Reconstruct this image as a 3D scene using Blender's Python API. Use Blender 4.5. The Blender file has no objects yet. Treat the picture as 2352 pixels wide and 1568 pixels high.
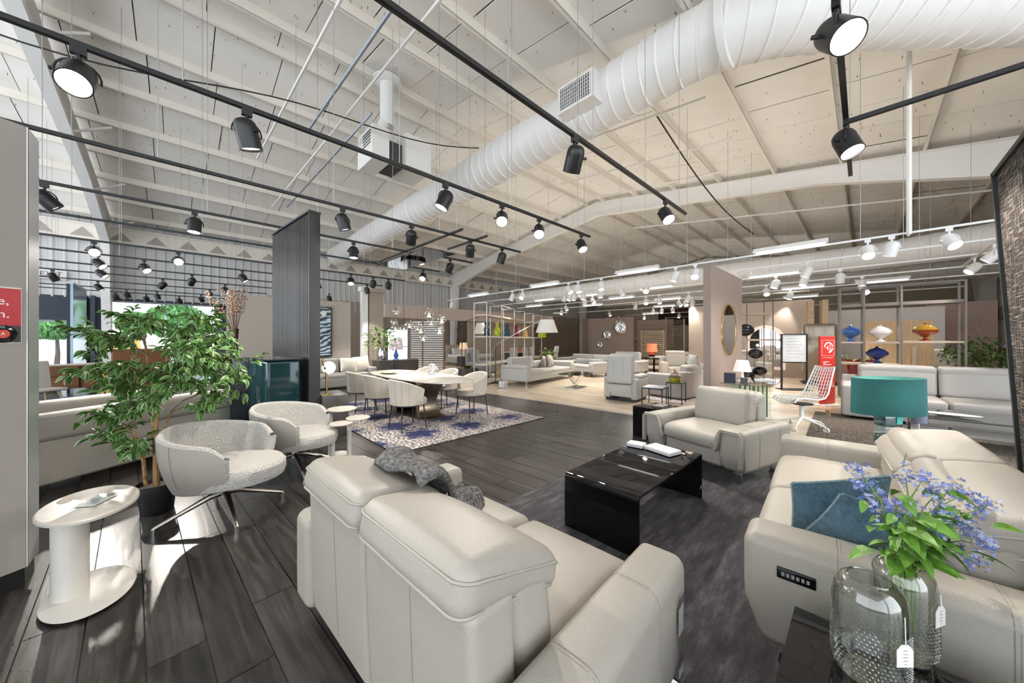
import bpy, bmesh, math, random
from mathutils import Vector, Matrix, Euler
from mathutils.bvhtree import BVHTree
R = math.radians
random.seed(11)
sc = bpy.context.scene
COL = sc.collection

# ---------------------------------------------------------------- camera, world, exposure
FPX, CX, CY, EYE = 787.0, 1176.0, 780.0, 1.45
HEAD = math.atan2(1985 - CX, FPX)
CH, SH = math.cos(HEAD), math.sin(HEAD)
cd = bpy.data.cameras.new('camera')
cd.sensor_width = 36.0
cd.lens = 36.0 * FPX / 2352.0
cd.shift_y = -4.0 / 2352.0
cd.clip_start, cd.clip_end = 0.03, 300
cam = bpy.data.objects.new('camera', cd)
cam.location = (0, 0, EYE)
cam.rotation_euler = (R(90), 0, HEAD - R(90))
COL.objects.link(cam)
sc.camera = cam
vs = sc.view_settings
vs.view_transform = 'Standard'
vs.look = 'None'
vs.gamma = 1.0
vs.use_curve_mapping = False
vs.exposure = 0.16
w = bpy.data.worlds.new('sky')
sc.world = w
w.use_nodes = True
bg = w.node_tree.nodes['Background']
bg.inputs[0].default_value = (0.88, 0.94, 1.0, 1)
bg.inputs[1].default_value = 3.3
try:
    sc.cycles.max_bounces = 6
    sc.cycles.diffuse_bounces = 4
    sc.cycles.glossy_bounces = 3
    sc.cycles.transparent_max_bounces = 10
    sc.cycles.transmission_bounces = 2
    sc.cycles.use_adaptive_sampling = True
    sc.cycles.adaptive_threshold = .10
    sc.cycles.adaptive_min_samples = 8
    sc.cycles.use_denoising = True
    sc.cycles.sample_clamp_indirect = 6.0
    sc.cycles.caustics_reflective = False
    sc.cycles.caustics_refractive = False
except Exception:
    pass
TRACK_Z = 3.35
SPOT_W = 23.0          # watts of one track lamp (electrical)
TUBE_FILL_W = 16.0

# ---------------------------------------------------------------- picture point -> place in the room (known height or known plane)
def ground(u, v, z=0.0):
    d = (z - EYE) * FPX / (CY - v); r = (u - CX) / FPX * d
    return Vector((d * CH + r * SH, d * SH - r * CH, z))
def ray(u, v):
    a = (u - CX) / FPX
    return CH + a * SH, SH - a * CH, (CY - v) / FPX
def on_x(u, v, X):
    a, b, c = ray(u, v); t = X / a
    return Vector((X, b * t, EYE + c * t))
def on_y(u, v, Y):
    a, b, c = ray(u, v); t = Y / b
    return Vector((a * t, Y, EYE + c * t))
def at(u, v, d):
    a, b, c = ray(u, v)
    return Vector((a * d, b * d, EYE + c * d))

# ---------------------------------------------------------------- materials
MATS = {}
def mat(name, col, rough=.5, metal=0.0, bump=None, var=None, emit=None, spec=None, coat=0.0, sheen=0.0, stretch=None, rvar=None):
    if name in MATS: return MATS[name]
    m = bpy.data.materials.new(name); m.use_nodes = True
    nt = m.node_tree; N = nt.nodes; L = nt.links
    b = N['Principled BSDF']
    c = (col[0], col[1], col[2], 1)
    b.inputs['Base Color'].default_value = c
    b.inputs['Roughness'].default_value = rough
    b.inputs['Metallic'].default_value = metal
    if spec is not None: b.inputs['Specular IOR Level'].default_value = spec
    if coat: b.inputs['Coat Weight'].default_value = coat
    if sheen: b.inputs['Sheen Weight'].default_value = sheen
    if emit:
        b.inputs['Emission Color'].default_value = (emit[0], emit[1], emit[2], 1)
        b.inputs['Emission Strength'].default_value = emit[3]
    vec = None
    if bump or var:
        tc = N.new('ShaderNodeTexCoord')
        vec = tc.outputs['Object']
        if stretch:
            mp = N.new('ShaderNodeMapping'); mp.inputs['Scale'].default_value = stretch
            L.new(vec, mp.inputs[0]); vec = mp.outputs[0]
    if var:      # (scale, amount)
        n = N.new('ShaderNodeTexNoise'); n.inputs['Scale'].default_value = var[0]; n.inputs['Detail'].default_value = 4
        L.new(vec, n.inputs['Vector'])
        r = N.new('ShaderNodeValToRGB')
        a = var[1]
        r.color_ramp.elements[0].position = .3; r.color_ramp.elements[1].position = .7
        r.color_ramp.elements[0].color = (c[0]*(1-a), c[1]*(1-a), c[2]*(1-a), 1)
        r.color_ramp.elements[1].color = (min(1, c[0]*(1+a)), min(1, c[1]*(1+a)), min(1, c[2]*(1+a)), 1)
        L.new(n.outputs[0], r.inputs[0]); L.new(r.outputs[0], b.inputs['Base Color'])
    if bump:     # (kind, scale, strength)
        if bump[0] == 'v':
            t = N.new('ShaderNodeTexVoronoi'); t.inputs['Scale'].default_value = bump[1]; out = t.outputs['Distance']
        else:
            t = N.new('ShaderNodeTexNoise'); t.inputs['Scale'].default_value = bump[1]; t.inputs['Detail'].default_value = 3; out = t.outputs[0]
        L.new(vec, t.inputs['Vector'])
        bp = N.new('ShaderNodeBump'); bp.inputs['Strength'].default_value = bump[2]; bp.inputs['Distance'].default_value = .01
        L.new(out, bp.inputs['Height']); L.new(bp.outputs[0], b.inputs['Normal'])
    MATS[name] = m
    return m
def glass(name, tint=(1, 1, 1), gloss=.12, rough=.02, quilt=0.0):
    """thin clear glass: tinted see-through plus a fresnel-weighted reflection"""
    if name in MATS: return MATS[name]
    m = bpy.data.materials.new(name); m.use_nodes = True
    nt = m.node_tree; N = nt.nodes; L = nt.links
    N.remove(N['Principled BSDF'])
    out = N['Material Output']
    tr = N.new('ShaderNodeBsdfTransparent'); tr.inputs[0].default_value = (*tint, 1)
    gl = N.new('ShaderNodeBsdfGlossy'); gl.inputs['Roughness'].default_value = rough
    lw = N.new('ShaderNodeLayerWeight'); lw.inputs[0].default_value = .35
    mp = N.new('ShaderNodeMapRange'); mp.inputs['To Min'].default_value = gloss; mp.inputs['To Max'].default_value = .85
    L.new(lw.outputs['Facing'], mp.inputs['Value'])
    pw = N.new('ShaderNodeMath'); pw.operation = 'POWER'; pw.inputs[1].default_value = 1.6
    L.new(mp.outputs[0], pw.inputs[0])
    mx = N.new('ShaderNodeMixShader')
    L.new(pw.outputs[0], mx.inputs[0]); L.new(tr.outputs[0], mx.inputs[1]); L.new(gl.outputs[0], mx.inputs[2])
    L.new(mx.outputs[0], out.inputs[0])
    MATS[name] = m
    return m
def nodes_of(name, rough=.5, spec=None):
    m = bpy.data.materials.new(name); m.use_nodes = True
    MATS[name] = m
    N = m.node_tree.nodes; b = N['Principled BSDF']; b.inputs['Roughness'].default_value = rough
    if spec is not None: b.inputs['Specular IOR Level'].default_value = spec
    return m, N, m.node_tree.links, b
def ramp(N, stops):
    r = N.new('ShaderNodeValToRGB'); e = r.color_ramp.elements
    while len(e) < len(stops): e.new(.5)
    for i, (p, c) in enumerate(stops): e[i].position = p; e[i].color = (c[0], c[1], c[2], 1)
    return r
def wood(name, dark, light, rough, along, scale=1.0, rnd=.25, contrast=(.3, .75)):
    """grain stretched along one axis of the object, tone shifted piece by piece"""
    m, N, L, b = nodes_of(name, rough)
    tc = N.new('ShaderNodeTexCoord'); oi = N.new('ShaderNodeObjectInfo')
    ad = N.new('ShaderNodeVectorMath'); ad.operation = 'ADD'
    cb = N.new('ShaderNodeCombineXYZ'); ml = N.new('ShaderNodeMath'); ml.operation = 'MULTIPLY'; ml.inputs[1].default_value = 37.0
    L.new(oi.outputs['Random'], ml.inputs[0])
    for i in range(3): L.new(ml.outputs[0], cb.inputs[i])
    L.new(tc.outputs['Object'], ad.inputs[0]); L.new(cb.outputs[0], ad.inputs[1])
    mp = N.new('ShaderNodeMapping')
    s = [22 * scale] * 3; s[along] = 1.3 * scale
    mp.inputs['Scale'].default_value = s
    L.new(ad.outputs[0], mp.inputs[0])
    n = N.new('ShaderNodeTexNoise'); n.inputs['Scale'].default_value = 1.6; n.inputs['Detail'].default_value = 6; n.inputs['Distortion'].default_value = .6
    L.new(mp.outputs[0], n.inputs['Vector'])
    r = ramp(N, [(contrast[0], dark), (contrast[1], light)])
    L.new(n.outputs[0], r.inputs[0])
    hs = N.new('ShaderNodeHueSaturation')
    mr = N.new('ShaderNodeMapRange'); mr.inputs['To Min'].default_value = 1 - rnd; mr.inputs['To Max'].default_value = 1 + rnd
    L.new(oi.outputs['Random'], mr.inputs['Value']); L.new(mr.outputs[0], hs.inputs['Value'])
    L.new(r.outputs[0], hs.inputs['Color']); L.new(hs.outputs[0], b.inputs['Base Color'])
    bp = N.new('ShaderNodeBump'); bp.inputs['Strength'].default_value = .12; bp.inputs['Distance'].default_value = .004
    L.new(n.outputs[0], bp.inputs['Height']); L.new(bp.outputs[0], b.inputs['Normal'])
    return m

LEATHER = mat('cream_leather', (.375, .347, .302), .42, bump=('v', 260, .16), var=(2.5, .035))
LEATHER_S = mat('cream_leather_seam', (.23, .21, .185), .6)
WHITE_L = mat('white_leather', (.47, .462, .445), .42, bump=('v', 120, .10))
GREY_L = mat('grey_beige_leather', (.50, .47, .43), .45, bump=('v', 120, .10))
TAUPE_L = mat('taupe_leather', (.42, .38, .33), .45)
BOUCLE = mat('boucle', (.47, .45, .415), .95, bump=('v', 95, .9), var=(60, .10), sheen=.3)
VELVET = mat('cream_velvet', (.48, .435, .37), .8, sheen=.4, var=(6, .05))
STEEL = mat('brushed_steel', (.52, .50, .47), .28, 1)
CHROME = mat('chrome', (.8, .8, .8), .07, 1)
BRONZE = mat('bronze_metal', (.20, .165, .13), .33, 1)
BLACKM = mat('black_metal', (.016, .016, .017), .42)
BLACKG = mat('black_gloss', (.006, .006, .008), .05)
BLACKS = mat('black_satin', (.012, .012, .013), .28)
GOLD = mat('brass', (.62, .45, .19), .25, 1)
WHITE = mat('white_paint', (.78, .77, .74), .5)
WHITEM = mat('white_enamel', (.60, .57, .52), .4)
CEILW = mat('ceiling_white', (.90, .87, .82), .85, var=(1.2, .045))
BEAMW = mat('beam_white', (.86, .85, .83), .6, var=(.9, .03))
PURLW = mat('purlin_cream', (.82, .775, .70), .7, var=(.8, .04))
DUCTW = mat('duct_white', (.78, .77, .75), .45)
LENS = mat('lamp_lens', (1, 1, 1), .4, emit=(1.0, .93, .82, 14))
LENSDIM = mat('lamp_glow', (1, 1, 1), .4, emit=(1.0, .93, .84, 3.0))
TUBEL = mat('fluorescent_glow', (1, 1, 1), .4, emit=(.90, .95, 1.0, .7))
CLEAR = glass('clear_glass', (.96, .98, .97), .06)
CLEARD = glass('desk_glass', (.86, .94, .90), .10)
SMOKE = glass('smoked_glass', (.045, .045, .05), .10)
PAPER = mat('paper_white', (.82, .81, .79), .7)
TAGCARD = mat('tag_card', (.82, .80, .77), .7)
CORD = mat('black_cord', (.012, .012, .012), .6)
WIRE = mat('galvanised_wire', (.42, .42, .43), .4, .6)

# ---------------------------------------------------------------- mesh builder
class MB:
    def __init__(s): s.v = []; s.f = []; s.m = []; s.mi = 0
    def add(s, vs, fs, T=None):
        o = len(s.v)
        if T is not None: vs = [T @ Vector(p) for p in vs]
        s.v += [tuple(p) for p in vs]
        s.f += [tuple(i + o for i in f) for f in fs]
        s.m += [s.mi] * len(fs)
        return s
    def box(s, x0, y0, z0, x1, y1, z1, T=None):
        v = [(x, y, z) for z in (z0, z1) for y in (y0, y1) for x in (x0, x1)]
        return s.add(v, [(0, 2, 3, 1), (4, 5, 7, 6), (0, 1, 5, 4), (2, 6, 7, 3), (0, 4, 6, 2), (1, 3, 7, 5)], T)
    def bar(s, p, q, w, h, up=(0, 0, 1)):
        p = Vector(p); q = Vector(q); d = (q - p); n = d.normalized(); u = Vector(up)
        if abs(n.dot(u)) > .98: u = Vector((1, 0, 0))
        a = n.cross(u).normalized() * (w / 2); b = a.cross(n).normalized() * (h / 2)
        v = [e + i * a + j * b for e in (p, q) for i, j in ((-1, -1), (1, -1), (1, 1), (-1, 1))]
        return s.add(v, [(0, 1, 2, 3), (7, 6, 5, 4), (0, 4, 5, 1), (1, 5, 6, 2), (2, 6, 7, 3), (3, 7, 4, 0)])
    def cyl(s, p, q, r, r2=None, n=14, cap=True):
        return s.tube([p, q], [r, r if r2 is None else r2], n, cap)
    def tube(s, pts, r, n=6, cap=True, closed=False):
        pts = [Vector(p) for p in pts]; k = len(pts)
        if not isinstance(r, (list, tuple)): r = [r] * k
        v = []; f = []; a = None
        for i, p in enumerate(pts):
            if closed: t = pts[(i + 1) % k] - pts[i - 1]
            else: t = pts[min(i + 1, k - 1)] - pts[max(i - 1, 0)]
            if t.length < 1e-9: t = Vector((0, 0, 1))
            t.normalize()
            if a is None:
                u = Vector((0, 0, 1)) if abs(t.z) < .9 else Vector((1, 0, 0))
                a = t.cross(u).normalized()
            else:
                a = (a - t * a.dot(t))
                a = a.normalized() if a.length > 1e-6 else t.orthogonal().normalized()
            b = t.cross(a)
            for j in range(n):
                th = 2 * math.pi * j / n
                v.append(p + (a * math.cos(th) + b * math.sin(th)) * r[i])
        for i in range(k if closed else k - 1):
            i2 = (i + 1) % k
            for j in range(n):
                j2 = (j + 1) % n
                f.append((i * n + j, i * n + j2, i2 * n + j2, i2 * n + j))
        if cap and not closed:
            f.append(tuple(range(n - 1, -1, -1))); f.append(tuple(range((k - 1) * n, k * n)))
        return s.add(v, f)
    def lathe(s, prof, n=24, c=(0, 0, 0), sx=1.0, sy=1.0, T=None, a0=0.0, a1=None, fn=None):
        full = a1 is None; a1 = 2 * math.pi if full else a1
        m = n if full else n + 1
        v = []; f = []
        for r, z in prof:
            for j in range(m):
                th = a0 + (a1 - a0) * j / n
                p = (c[0] + r * sx * math.cos(th), c[1] + r * sy * math.sin(th), c[2] + z)
                v.append(fn(p, th) if fn else p)
        for i in range(len(prof) - 1):
            for j in range(n):
                j2 = (j + 1) % m
                f.append((i * m + j, i * m + j2, (i + 1) * m + j2, (i + 1) * m + j))
        if full:
            if prof[0][0] > 1e-5: f.append(tuple(range(m - 1, -1, -1)))
            if prof[-1][0] > 1e-5: f.append(tuple(range((len(prof) - 1) * m, len(prof) * m)))
        return s.add(v, f, T)
    def vase(s, prof, n=24, c=(0, 0, 0), T=None): # open shell, no caps
        v = []; f = []
        for r, z in prof:
            for j in range(n):
                th = 2 * math.pi * j / n
                v.append((c[0] + r * math.cos(th), c[1] + r * math.sin(th), c[2] + z))
        for i in range(len(prof) - 1):
            for j in range(n):
                j2 = (j + 1) % n
                f.append((i * n + j, i * n + j2, (i + 1) * n + j2, (i + 1) * n + j))
        return s.add(v, f, T)
    def prism(s, poly, z0, z1, T=None):
        n = len(poly)
        v = [(x, y, z0) for x, y in poly] + [(x, y, z1) for x, y in poly]
        f = [tuple(range(n - 1, -1, -1)), tuple(range(n, 2 * n))]
        f += [(i, (i + 1) % n, n + (i + 1) % n, n + i) for i in range(n)]
        return s.add(v, f, T)
    def rb(s, L, W, H, r, c=(0, 0, 0), n=4, k=3, puff=(0, 0, 0), fn=None, T=None):
        """rounded, optionally puffed box centred on c"""
        D = (L, W, H); r = min(r, L / 2 - 1e-4, W / 2 - 1e-4, H / 2 - 1e-4)
        P = []
        for d in D:
            h = d / 2; e = [r * math.tan(R(45) * i / k) for i in range(k + 1)]
            lo = [-(h - r) - t for t in reversed(e)]
            inn = [-(h - r) + 2 * (h - r) * i / n for i in range(1, n)]
            P.append(lo + inn + [-t for t in reversed(lo)])
        idx = {}; v = []; f = []
        def vid(p):
            key = tuple(round(x, 6) for x in p)
            if key in idx: return idx[key]
            q = [max(-(D[i] / 2 - r), min(D[i] / 2 - r, p[i])) for i in range(3)]
            dv = Vector(p) - Vector(q)
            if dv.length > 1e-9: dv = dv.normalized() * r
            o = Vector(q) + dv
            t = [o[i] / (D[i] / 2) for i in range(3)]
            for i in range(3):
                if puff[i]:
                    a, b = [j for j in range(3) if j != i]
                    o[i] += puff[i] * (1 - t[a] ** 2) * (1 - t[b] ** 2) * (1 if o[i] > 0 else -1)
            if fn: o = Vector(fn(o.x, o.y, o.z))
            idx[key] = len(v); v.append(o + Vector(c)); return idx[key]
        for ax in range(3):
            a, b = [(1, 2), (2, 0), (0, 1)][ax]
            for sg in (-1, 1):
                A, B = P[a], P[b]
                for i in range(len(A) - 1):
                    for j in range(len(B) - 1):
                        q = []
                        for (x, y) in ((A[i], B[j]), (A[i+1], B[j]), (A[i+1], B[j+1]), (A[i], B[j+1])):
                            p = [0, 0, 0]; p[ax] = sg * D[ax] / 2; p[a] = x; p[b] = y; q.append(vid(p))
                        f.append(tuple(q) if sg > 0 else tuple(reversed(q)))
        return s.add(v, f, T)
    def ball(s, c, r, n=12, m=8, sz=1.0):
        return s.lathe([(max(1e-6, r * math.sin(math.pi * i / m)), -r * sz * math.cos(math.pi * i / m)) for i in range(m + 1)], n, c)
    def build(s, name, mats, parent=None, sharp=35, label=None, fix=True, kind=None):
        me = bpy.data.meshes.new(name)
        me.from_pydata(s.v, [], s.f)
        if fix and len(s.f) < 30000:
            bm = bmesh.new(); bm.from_mesh(me); bmesh.ops.recalc_face_normals(bm, faces=bm.faces); bm.to_mesh(me); bm.free()
        if not isinstance(mats, (list, tuple)): mats = [mats]
        for m in mats: me.materials.append(m)
        if len(mats) > 1: me.polygons.foreach_set('material_index', s.m)
        if sharp:
            me.shade_smooth()
            me.set_sharp_from_angle(angle=R(sharp))
        me.update()
        o = bpy.data.objects.new(name, me); COL.objects.link(o)
        if parent is not None: o.parent = parent
        if label: o['label'] = label
        if kind: o['kind'] = kind
        return o
def thing(name, label, cat, loc=(0, 0, 0), rz=0.0, group=None, kind=None):
    o = bpy.data.objects.new(name, None); COL.objects.link(o)
    o.empty_display_size = .1
    o.location = loc; o.rotation_euler = (0, 0, R(rz))
    tag(o, label, cat, group, kind)
    return o
def tag(o, label=None, cat=None, group=None, kind=None):
    if label: o['label'] = label
    if cat: o['category'] = cat
    if group: o['group'] = group
    if kind: o['kind'] = kind
    return o
def struct(o, label, cat='wall'):
    return tag(o, label, cat, kind='structure')
def clone(root, loc=None, rz=None, label=None, group=None):
    def cp(o, par):
        c = o.copy(); COL.objects.link(c); c.parent = par
        for ch in o.children: cp(ch, c)
        return c
    c = cp(root, None)
    if loc is not None: c.location = loc
    if rz is not None: c.rotation_euler = (0, 0, R(rz))
    if label: c['label'] = label
    if group: c['group'] = group
    return c
def TR(x=0, y=0, z=0, rx=0, ry=0, rz=0):
    return Matrix.Translation((x, y, z)) @ Euler((R(rx), R(ry), R(rz))).to_matrix().to_4x4()
def text(body, size, name, m, parent=None, T=None, depth=.002, align='CENTER'):
    cu = bpy.data.curves.new('t', 'FONT'); cu.body = body; cu.size = size; cu.extrude = depth / 2
    cu.align_x = align; cu.align_y = 'CENTER'
    o = bpy.data.objects.new('t', cu); COL.objects.link(o)
    bpy.context.view_layer.update()
    me = bpy.data.meshes.new_from_object(o.evaluated_get(bpy.context.evaluated_depsgraph_get()))
    bpy.data.objects.remove(o); bpy.data.curves.remove(cu)
    if T is not None: me.transform(T)
    me.materials.clear(); me.materials.append(m)
    q = bpy.data.objects.new(name, me); COL.objects.link(q)
    if parent is not None: q.parent = parent
    return q
def rrect(hx, hy, r, n=5):
    p = []
    for cx, cy, a0 in ((hx - r, hy - r, 0), (-hx + r, hy - r, 90), (-hx + r, -hy + r, 180), (hx - r, -hy + r, 270)):
        for i in range(n + 1):
            a = R(a0 + 90 * i / n); p.append((cx + r * math.cos(a), cy + r * math.sin(a)))
    return p
ORD = ['first', 'second', 'third', 'fourth', 'fifth', 'sixth', 'seventh', 'eighth', 'ninth', 'tenth', 'eleventh', 'twelfth', 'thirteenth', 'fourteenth']
# ================================================================ THE SETTING
WALL_Y, RIGHT_Y, BACK_X = 21.5, -5.0, 36.0
RIDGE_Y, RIDGE_Z, PITCH = 9.0, 8.25, .15
def roof_z(y): return RIDGE_Z - PITCH * abs(y - RIDGE_Y)
FROT = 3.7                                     # the boards lie a little askew to the lighting tracks
# floor: slab, boards laid one by one near the camera, the rest joined
FL_DARK = wood('dark_oak_board', (.014, .0125, .012), (.062, .055, .051), .26, 1, .8, .30)
FL_LIGHT = wood('light_oak_board', (.42, .33, .235), (.70, .60, .475), .24, 1, .8, .14)
GAP = mat('board_gap', (.012, .011, .010), .7)
fl = MB().box(-9, -6, -.06, BACK_X + 1, WALL_Y + .3, -.006).build('floor', GAP, sharp=0)
struct(fl, 'timber board floor, charcoal in front and pale oak beyond', 'floor')
fx = Vector((math.cos(R(FROT)), math.sin(R(FROT)), 0)); fy = Vector((-math.sin(R(FROT)), math.cos(R(FROT)), 0))
EDGE0 = 6.44                                    # where charcoal boards meet pale oak boards (at y = 0)
def board_mesh(w, l, name, m):
    g = .0018
    b = MB(); b.add([(g, g, -.012), (w-g, g, -.012), (w-g, l-g, -.012), (g, l-g, -.012), (g+.001, g+.001, 0), (w-g-.001, g+.001, 0), (w-g-.001, l-g-.001, 0), (g+.001, l-g-.001, 0)],
          [(4, 5, 6, 7), (0, 1, 5, 4), (1, 2, 6, 5), (2, 3, 7, 6), (3, 0, 4, 7)])
    o = b.build(name, m, fl, sharp=0, fix=False); return o
def lay(nm, stuffname, m, i0, i1, wid, ln, ymin, ymax, limit, xoff):
    rnd = random.Random(5)
    proto = board_mesh(wid, ln, nm, m); first = True
    cand = []
    for i in range(i0, i1):
        off = rnd.random() * ln
        j = int((ymin - off) // ln)
        while j * ln + off < ymax:
            a = fx * (xoff + i * wid) + fy * (j * ln + off)
            c = a + fx * wid / 2 + fy * ln / 2
            d = c.x * CH + c.y * SH; r = c.x * SH - c.y * CH
            vis = d > .2 and abs(r / d) < 1.65
            cand.append((d if vis else 99 + d, a)); j += 1
    cand.sort(key=lambda t: t[0])
    rest = MB()
    for k, (d, a) in enumerate(cand):
        if k < limit and d < 99:
            if first: o = proto; first = False
            else: o = proto.copy(); COL.objects.link(o)
            o.location = a; o.rotation_euler = (0, 0, R(FROT))
        else:
            g = .0018; T = Matrix.Translation(a) @ Matrix.Rotation(R(FROT), 4, 'Z')
            rest.add([(g, g, 0), (wid-g, g, 0), (wid-g, ln-g, 0), (g, ln-g, 0)], [(0, 1, 2, 3)], T)
    rest.build(stuffname, m, fl, sharp=0, fix=False, kind='stuff')
lay('floor_board', 'floor_boards', FL_DARK, -44, 0, .2, 1.5, -7, 22, 290, EDGE0)
lay('oak_board', 'oak_boards', FL_LIGHT, 0, 140, .2, 1.5, -8, 22, 200, EDGE0 + .012)
tr = MB().bar(fx * (EDGE0 + .006) + fy * -6, fx * (EDGE0 + .006) + fy * 21, .03, .006).build('trim_1', mat('steel_strip', (.35, .34, .33), .35, .8), sharp=0)
struct(tr, 'thin metal strip where charcoal boards meet pale oak', 'trim')

# ceiling: deck, boards between purlins, purlins, rigid frames
ce = MB()
for y0, y1 in ((RIGHT_Y - .4, RIDGE_Y), (RIDGE_Y, WALL_Y + .4)):
    ce.add([(-9, y0, roof_z(y0) + .06), (BACK_X, y0, roof_z(y0) + .06), (BACK_X, y1, roof_z(y1) + .06), (-9, y1, roof_z(y1) + .06),
            (-9, y0, roof_z(y0) + .2), (BACK_X, y0, roof_z(y0) + .2), (BACK_X, y1, roof_z(y1) + .2), (-9, y1, roof_z(y1) + .2)],
           [(0, 3, 2, 1), (4, 5, 6, 7), (0, 1, 5, 4), (1, 2, 6, 5), (2, 3, 7, 6), (3, 0, 4, 7)])
ceil = ce.build('ceiling', mat('deck_shadow_gap', (.40, .365, .32), .9), sharp=0)
struct(ceil, 'cream boarded roof deck on steel purlins, pitched', 'ceiling')
PSP = 1.62
ys = []
y = RIDGE_Y - .45
while y > RIGHT_Y: ys.append(y); y -= PSP
y = RIDGE_Y + .45
while y < WALL_Y: ys.append(y); y += PSP
ys.sort()
pur = None
pb = MB()     # one Z-shaped purlin
pb.box(-9, -.012, -.24, BACK_X, .012, 0).box(-9, -.012, -.24, BACK_X, .075, -.222).box(-9, -.075, -.016, BACK_X, .012, 0)
for y in ys:
    if pur is None: pur = pb.build('purlin', PURLW, ceil, sharp=0); o = pur
    else: o = pur.copy(); COL.objects.link(o)
    o.location = (0, y, roof_z(y) + .045)
    if y > RIDGE_Y: o.scale = (1, -1, 1)
# boards between purlins: 1.25 m long sheets, edges a little uneven
rnd = random.Random(3)
sheet = None; rest = MB(); cnt = 0; cand = []
bounds = [RIGHT_Y - .2] + ys + [WALL_Y + .2]
for i in range(len(bounds) - 1):
    ya, yb = bounds[i], bounds[i + 1]
    if ya < RIDGE_Y < yb: segs = [(ya, RIDGE_Y), (RIDGE_Y, yb)]
    else: segs = [(ya, yb)]
    for (a, b) in segs:
        x = -7 + rnd.random() * .6
        while x < BACK_X - 1:
            ln = 1.22
            yc = (a + b) / 2; d = (x + .6) * CH + yc * SH; r = (x + .6) * SH - yc * CH; zc = roof_z(yc) - EYE
            vis = d > .5 and abs(r / d) < 1.6 and zc / d < 1.05
            cand.append((d if vis else 99, x, a, b, ln, rnd.uniform(0, .02), rnd.uniform(-.011, .011))); x += ln
cand.sort(key=lambda t: t[0])
for d, x, a, b, ln, dz, tl in cand:
    if d < 99 and cnt < 290:
        if sheet is None:
            sheet = MB().box(.008, .008, -.018, .992, .992, 0).build('ceiling_board', CEILW, ceil, sharp=0); o = sheet
        else: o = sheet.copy(); COL.objects.link(o)
        za, zb = roof_z(a), roof_z(b)
        o.location = (x, a, za + .03 - dz); o.scale = (ln, math.hypot(b - a, zb - za), 1)
        o.rotation_euler = (math.atan2(zb - za, b - a), tl, 0); cnt += 1
    else:
        za, zb = roof_z(a) + .02, roof_z(b) + .02
        rest.add([(x + .01, a, za), (x + ln - .01, a, za), (x + ln - .01, b, zb), (x + .01, b, zb)], [(3, 2, 1, 0)])
rest.build('ceiling_boards', CEILW, ceil, sharp=0, fix=False, kind='stuff')
# small fixing pins poking through the boards
pins = MB()
for i in range(1500):
    x = rnd.uniform(-3, 22); y = rnd.uniform(RIGHT_Y, 17)
    z = roof_z(y) + .02
    pins.bar((x, y, z), (x + rnd.uniform(-.01, .01), y + rnd.uniform(-.01, .01), z - .06), .008, .008)
pins.build('fixing_pins', mat('pin_dark', (.10, .09, .08), .6), ceil, sharp=0, fix=False, kind='stuff')
# rigid frames: tapered I-beams with flanges and columns
def frame(X):
    b = MB()
    def ibeam(pts_top, pts_bot, t=.02, fw=.24):
        k = len(pts_top)
        for i in range(k - 1):
            (y0, z0), (y1, z1) = pts_top[i], pts_top[i+1]; (a0, c0), (a1, c1) = pts_bot[i], pts_bot[i+1]
            b.add([(X-t/2, y0, z0), (X-t/2, y1, z1), (X-t/2, a1, c1), (X-t/2, a0, c0), (X+t/2, y0, z0), (X+t/2, y1, z1), (X+t/2, a1, c1), (X+t/2, a0, c0)],
                  [(0, 1, 2, 3), (4, 7, 6, 5), (0, 4, 5, 1), (1, 5, 6, 2), (2, 6, 7, 3), (3, 7, 4, 0)])
            for p, q in (((y0, z0), (y1, z1)), ((a0, c0), (a1, c1))):
                b.bar((X, *p), (X, *q), fw, .025, up=(0, -(q[1]-p[1]), (q[0]-p[0])))
    zt = lambda y: roof_z(y) - .20
    top = [(RIGHT_Y + .15, zt(RIGHT_Y + .15)), (0.5, zt(.5)), (RIDGE_Y, zt(RIDGE_Y)), (17, zt(17)), (WALL_Y - .15, zt(WALL_Y - .15))]
    bot = [(RIGHT_Y + .9, zt(RIGHT_Y) - .95), (1.0, zt(.5) - .42), (RIDGE_Y, zt(RIDGE_Y) - .62), (16.5, zt(17) - .5), (WALL_Y - 1.0, zt(WALL_Y) - .9)]
    ibeam(top, bot)
    ibeam([(WALL_Y - .15, zt(WALL_Y - .15)), (WALL_Y - .15, 0)], [(WALL_Y - 1.0, zt(WALL_Y) - .9), (WALL_Y - .5, 0)])
    ibeam([(RIGHT_Y + .15, zt(RIGHT_Y + .15)), (RIGHT_Y + .15, 0)], [(RIGHT_Y + .9, zt(RIGHT_Y) - .95), (RIGHT_Y + .5, 0)])
    for y in ys[::2]:                          # flange braces
        if abs(y - RIDGE_Y) > 1: b.bar((X, y, zt(y) - .45), (X + .75, y, zt(y) - .02), .05, .05)
    return b.build('rigid_frame', BEAMW, ceil, sharp=30)
for X in (-2.05, 14.5, 31.0): frame(X)

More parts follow.
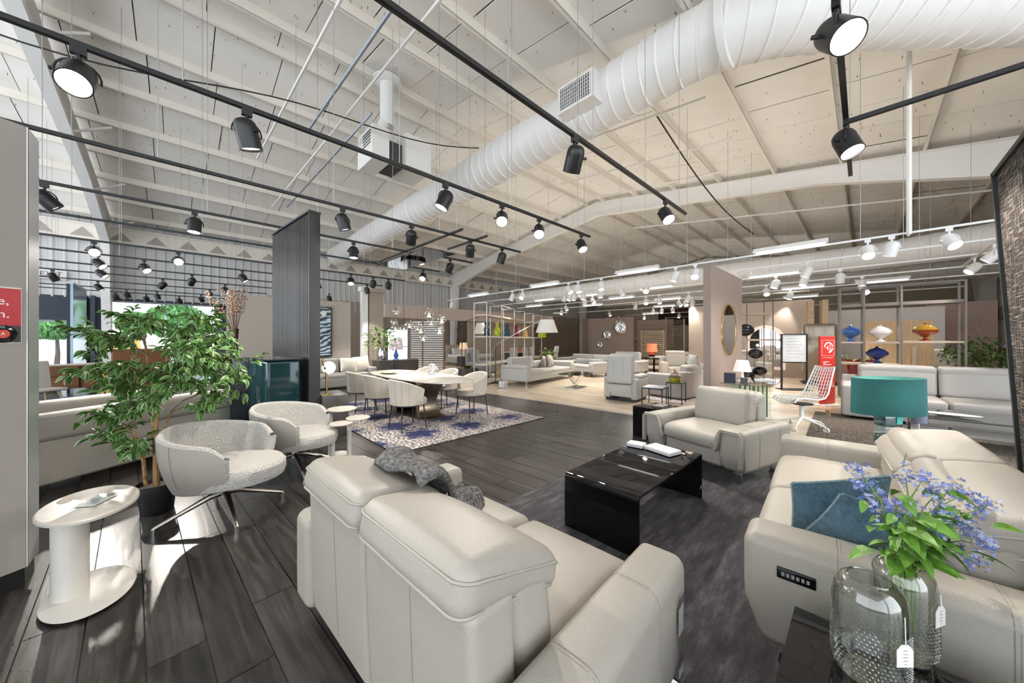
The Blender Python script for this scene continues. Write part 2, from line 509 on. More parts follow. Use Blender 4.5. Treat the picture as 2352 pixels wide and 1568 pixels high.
# left outer wall: ribbed metal sheet above, navy lining round the shop window, taupe lining further on
RIB = mat('ribbed_metal_sheet', (.60, .60, .60), .55)
NAVY = mat('navy_paint', (.030, .040, .062), .6)
TAUPE = mat('taupe_paint', (.38, .315, .265), .8)
PINKW = mat('pink_beige_paint', (.315, .245, .205), .8)
BEIGEW = mat('beige_paint', (.47, .415, .355), .8)
CREAMW = mat('cream_paint', (.66, .60, .49), .85)
GREYW = mat('warm_grey_paint', (.30, .27, .24), .7)
wl = MB()
Y = WALL_Y
z1 = roof_z(WALL_Y) + .05
def ribs(mb, x0, x1, zb, zt, y, step=.30, dep=.035, s=-1):
    x = x0; pts = []
    while x < x1 - 1e-6:
        e = min(x + step, x1)
        pts += [(x, 0), (x + step * .72, 0), (x + step * .8, dep), (min(e, x + step * .92), dep)]
        x = e
    pts.append((x1, 0))
    v = []
    for px, d in pts: v += [(px, y + s * d, zb), (px, y + s * d, zt)]
    mb.add(v, [(2*i, 2*i+2, 2*i+3, 2*i+1) for i in range(len(pts) - 1)])
ribs(wl, -4.3, BACK_X, 3.1, z1, Y)
wl.box(-4.3, Y + .02, 3.1, BACK_X, Y + .12, z1)
wall_left = wl.build('wall_left', RIB, sharp=0, fix=False)
struct(wall_left, 'grey ribbed metal outer wall under the left eave')
# lining below: openings for two windows
W1 = (-2.02, 1.24, .25, 3.03); W2 = (-3.95, -3.04, .35, 2.17)
def panel(name, x0, x1, z0, z1, m, th=.14, lab=None):
    o = MB().box(x0, Y - th + .12, z0, x1, Y + .12, z1).build(name, m, wall_left, sharp=0); return o
panel('lining_panel', W2[1], W1[0], 0, 3.16, NAVY)
panel('lining_panel', W2[0], W2[1], W2[3], 3.16, NAVY); panel('lining_panel', W2[0], W2[1], 0, W2[2], NAVY)
panel('lining_panel', W1[0], W1[1], W1[3], 3.16, NAVY); panel('lining_panel', W1[0], W1[1], 0, W1[2], NAVY)
panel('lining_panel', W1[1], 3.3, 0, 3.16, NAVY)
panel('lining_panel', 3.3, 9.6, 0, 3.75, TAUPE); panel('lining_panel', 11.2, BACK_X, 0, 3.75, TAUPE); panel('lining_panel', 9.6, 11.2, 2.2, 3.75, TAUPE)
for x in (-2.72, -2.5): MB().box(x, Y - .25, 0, x + .12, Y - .02, 3.2).build('pilaster', NAVY, wall_left, sharp=0)
# eave beam with punched triangles
eb = MB().box(-9, Y - .35, 5.35, BACK_X, Y - .2, 5.43).box(-9, Y - .35, 5.95, BACK_X, Y - .2, 6.02).box(-9, Y - .27, 5.43, BACK_X, Y - .25, 5.95)
eo = eb.build('trim_2', PURLW, sharp=0); struct(eo, 'punched steel eave girt along the top of the left wall', 'trim')
tri = MB()
x = -6
while x < 22:
    tri.add([(x, Y - .285, 5.5), (x + .62, Y - .285, 5.5), (x + .31, Y - .285, 5.86)], [(0, 1, 2)]); x += 1.0
tri.build('punched_triangles', mat('girt_shade', (.42, .39, .35), .8), eo, sharp=0, fix=False, kind='stuff')
# windows
FRAME = mat('window_frame_grey', (.22, .25, .28), .4, .3)
PANE = glass('window_pane', (.97, .99, 1), .03)
def window(n, W, muls, lab):
    x0, x1, zb, zt = W
    m = MB()
    for a, b in (((x0, zb), (x0, zt)), ((x1, zb), (x1, zt)), ((x0, zb), (x1, zb)), ((x0, zt), (x1, zt))):
        m.bar((a[0], Y, a[1]), (b[0], Y, b[1]), .07, .07, up=(0, 1, 0))
    for q in muls: m.bar((q, Y, zb), (q, Y, zt), .06, .06, up=(0, 1, 0))
    o = m.build('window_%d' % n, FRAME, sharp=0); struct(o, lab, 'window')
    xs = [x0] + muls + [x1]
    for a, b in zip(xs, xs[1:]): MB().box(a + .03, Y - .004, zb + .03, b - .03, Y + .004, zt - .03).build('pane', PANE, o, sharp=0)
window(1, W1, [-.42], 'large shop window behind the fig tree, two tall panes')
panel('lining_panel', -4.3, W2[0], 0, 3.16, NAVY)
window(2, W2, [], 'narrow low shop window beside the pale wall end')
# door far along the left wall
d1 = MB().box(9.62, Y - .02, 0, 9.70, Y + .1, 2.2).box(11.1, Y - .02, 0, 11.18, Y + .1, 2.2).box(9.62, Y - .02, 2.12, 11.18, Y + .1, 2.2).build('door_1', FRAME, sharp=0)
struct(d1, 'glazed exit door in the taupe wall behind the dining table', 'door')
MB().box(9.7, Y + .03, .02, 11.1, Y + .04, 2.12).build('pane', PANE, d1, sharp=0)
MB().bar((9.75, Y - .03, 1.0), (11.05, Y - .03, 1.0), .03, .05).build('push_bar', STEEL, d1, sharp=0)
# right outer wall and far end wall
wr = MB(); ribs(wr, 9, BACK_X, 2.6, roof_z(RIGHT_Y) + .05, RIGHT_Y, s=1); wr.box(9, RIGHT_Y - .1, 0, BACK_X, RIGHT_Y - .02, 6.2)
o = wr.build('wall_right', mat('ribbed_white_sheet', (.74, .72, .68), .55), sharp=0, fix=False); struct(o, 'white ribbed outer wall at far right behind the shelving')
MB().box(9, RIGHT_Y - .02, 0, BACK_X, RIGHT_Y + .03, 1.0).build('dado', TAUPE, o, sharp=0)
MB().box(9, RIGHT_Y - .02, 2.5, BACK_X, RIGHT_Y + .05, 3.2).build('dado', TAUPE, o, sharp=0)
wb = MB().box(BACK_X, RIGHT_Y, 0, BACK_X + .15, WALL_Y, 8.4).build('wall_back', CREAMW, sharp=0); struct(wb, 'cream end wall closing the far end of the hall')
MB().box(BACK_X - .08, 4, 2.9, BACK_X, 15, 4.6).build('painted_band', mat('maroon_paint', (.07, .025, .03), .7), wb, sharp=0)
# ---------------- free-standing partitions
def partition(name, p, q, h, th, m, lab, skirt=None):
    p = Vector((p[0], p[1], 0)); q = Vector((q[0], q[1], 0))
    b = MB(); up = Vector((0, 0, 1))
    b.bar(p + up * h / 2, q + up * h / 2, th, h)
    o = b.build(name, m, sharp=0); struct(o, lab)
    if skirt:
        n = (q - p).normalized() * .008
        MB().bar(p - n + up * .06, q + n + up * .06, th + .016, .12).build('skirting', skirt, o, sharp=0)
    return o
# pale wall end at the left edge of view, with a steel corner strip and black skirting
WF = Vector((-.637, 3.436, 0)); WA = math.atan2(.484, .875)
TW = Matrix.Translation(WF) @ Matrix.Rotation(WA, 4, 'Z')          # frame of the angled wall end, face towards the camera
pw = MB().prism([(-1.6, 0), (0, 0), (.095, .165), (.06, .23), (-1.6, .23)], .115, 2.70, TW).build('wall_front', GREYW, sharp=0)
struct(pw, 'pale grey wall end at the left edge with the red poster')
MB().prism([(-1.59, .012), (-.008, .012), (.08, .165), (.05, .22), (-1.59, .22)], 0, .115, TW).build('skirting', BLACKS, pw, sharp=0)
MB().prism([(-.002, -.003), (.098, .166), (.094, .168), (-.006, .002)], .118, 2.70, TW).build('corner_strip', mat('pale_aluminium', (.72, .74, .76), .35, .5), pw, sharp=0)
partition('wall_partition_mirror', (7.0, 2.025), (9.28, 2.025), 2.84, .13, PINKW, 'pink beige display wall carrying the round brass mirror')
partition('wall_partition_painting', (1.0, 12.9), (4.42, 12.9), 2.78, .12, BEIGEW, 'beige wall with the wing painting behind the grey sofa')
partition('wall_partition_discs', (20.0, 13.1), (20.0, 9.85), 2.86, .15, PINKW, 'pink beige wall carrying three mirrored discs')
partition('wall_partition_discs_return', (20.0, 13.18), (19.3, 13.18), 2.86, .15, PINKW, 'short return of the wall with mirrored discs')
partition('wall_partition_brown', (25.0, 12.0), (25.0, 9.4), 2.9, .15, TAUPE, 'brown display wall behind the pale slatted screen')
partition('wall_partition_arch', (16.8, 5.6), (16.8, 1.35), 2.95, .14, mat('arch_wall_paint', (.50, .41, .345), .8), 'pale pink wall behind the glowing arched mirror')
partition('wall_partition_white', (18.6, 1.0), (18.6, -1.9), 2.6, .14, mat('blush_white_paint', (.74, .69, .66), .8), 'blush white wall behind the tall shelving')
partition('wall_partition_pink', (21.5, -1.7), (21.5, -3.4), 2.9, .14, mat('rose_paint', (.55, .40, .36), .8), 'rose painted wall at the far right')
partition('wall_partition_wood', (24.5, 8.0), (24.5, 4.6), 2.7, .14, mat('tan_paint', (.42, .33, .22), .8), 'tan wall behind the far oak shelves')
# bedroom bay: soffit and back wall beyond the dining table
partition('wall_bedroom', (13.2, 17.6), (19.5, 17.6), 2.6, .12, mat('bedroom_paint', (.58, .49, .39), .85), 'tan bedroom wall with a white lamp behind the open shelf')
sf = MB().box(7.2, 16.2, 2.55, 20, 16.5, 3.2).build('trim_3', mat('soffit_paint', (.58, .50, .44), .8), sharp=0); struct(sf, 'beige soffit beam over the bedroom bay', 'trim')
# white column
cl = MB().box(4.72, 12.55, 0, 4.92, 12.75, 3.35).box(4.66, 12.49, 3.2, 4.98, 12.81, 3.36).build('trim_4', WHITE, sharp=0); struct(cl, 'slim white column beside the beige painting wall', 'trim')
tw = partition('wall_taupe_stub', (4.98, 12.66), (5.5, 12.66), 3.3, .18, TAUPE, 'tall taupe wall stub beside the white column')
MB().box(4.92, 12.5, 3.2, 5.56, 12.82, 3.34).build('cornice', TAUPE, tw, sharp=0)
# outside the shop window
gr = MB().box(-30, Y + .3, -.5, 30, 80, -.4).build('ground_outside', mat('pavement', (.45, .45, .44), .9), sharp=0); struct(gr, 'pale pavement outside the shop window', 'ground')
yw = MB().box(-26, 40, -.4, 20, 40.4, 1.6).build('boundary_wall', mat('white_render', (.85, .85, .84), .8), sharp=0); tag(yw, 'long white boundary wall outside the shop window', 'wall')
bh = MB().box(-26, 52, -.4, 20, 60, 3.6)
bh.box(-26, 51.7, 3.0, 20, 52, 3.6)
bo = bh.build('building', mat('white_facade', (.92, .92, .92), .8), sharp=0); tag(bo, 'low white building across the street outside', 'building')
MB().box(-10, 51.6, 2.2, 10, 51.7, 2.5).build('fascia', mat('tan_fascia', (.62, .5, .4), .8), bo, sharp=0)
LEAFG = mat('outdoor_leaf', (.10, .26, .07), .7, var=(3, .4))
def round_tree(x, y, z, rx, rz, lab, seed):
    rn = random.Random(seed)
    t = thing('round_tree', lab, 'tree', (x, y, -.4), group='clipped trees outside the window')
    b = MB()
    for i in range(2600):
        a = rn.uniform(0, 2 * math.pi); c = rn.uniform(-1, 1); q = (rn.random() ** .25)
        sx = math.sqrt(1 - c * c)
        p = Vector((rx * q * sx * math.cos(a), rx * q * sx * math.sin(a), z + .4 + rz * q * c))
        s = .14; e = Euler((rn.uniform(0, 6), rn.uniform(0, 6), rn.uniform(0, 6))).to_matrix()
        b.add([p + e @ Vector(k) for k in ((-s, 0, 0), (0, -s * .6, 0), (s, 0, 0), (0, s * .6, 0))], [(0, 1, 2, 3)])
    b.build('foliage', LEAFG, t, sharp=0, fix=False, kind='stuff')
    MB().tube([(0, 0, 0), (.05, 0, z * .5), (0, 0, z + .3)], [.14, .1, .06], 8).build('trunk', mat('bark_out', (.12, .09, .07), .9), t)
round_tree(on_y(408, 735, 34).x, 34, on_y(408, 738, 34).z, 1.75, 1.25, 'large round leafy tree seen through the right pane', 1)
round_tree(on_y(312, 735, 44).x, 44, on_y(312, 740, 44).z, 1.2, .9, 'smaller round leafy tree seen through the left pane', 2)
round_tree(on_y(130, 757, 36).x, 36, on_y(130, 757, 36).z, 1.7, .6, 'low spreading tree seen through the narrow window', 3)
# ================================================================ RUGS
def rug(name, label, x0, y0, x1, y1, h, m, rz=0, border=None):
    cx, cy = (x0 + x1) / 2, (y0 + y1) / 2
    t = thing(name, label, 'rug', (cx, cy, 0), rz)
    MB().rb(x1 - x0, y1 - y0, h, h * .4, c=(0, 0, h / 2), n=1, k=1).build('pile', m, t, sharp=50)
    if border: 
        hx, hy = (x1 - x0) / 2, (y1 - y0) / 2
        MB().tube([(hx, hy, h * .4), (-hx, hy, h * .4), (-hx, -hy, h * .4), (hx, -hy, h * .4)], h * .55, 5, closed=True).build('bound_edge', border, t)
    return t
def rug_mat_grey():
    m, N, L, b = nodes_of('grey_pile', .9)
    tc = N.new('ShaderNodeTexCoord'); mp = N.new('ShaderNodeMapping'); mp.inputs['Scale'].default_value = (3.2, 14, 1)
    L.new(tc.outputs['Object'], mp.inputs[0])
    n = N.new('ShaderNodeTexNoise'); n.inputs['Scale'].default_value = 1.3; n.inputs['Detail'].default_value = 8; n.inputs['Roughness'].default_value = .68
    L.new(mp.outputs[0], n.inputs['Vector'])
    n2 = N.new('ShaderNodeTexNoise'); n2.inputs['Scale'].default_value = 1.4; n2.inputs['Detail'].default_value = 2
    L.new(tc.outputs['Object'], n2.inputs['Vector'])
    mx = N.new('ShaderNodeMath'); mx.operation = 'MULTIPLY_ADD'; mx.inputs[1].default_value = .45; mx.inputs[2].default_value = -.22
    L.new(n2.outputs[0], mx.inputs[0])
    ad = N.new('ShaderNodeMath'); L.new(n.outputs[0], ad.inputs[0]); L.new(mx.outputs[0], ad.inputs[1])
    r = ramp(N, [(.32, (.009, .008, .011)), (.5, (.036, .032, .039)), (.68, (.105, .097, .112))])
    L.new(ad.outputs[0], r.inputs[0]); L.new(r.outputs[0], b.inputs['Base Color'])
    b.inputs['Sheen Weight'].default_value = .08
    n3 = N.new('ShaderNodeTexNoise'); n3.inputs['Scale'].default_value = 160
    L.new(tc.outputs['Object'], n3.inputs['Vector'])
    bp = N.new('ShaderNodeBump'); bp.inputs['Strength'].default_value = .5; bp.inputs['Distance'].default_value = .01
    L.new(n3.outputs[0], bp.inputs['Height']); L.new(bp.outputs[0], b.inputs['Normal'])
    return m
def rug_mat_brown():
    m, N, L, b = nodes_of('brown_pile', .95)
    tc = N.new('ShaderNodeTexCoord'); mp = N.new('ShaderNodeMapping'); mp.inputs['Scale'].default_value = (1.6, 7, 1)
    L.new(tc.outputs['Object'], mp.inputs[0])
    n = N.new('ShaderNodeTexNoise'); n.inputs['Scale'].default_value = 4; n.inputs['Detail'].default_value = 9; n.inputs['Roughness'].default_value = .8
    L.new(mp.outputs[0], n.inputs['Vector'])
    r = ramp(N, [(.38, (.055, .042, .034)), (.56, (.10, .078, .062)), (.68, (.36, .31, .27))])
    L.new(n.outputs[0], r.inputs[0]); L.new(r.outputs[0], b.inputs['Base Color'])
    return m
def rug_mat_blue():
    m, N, L, b = nodes_of('blue_medallion_pile', .9)
    tc = N.new('ShaderNodeTexCoord')
    # swirling cream and brown scribble
    wv = N.new('ShaderNodeTexWave'); wv.inputs['Scale'].default_value = 4.6; wv.inputs['Distortion'].default_value = 11; wv.inputs['Detail'].default_value = 4; wv.inputs['Detail Scale'].default_value = 2.2
    L.new(tc.outputs['Object'], wv.inputs['Vector'])
    r1 = ramp(N, [(.0, (.05, .048, .065)), (.35, (.23, .20, .19)), (.65, (.42, .385, .36)), (.82, (.25, .21, .20)), (1.0, (.50, .46, .43))])
    L.new(wv.outputs[0], r1.inputs[0])
    # blue medallions: soft cells broken up by noise
    vo = N.new('ShaderNodeTexVoronoi'); vo.inputs['Scale'].default_value = 1.2; vo.inputs['Randomness'].default_value = .25
    L.new(tc.outputs['Object'], vo.inputs['Vector'])
    nz = N.new('ShaderNodeTexNoise'); nz.inputs['Scale'].default_value = 9; nz.inputs['Detail'].default_value = 5
    L.new(tc.outputs['Object'], nz.inputs['Vector'])
    ma = N.new('ShaderNodeMath'); ma.operation = 'MULTIPLY_ADD'; ma.inputs[1].default_value = .75; ma.inputs[2].default_value = -.37
    L.new(nz.outputs[0], ma.inputs[0])
    ad = N.new('ShaderNodeMath'); L.new(vo.outputs['Distance'], ad.inputs[0]); L.new(ma.outputs[0], ad.inputs[1])
    r2 = ramp(N, [(.23, (1, 1, 1)), (.40, (0, 0, 0))])
    L.new(ad.outputs[0], r2.inputs[0])
    mx = N.new('ShaderNodeMixRGB'); L.new(r2.outputs[0], mx.inputs[0]); L.new(r1.outputs[0], mx.inputs[1]); mx.inputs[2].default_value = (.012, .018, .075, 1)
    L.new(mx.outputs[0], b.inputs['Base Color'])
    bp = N.new('ShaderNodeBump'); bp.inputs['Strength'].default_value = .4; bp.inputs['Distance'].default_value = .01
    L.new(wv.outputs[0], bp.inputs['Height']); L.new(bp.outputs[0], b.inputs['Normal'])
    return m
rug('area_rug', 'large charcoal mottled rug under the black glass coffee table', 1.52, -1.0, 4.42, 2.22, .006, rug_mat_grey())
rug('area_rug', 'patterned cream rug with navy medallions under the dining table', 1.97, 4.14, 4.86, 8.3, .012, rug_mat_blue(), border=BLACKS)
rug('area_rug', 'brown distressed rug in front of the long grey sectional', 6.55, -3.2, 9.3, .65, .010, rug_mat_brown(), rz=2, border=mat('rug_edge_cream', (.6, .55, .48), .9))

# ================================================================ CREAM LEATHER SUITE
def seam(parent, pts, r=.0035, m=None, name='seam', closed=False):
    return MB().tube(pts, r, 5, closed=closed).build(name, m or LEATHER_S, parent, fix=False)
def seam_on(o, c, dirs, r=.0024, name='seam', m=None, lift=.0):
    # stitch line laid on the surface of a part: rays from outside towards c
    me = o.data; t = BVHTree.FromPolygons([v.co for v in me.vertices], [tuple(p.vertices) for p in me.polygons])
    pts = []
    for q, d in dirs:
        h = t.ray_cast(Vector(q), Vector(d))
        if h[0] is not None: pts.append(h[0] + h[1] * lift)
    if len(pts) > 2: MB().tube(pts, r, 5).build(name, m or LEATHER_S, o, fix=False)
def rrect3(hx, hy, r, z, T, n=5, fn=None):
    out = []
    for x, y in rrect(hx, hy, r, n):
        p = (x, y, z)
        if fn: p = fn(*p)
        out.append(T @ Vector(p))
    return out
def suite(name, label, cat, loc, rz, W, n, D=1.0, arm_h=.58, arm_w=.25, seat_h=.46, head_z=.865, head_tilt=13, wrap=False, head_y=.20, head_d=.43, bc_h=.36):
    """low leather seat with slab arms, loose seats and thick adjustable headrests; front is -y"""
    t = thing(name, label, cat, loc, rz)
    iw = W - 2 * arm_w; sw = iw / n
    # body under the seats
    MB().rb(iw, D - .16, .22, .03, c=(0, .0, .24), n=2).build('body', LEATHER, t)
    for i in range(n):
        cx = -iw / 2 + sw * (i + .5)
        def crown(x, y, z): return (x, y, z - (.035 * max(0, (-y - .25)) / .15 if z > 0 else 0))
        q = MB().rb(sw - .004, D - .26, .17, .055, c=(cx, -.12, seat_h - .075), n=6, k=4, puff=(0, .01, .018), fn=crown).build('seat_cushion', LEATHER, t)
        seam(q, [(cx - sw/2 + .02, -D/2 + .008, seat_h - .10), (cx, -D/2 - .003, seat_h - .10), (cx + sw/2 - .02, -D/2 + .008, seat_h - .10)], .003)
        # outer back: upright slab with a centre seam
        bk = MB().rb(sw - .002, .17, .62, .03, c=(cx, D/2 - .105, .455), n=3, k=3, fn=lambda x, y, z: (x, y + .02 * (z / .31) * (1 if z > 0 else 1.5) * (.5), z)).build('back_panel', LEATHER, t)
        for sx in (-.02, sw / 2 - .012):
            seam_on(bk, None, [((cx + sx, D, .16 + .055 * k), (0, -1, 0)) for k in range(12)], .0022)
        # inner back cushion
        bc = MB().rb(sw - .01, .20, bc_h, .06, n=5, k=3, puff=(0, .02, 0), T=TR(cx, D/2 - .27, seat_h - .02 + bc_h / 2, rx=-8)).build('back_cushion', LEATHER, t)
        seam(bc, [(cx + sw/2 - .012, D/2 - .37, seat_h + .02), (cx + sw/2 - .010, D/2 - .385, seat_h + .2), (cx + sw/2 - .03, D/2 - .36, seat_h + .33)], .004, LEATHER, 'piping')
        # headrest: thick pad leaning forward over the back
        HT = TR(cx, D/2 - head_y, head_z - .085, rx=head_tilt)
        hw, hd, hh = sw - .006, head_d, .145
        def hp(x, y, z):
            # plump, with a softer, dropping front edge
            f = max(0, -y / (hd/2))
            return (x, y, z * (1 - .25 * f) - .045 * f ** 2 - .010 * max(0, y / (hd/2)) ** 3)
        h = MB().rb(hw, hd, hh, .052, n=7, k=4, puff=(.004, .008, .022), fn=hp, T=HT).build('headrest', LEATHER, t)
        for zz in (.030, -.052):
            loop = rrect(hw/2, hd/2, .06, 6); dirs = []
            for (px, py) in loop + loop[:1]:
                zc = hp(px, py, zz)[2]; q0 = HT @ Vector((px * 1.25, py * 1.25, zc)); q1 = HT @ Vector((px * .6, py * .6, zc)); dirs.append((q0, q1 - q0))
            seam_on(h, None, dirs, .0052, 'piping', LEATHER, .0028)
        MB().tube([HT @ Vector(hp(hw/2 - .018, hd/2 - .012, .03)), HT @ Vector(hp(hw/2 - .016, hd/2 - .008, -.05))], .003, 5).build('seam', LEATHER_S, h, fix=False)
    for s in (-1, 1):
        x0 = s * (W / 2 - arm_w / 2)
        def armfn(x, y, z, s=s):
            # inner face leans outwards towards the top; outer lower edge tucks in; the front drops in a soft curve
            zz = (z + .22) / .44
            if x * s < 0: x *= 1 - .22 * max(0, zz)
            if z < -.08: x *= 1 - .10 * min(1, (-z - .08) / .14)
            if y < -.42 and z < -.05: y += .06 * (-z - .05) / .17
            return (x, y, z)
        a = MB().rb(arm_w, D - .02, arm_h - .12, .05, c=(x0, 0, .12 + (arm_h - .12) / 2), n=6, k=5, fn=armfn, puff=(.004, 0, .010)).build('arm', LEATHER, t)
        xo = s * (W / 2)
        # stitched seams running over the arm
        for yy in (-.18, .22):
            dirs = [((xo + s * .3, yy, .16 + .02 * k), (-s, 0, 0)) for k in range(int((arm_h - .24) / .02))]
            cc = Vector((x0, yy, arm_h - .10))
            for k in range(19):
                an = R(175 * k / 18); dv_ = Vector((s * math.cos(an), 0, math.sin(an))); dirs.append((cc + dv_ * .5, -dv_))
            seam_on(a, None, dirs, .0024, lift=-.0006)
            seam_on(a, None, [(Vector(q) + Vector((0, .012, 0)), d) for q, d in dirs], .0014, lift=-.0004)
        if wrap:          # thick padded lip framing the front of the arm
            f = -D / 2 - .002
            xi = x0 - s * arm_w * .36; 
            seam(a, [(xo - s * .012, f, .20), (xo - s * .012, f, arm_h - .05), (xo - s * .03, f, arm_h - .018), (xi + s * .02, f, arm_h - .018), (xi, f, arm_h - .05), (xi - s * .035, f, .34), (xi - s * .06, f + .01, .315)], .025, LEATHER, 'arm_lip')
        for yy in (-D/2 + .16, D/2 - .14):
            b = MB(); xl = s * (W/2 - .12)
            b.box(xl - .035, yy - .006, 0, xl + .035, yy + .006, .14)
            b.box(xl - .035, yy - .03, 0, xl + .035, yy + .03, .008)
            b.build('leg', CHROME, t, sharp=0)
    return t
love = suite('loveseat', 'cream leather two seat sofa in the foreground, seen from behind', 'sofa', (.965, 1.29, 0), 93.0, 1.62, 2, arm_h=.57, arm_w=.212)
arm = suite('armchair', 'cream leather armchair with padded arms beyond the black coffee table', 'armchair', (4.50, 1.24, .006), -106.0, 1.16, 1, D=.98, arm_h=.545, wrap=True, head_z=.845, head_y=.16, head_d=.30, bc_h=.42, head_tilt=4)
rs = suite('sofa', 'cream leather sofa at the right holding two blue cushions', 'sofa', (2.96, -.03, .006), 184.0, 2.22, 2, arm_h=.585, head_z=.815, head_tilt=9)
# power sockets set into the outer side of the near arm of the right-hand sofa (its +x end faces the camera)
pk = MB(); xo = 1.10
xo = 1.113; pk.rb(.014, .125, .045, .004, c=(xo + .003, -.305, .462), n=1, k=2).build('socket_plate', BLACKG, rs)
pk2 = MB()
for i in range(6): pk2.box(xo + .010, -.352 + i * .016, .455, xo + .0115, -.342 + i * .016, .470)
pk2.build('socket_slots', mat('socket_grey', (.25, .25, .25), .4), rs, sharp=0)
# clear sleeve with card hanging from the near arm of the loveseat (its -x end)
tg = MB(); xo = -.81 - .012
tg.box(xo - .002, -.40, .14, xo + .001, -.34, .47)
sl = tg.build('ticket_sleeve', glass('plastic_sleeve', (.93, .93, .93), .14), sharp=0)
sl.matrix_world = Matrix.Translation(love.location) @ Matrix.Rotation(R(93), 4, 'Z')
tag(sl, 'clear hanging ticket sleeve on the near arm of the loveseat', 'tag')
MB().box(xo - .001, -.395, .33, xo, -.345, .43).build('card', PAPER, sl, sharp=0)
MB().box(xo - .001, -.395, .17, xo, -.345, .20).build('card', PAPER, sl, sharp=0)
cbl = MB(); pts = []
for i in range(26):
    a = i / 25 * 2 * math.pi * 1.4
    pts.append((4.62 + .16 * math.cos(a) + .01 * i / 5, .50 + .10 * math.sin(a) - .004 * i, .012 + .008 * (i % 3)))
tag(MB().tube(pts, .005, 6).build('power_cord', CORD), 'black power cord looped on the floor behind the armchair', 'cord')

# grey knitted throw over the far seat and back of the loveseat
KNIT = mat('grey_knit', (.14, .135, .13), .95, bump=('v', 62, 1.0), var=(55, .75))
th = MB(); nu, nv = 16, 34
def throwp(i, j):
    u = i / (nu - 1); v = j / (nv - 1)
    # path: from behind the far headrest, over the inner back, down onto the seat
    path = [(.19, .13, .865), (.26, .14, .885), (.34, .17, .86), (.40, .20, .77), (.46, .23, .64), (.54, .27, .535), (.64, .31, .51), (.74, .345, .505), (.82, .37, .497)]
    s = v * (len(path) - 1); k = min(int(s), len(path) - 2); f = s - k
    p = Vector(path[k]).lerp(Vector(path[k + 1]), f)
    wdt = .30 + .04 * math.sin(v * 3.0) - .15 * v
    lat = (u - .5) * wdt * 2 * .62
    z = p.z + .022 * math.sin(u * 9 + v * 5) * (.6 + v) + .018 * math.sin(u * 4 - v * 8)
    edge = 1 - (2 * u - 1) ** 4
    return Vector((p.x - .5 + .02 * math.sin(u * 7), p.y + lat - .02, z + .02 * edge))
for j in range(nv):
    for i in range(nu): th.v.append(tuple(throwp(i, j)))
for j in range(nv - 1):
    for i in range(nu - 1): th.f.append((j*nu+i, j*nu+i+1, (j+1)*nu+i+1, (j+1)*nu+i)); th.m.append(0)
to = th.build('throw_blanket', KNIT)
md = to.modifiers.new('thick', 'SOLIDIFY'); md.thickness = .03; md.offset = 1
ss = to.modifiers.new('soft', 'SUBSURF'); ss.levels = 1; ss.render_levels = 1
# throw coordinates are (depth forward from the back, width, height) of the loveseat: turn into its frame
to.matrix_world = Matrix.Translation(love.location) @ Matrix.Rotation(R(3), 4, 'Z')
tag(to, 'chunky grey knitted throw draped over the far loveseat seat', 'blanket')

# two blue cushions
BLUEF = mat('teal_blue_chenille', (.055, .135, .185), .85, bump=('v', 160, .5), var=(40, .25), sheen=.5)
def cushion(name, label, M4, L=.48, H=.46, th=.15, m=BLUEF, group=None, flange=True, cat='cushion'):
    t = thing(name, label, cat, group=group)
    t.matrix_world = M4
    def fn(x, y, z):
        # pinch towards the corners
        a, b = abs(x) / (L/2), abs(z) / (H/2)
        k = max(.12, (1 - a ** 3) * (1 - b ** 3)) ** .55
        return (x * (1 - .05 * (1 - b * b)), y * k, z * (1 - .05 * (1 - a * a)))
    MB().rb(L, th, H, .03, n=8, k=2, fn=fn, puff=(0, .03, 0)).build('cover', m, t)
    if flange:
        pts = [(x * (1 - .05 * (1 - min(1, abs(z) / (H/2)) ** 2)), 0, z * (1 - .05 * (1 - min(1, abs(x) / (L/2)) ** 2))) for x, z in [(L/2*math.cos(0)*0 + a, b) for a, b in
              [(L/2*(i/6), H/2) for i in range(-6, 7)] + [(L/2, H/2*(-i/6)) for i in range(-6, 7)] + [(-L/2*(i/6), -H/2) for i in range(-6, 7)] + [(-L/2, H/2*(i/6)) for i in range(-6, 7)]]]
        MB().tube(pts, .012, 6, closed=True).build('flange', m, t)
    return t
def lean(x, y, z, rz, tilt, roll=0):
    return Matrix.Translation((x, y, z)) @ Euler((0, 0, R(rz))).to_matrix().to_4x4() @ Euler((R(tilt), R(roll), 0)).to_matrix().to_4x4()

# ================================================================ BLACK GLASS TABLES
def bridge(name, label, cat, loc, rz, L, W, H, m, t=.014, edge=None, mark=False):
    o = thing(name, label, cat, loc, rz)
    prof = []; r = .035
    outer = [(-L/2, 0)] + [(-L/2 + r - r*math.cos(R(a)), H - r + r*math.sin(R(a))) for a in range(0, 91, 15)] + [(L/2 - r + r*math.sin(R(a)), H - r + r*math.cos(R(a))) for a in range(0, 91, 15)] + [(L/2, 0)]
    r2 = r - t
    inner = [(L/2 - t, 0)] + [(L/2 - r + r2*math.cos(R(a)), H - r + r2*math.sin(R(a))) for a in range(0, 91, 15)] + [(-L/2 + r - r2*math.sin(R(a)), H - r + r2*math.cos(R(a))) for a in range(0, 91, 15)] + [(-L/2 + t, 0)]
    poly = outer + inner; n = len(poly); k = len(outer)
    b = MB()
    v = [(x, -W/2, z) for x, z in poly] + [(x, W/2, z) for x, z in poly]
    f = [(i, (i+1) % n, n + (i+1) % n, n + i) for i in range(n)]
    for i in range(k - 1):
        j = n - 1 - i
        f.append((i, j, j - 1, i + 1)); f.append((n + i, n + i + 1, n + j - 1, n + j))
    b.add(v, f); b.build('bent_glass', m, o, sharp=40)
    if mark:
        MB().box(L/2 - .055, -W/2 - .0015, .10, L/2 - .030, -W/2 - .0008, .125).build('maker_mark', mat('etched_mark', (.25, .25, .25), .5), o, sharp=0)
    return o
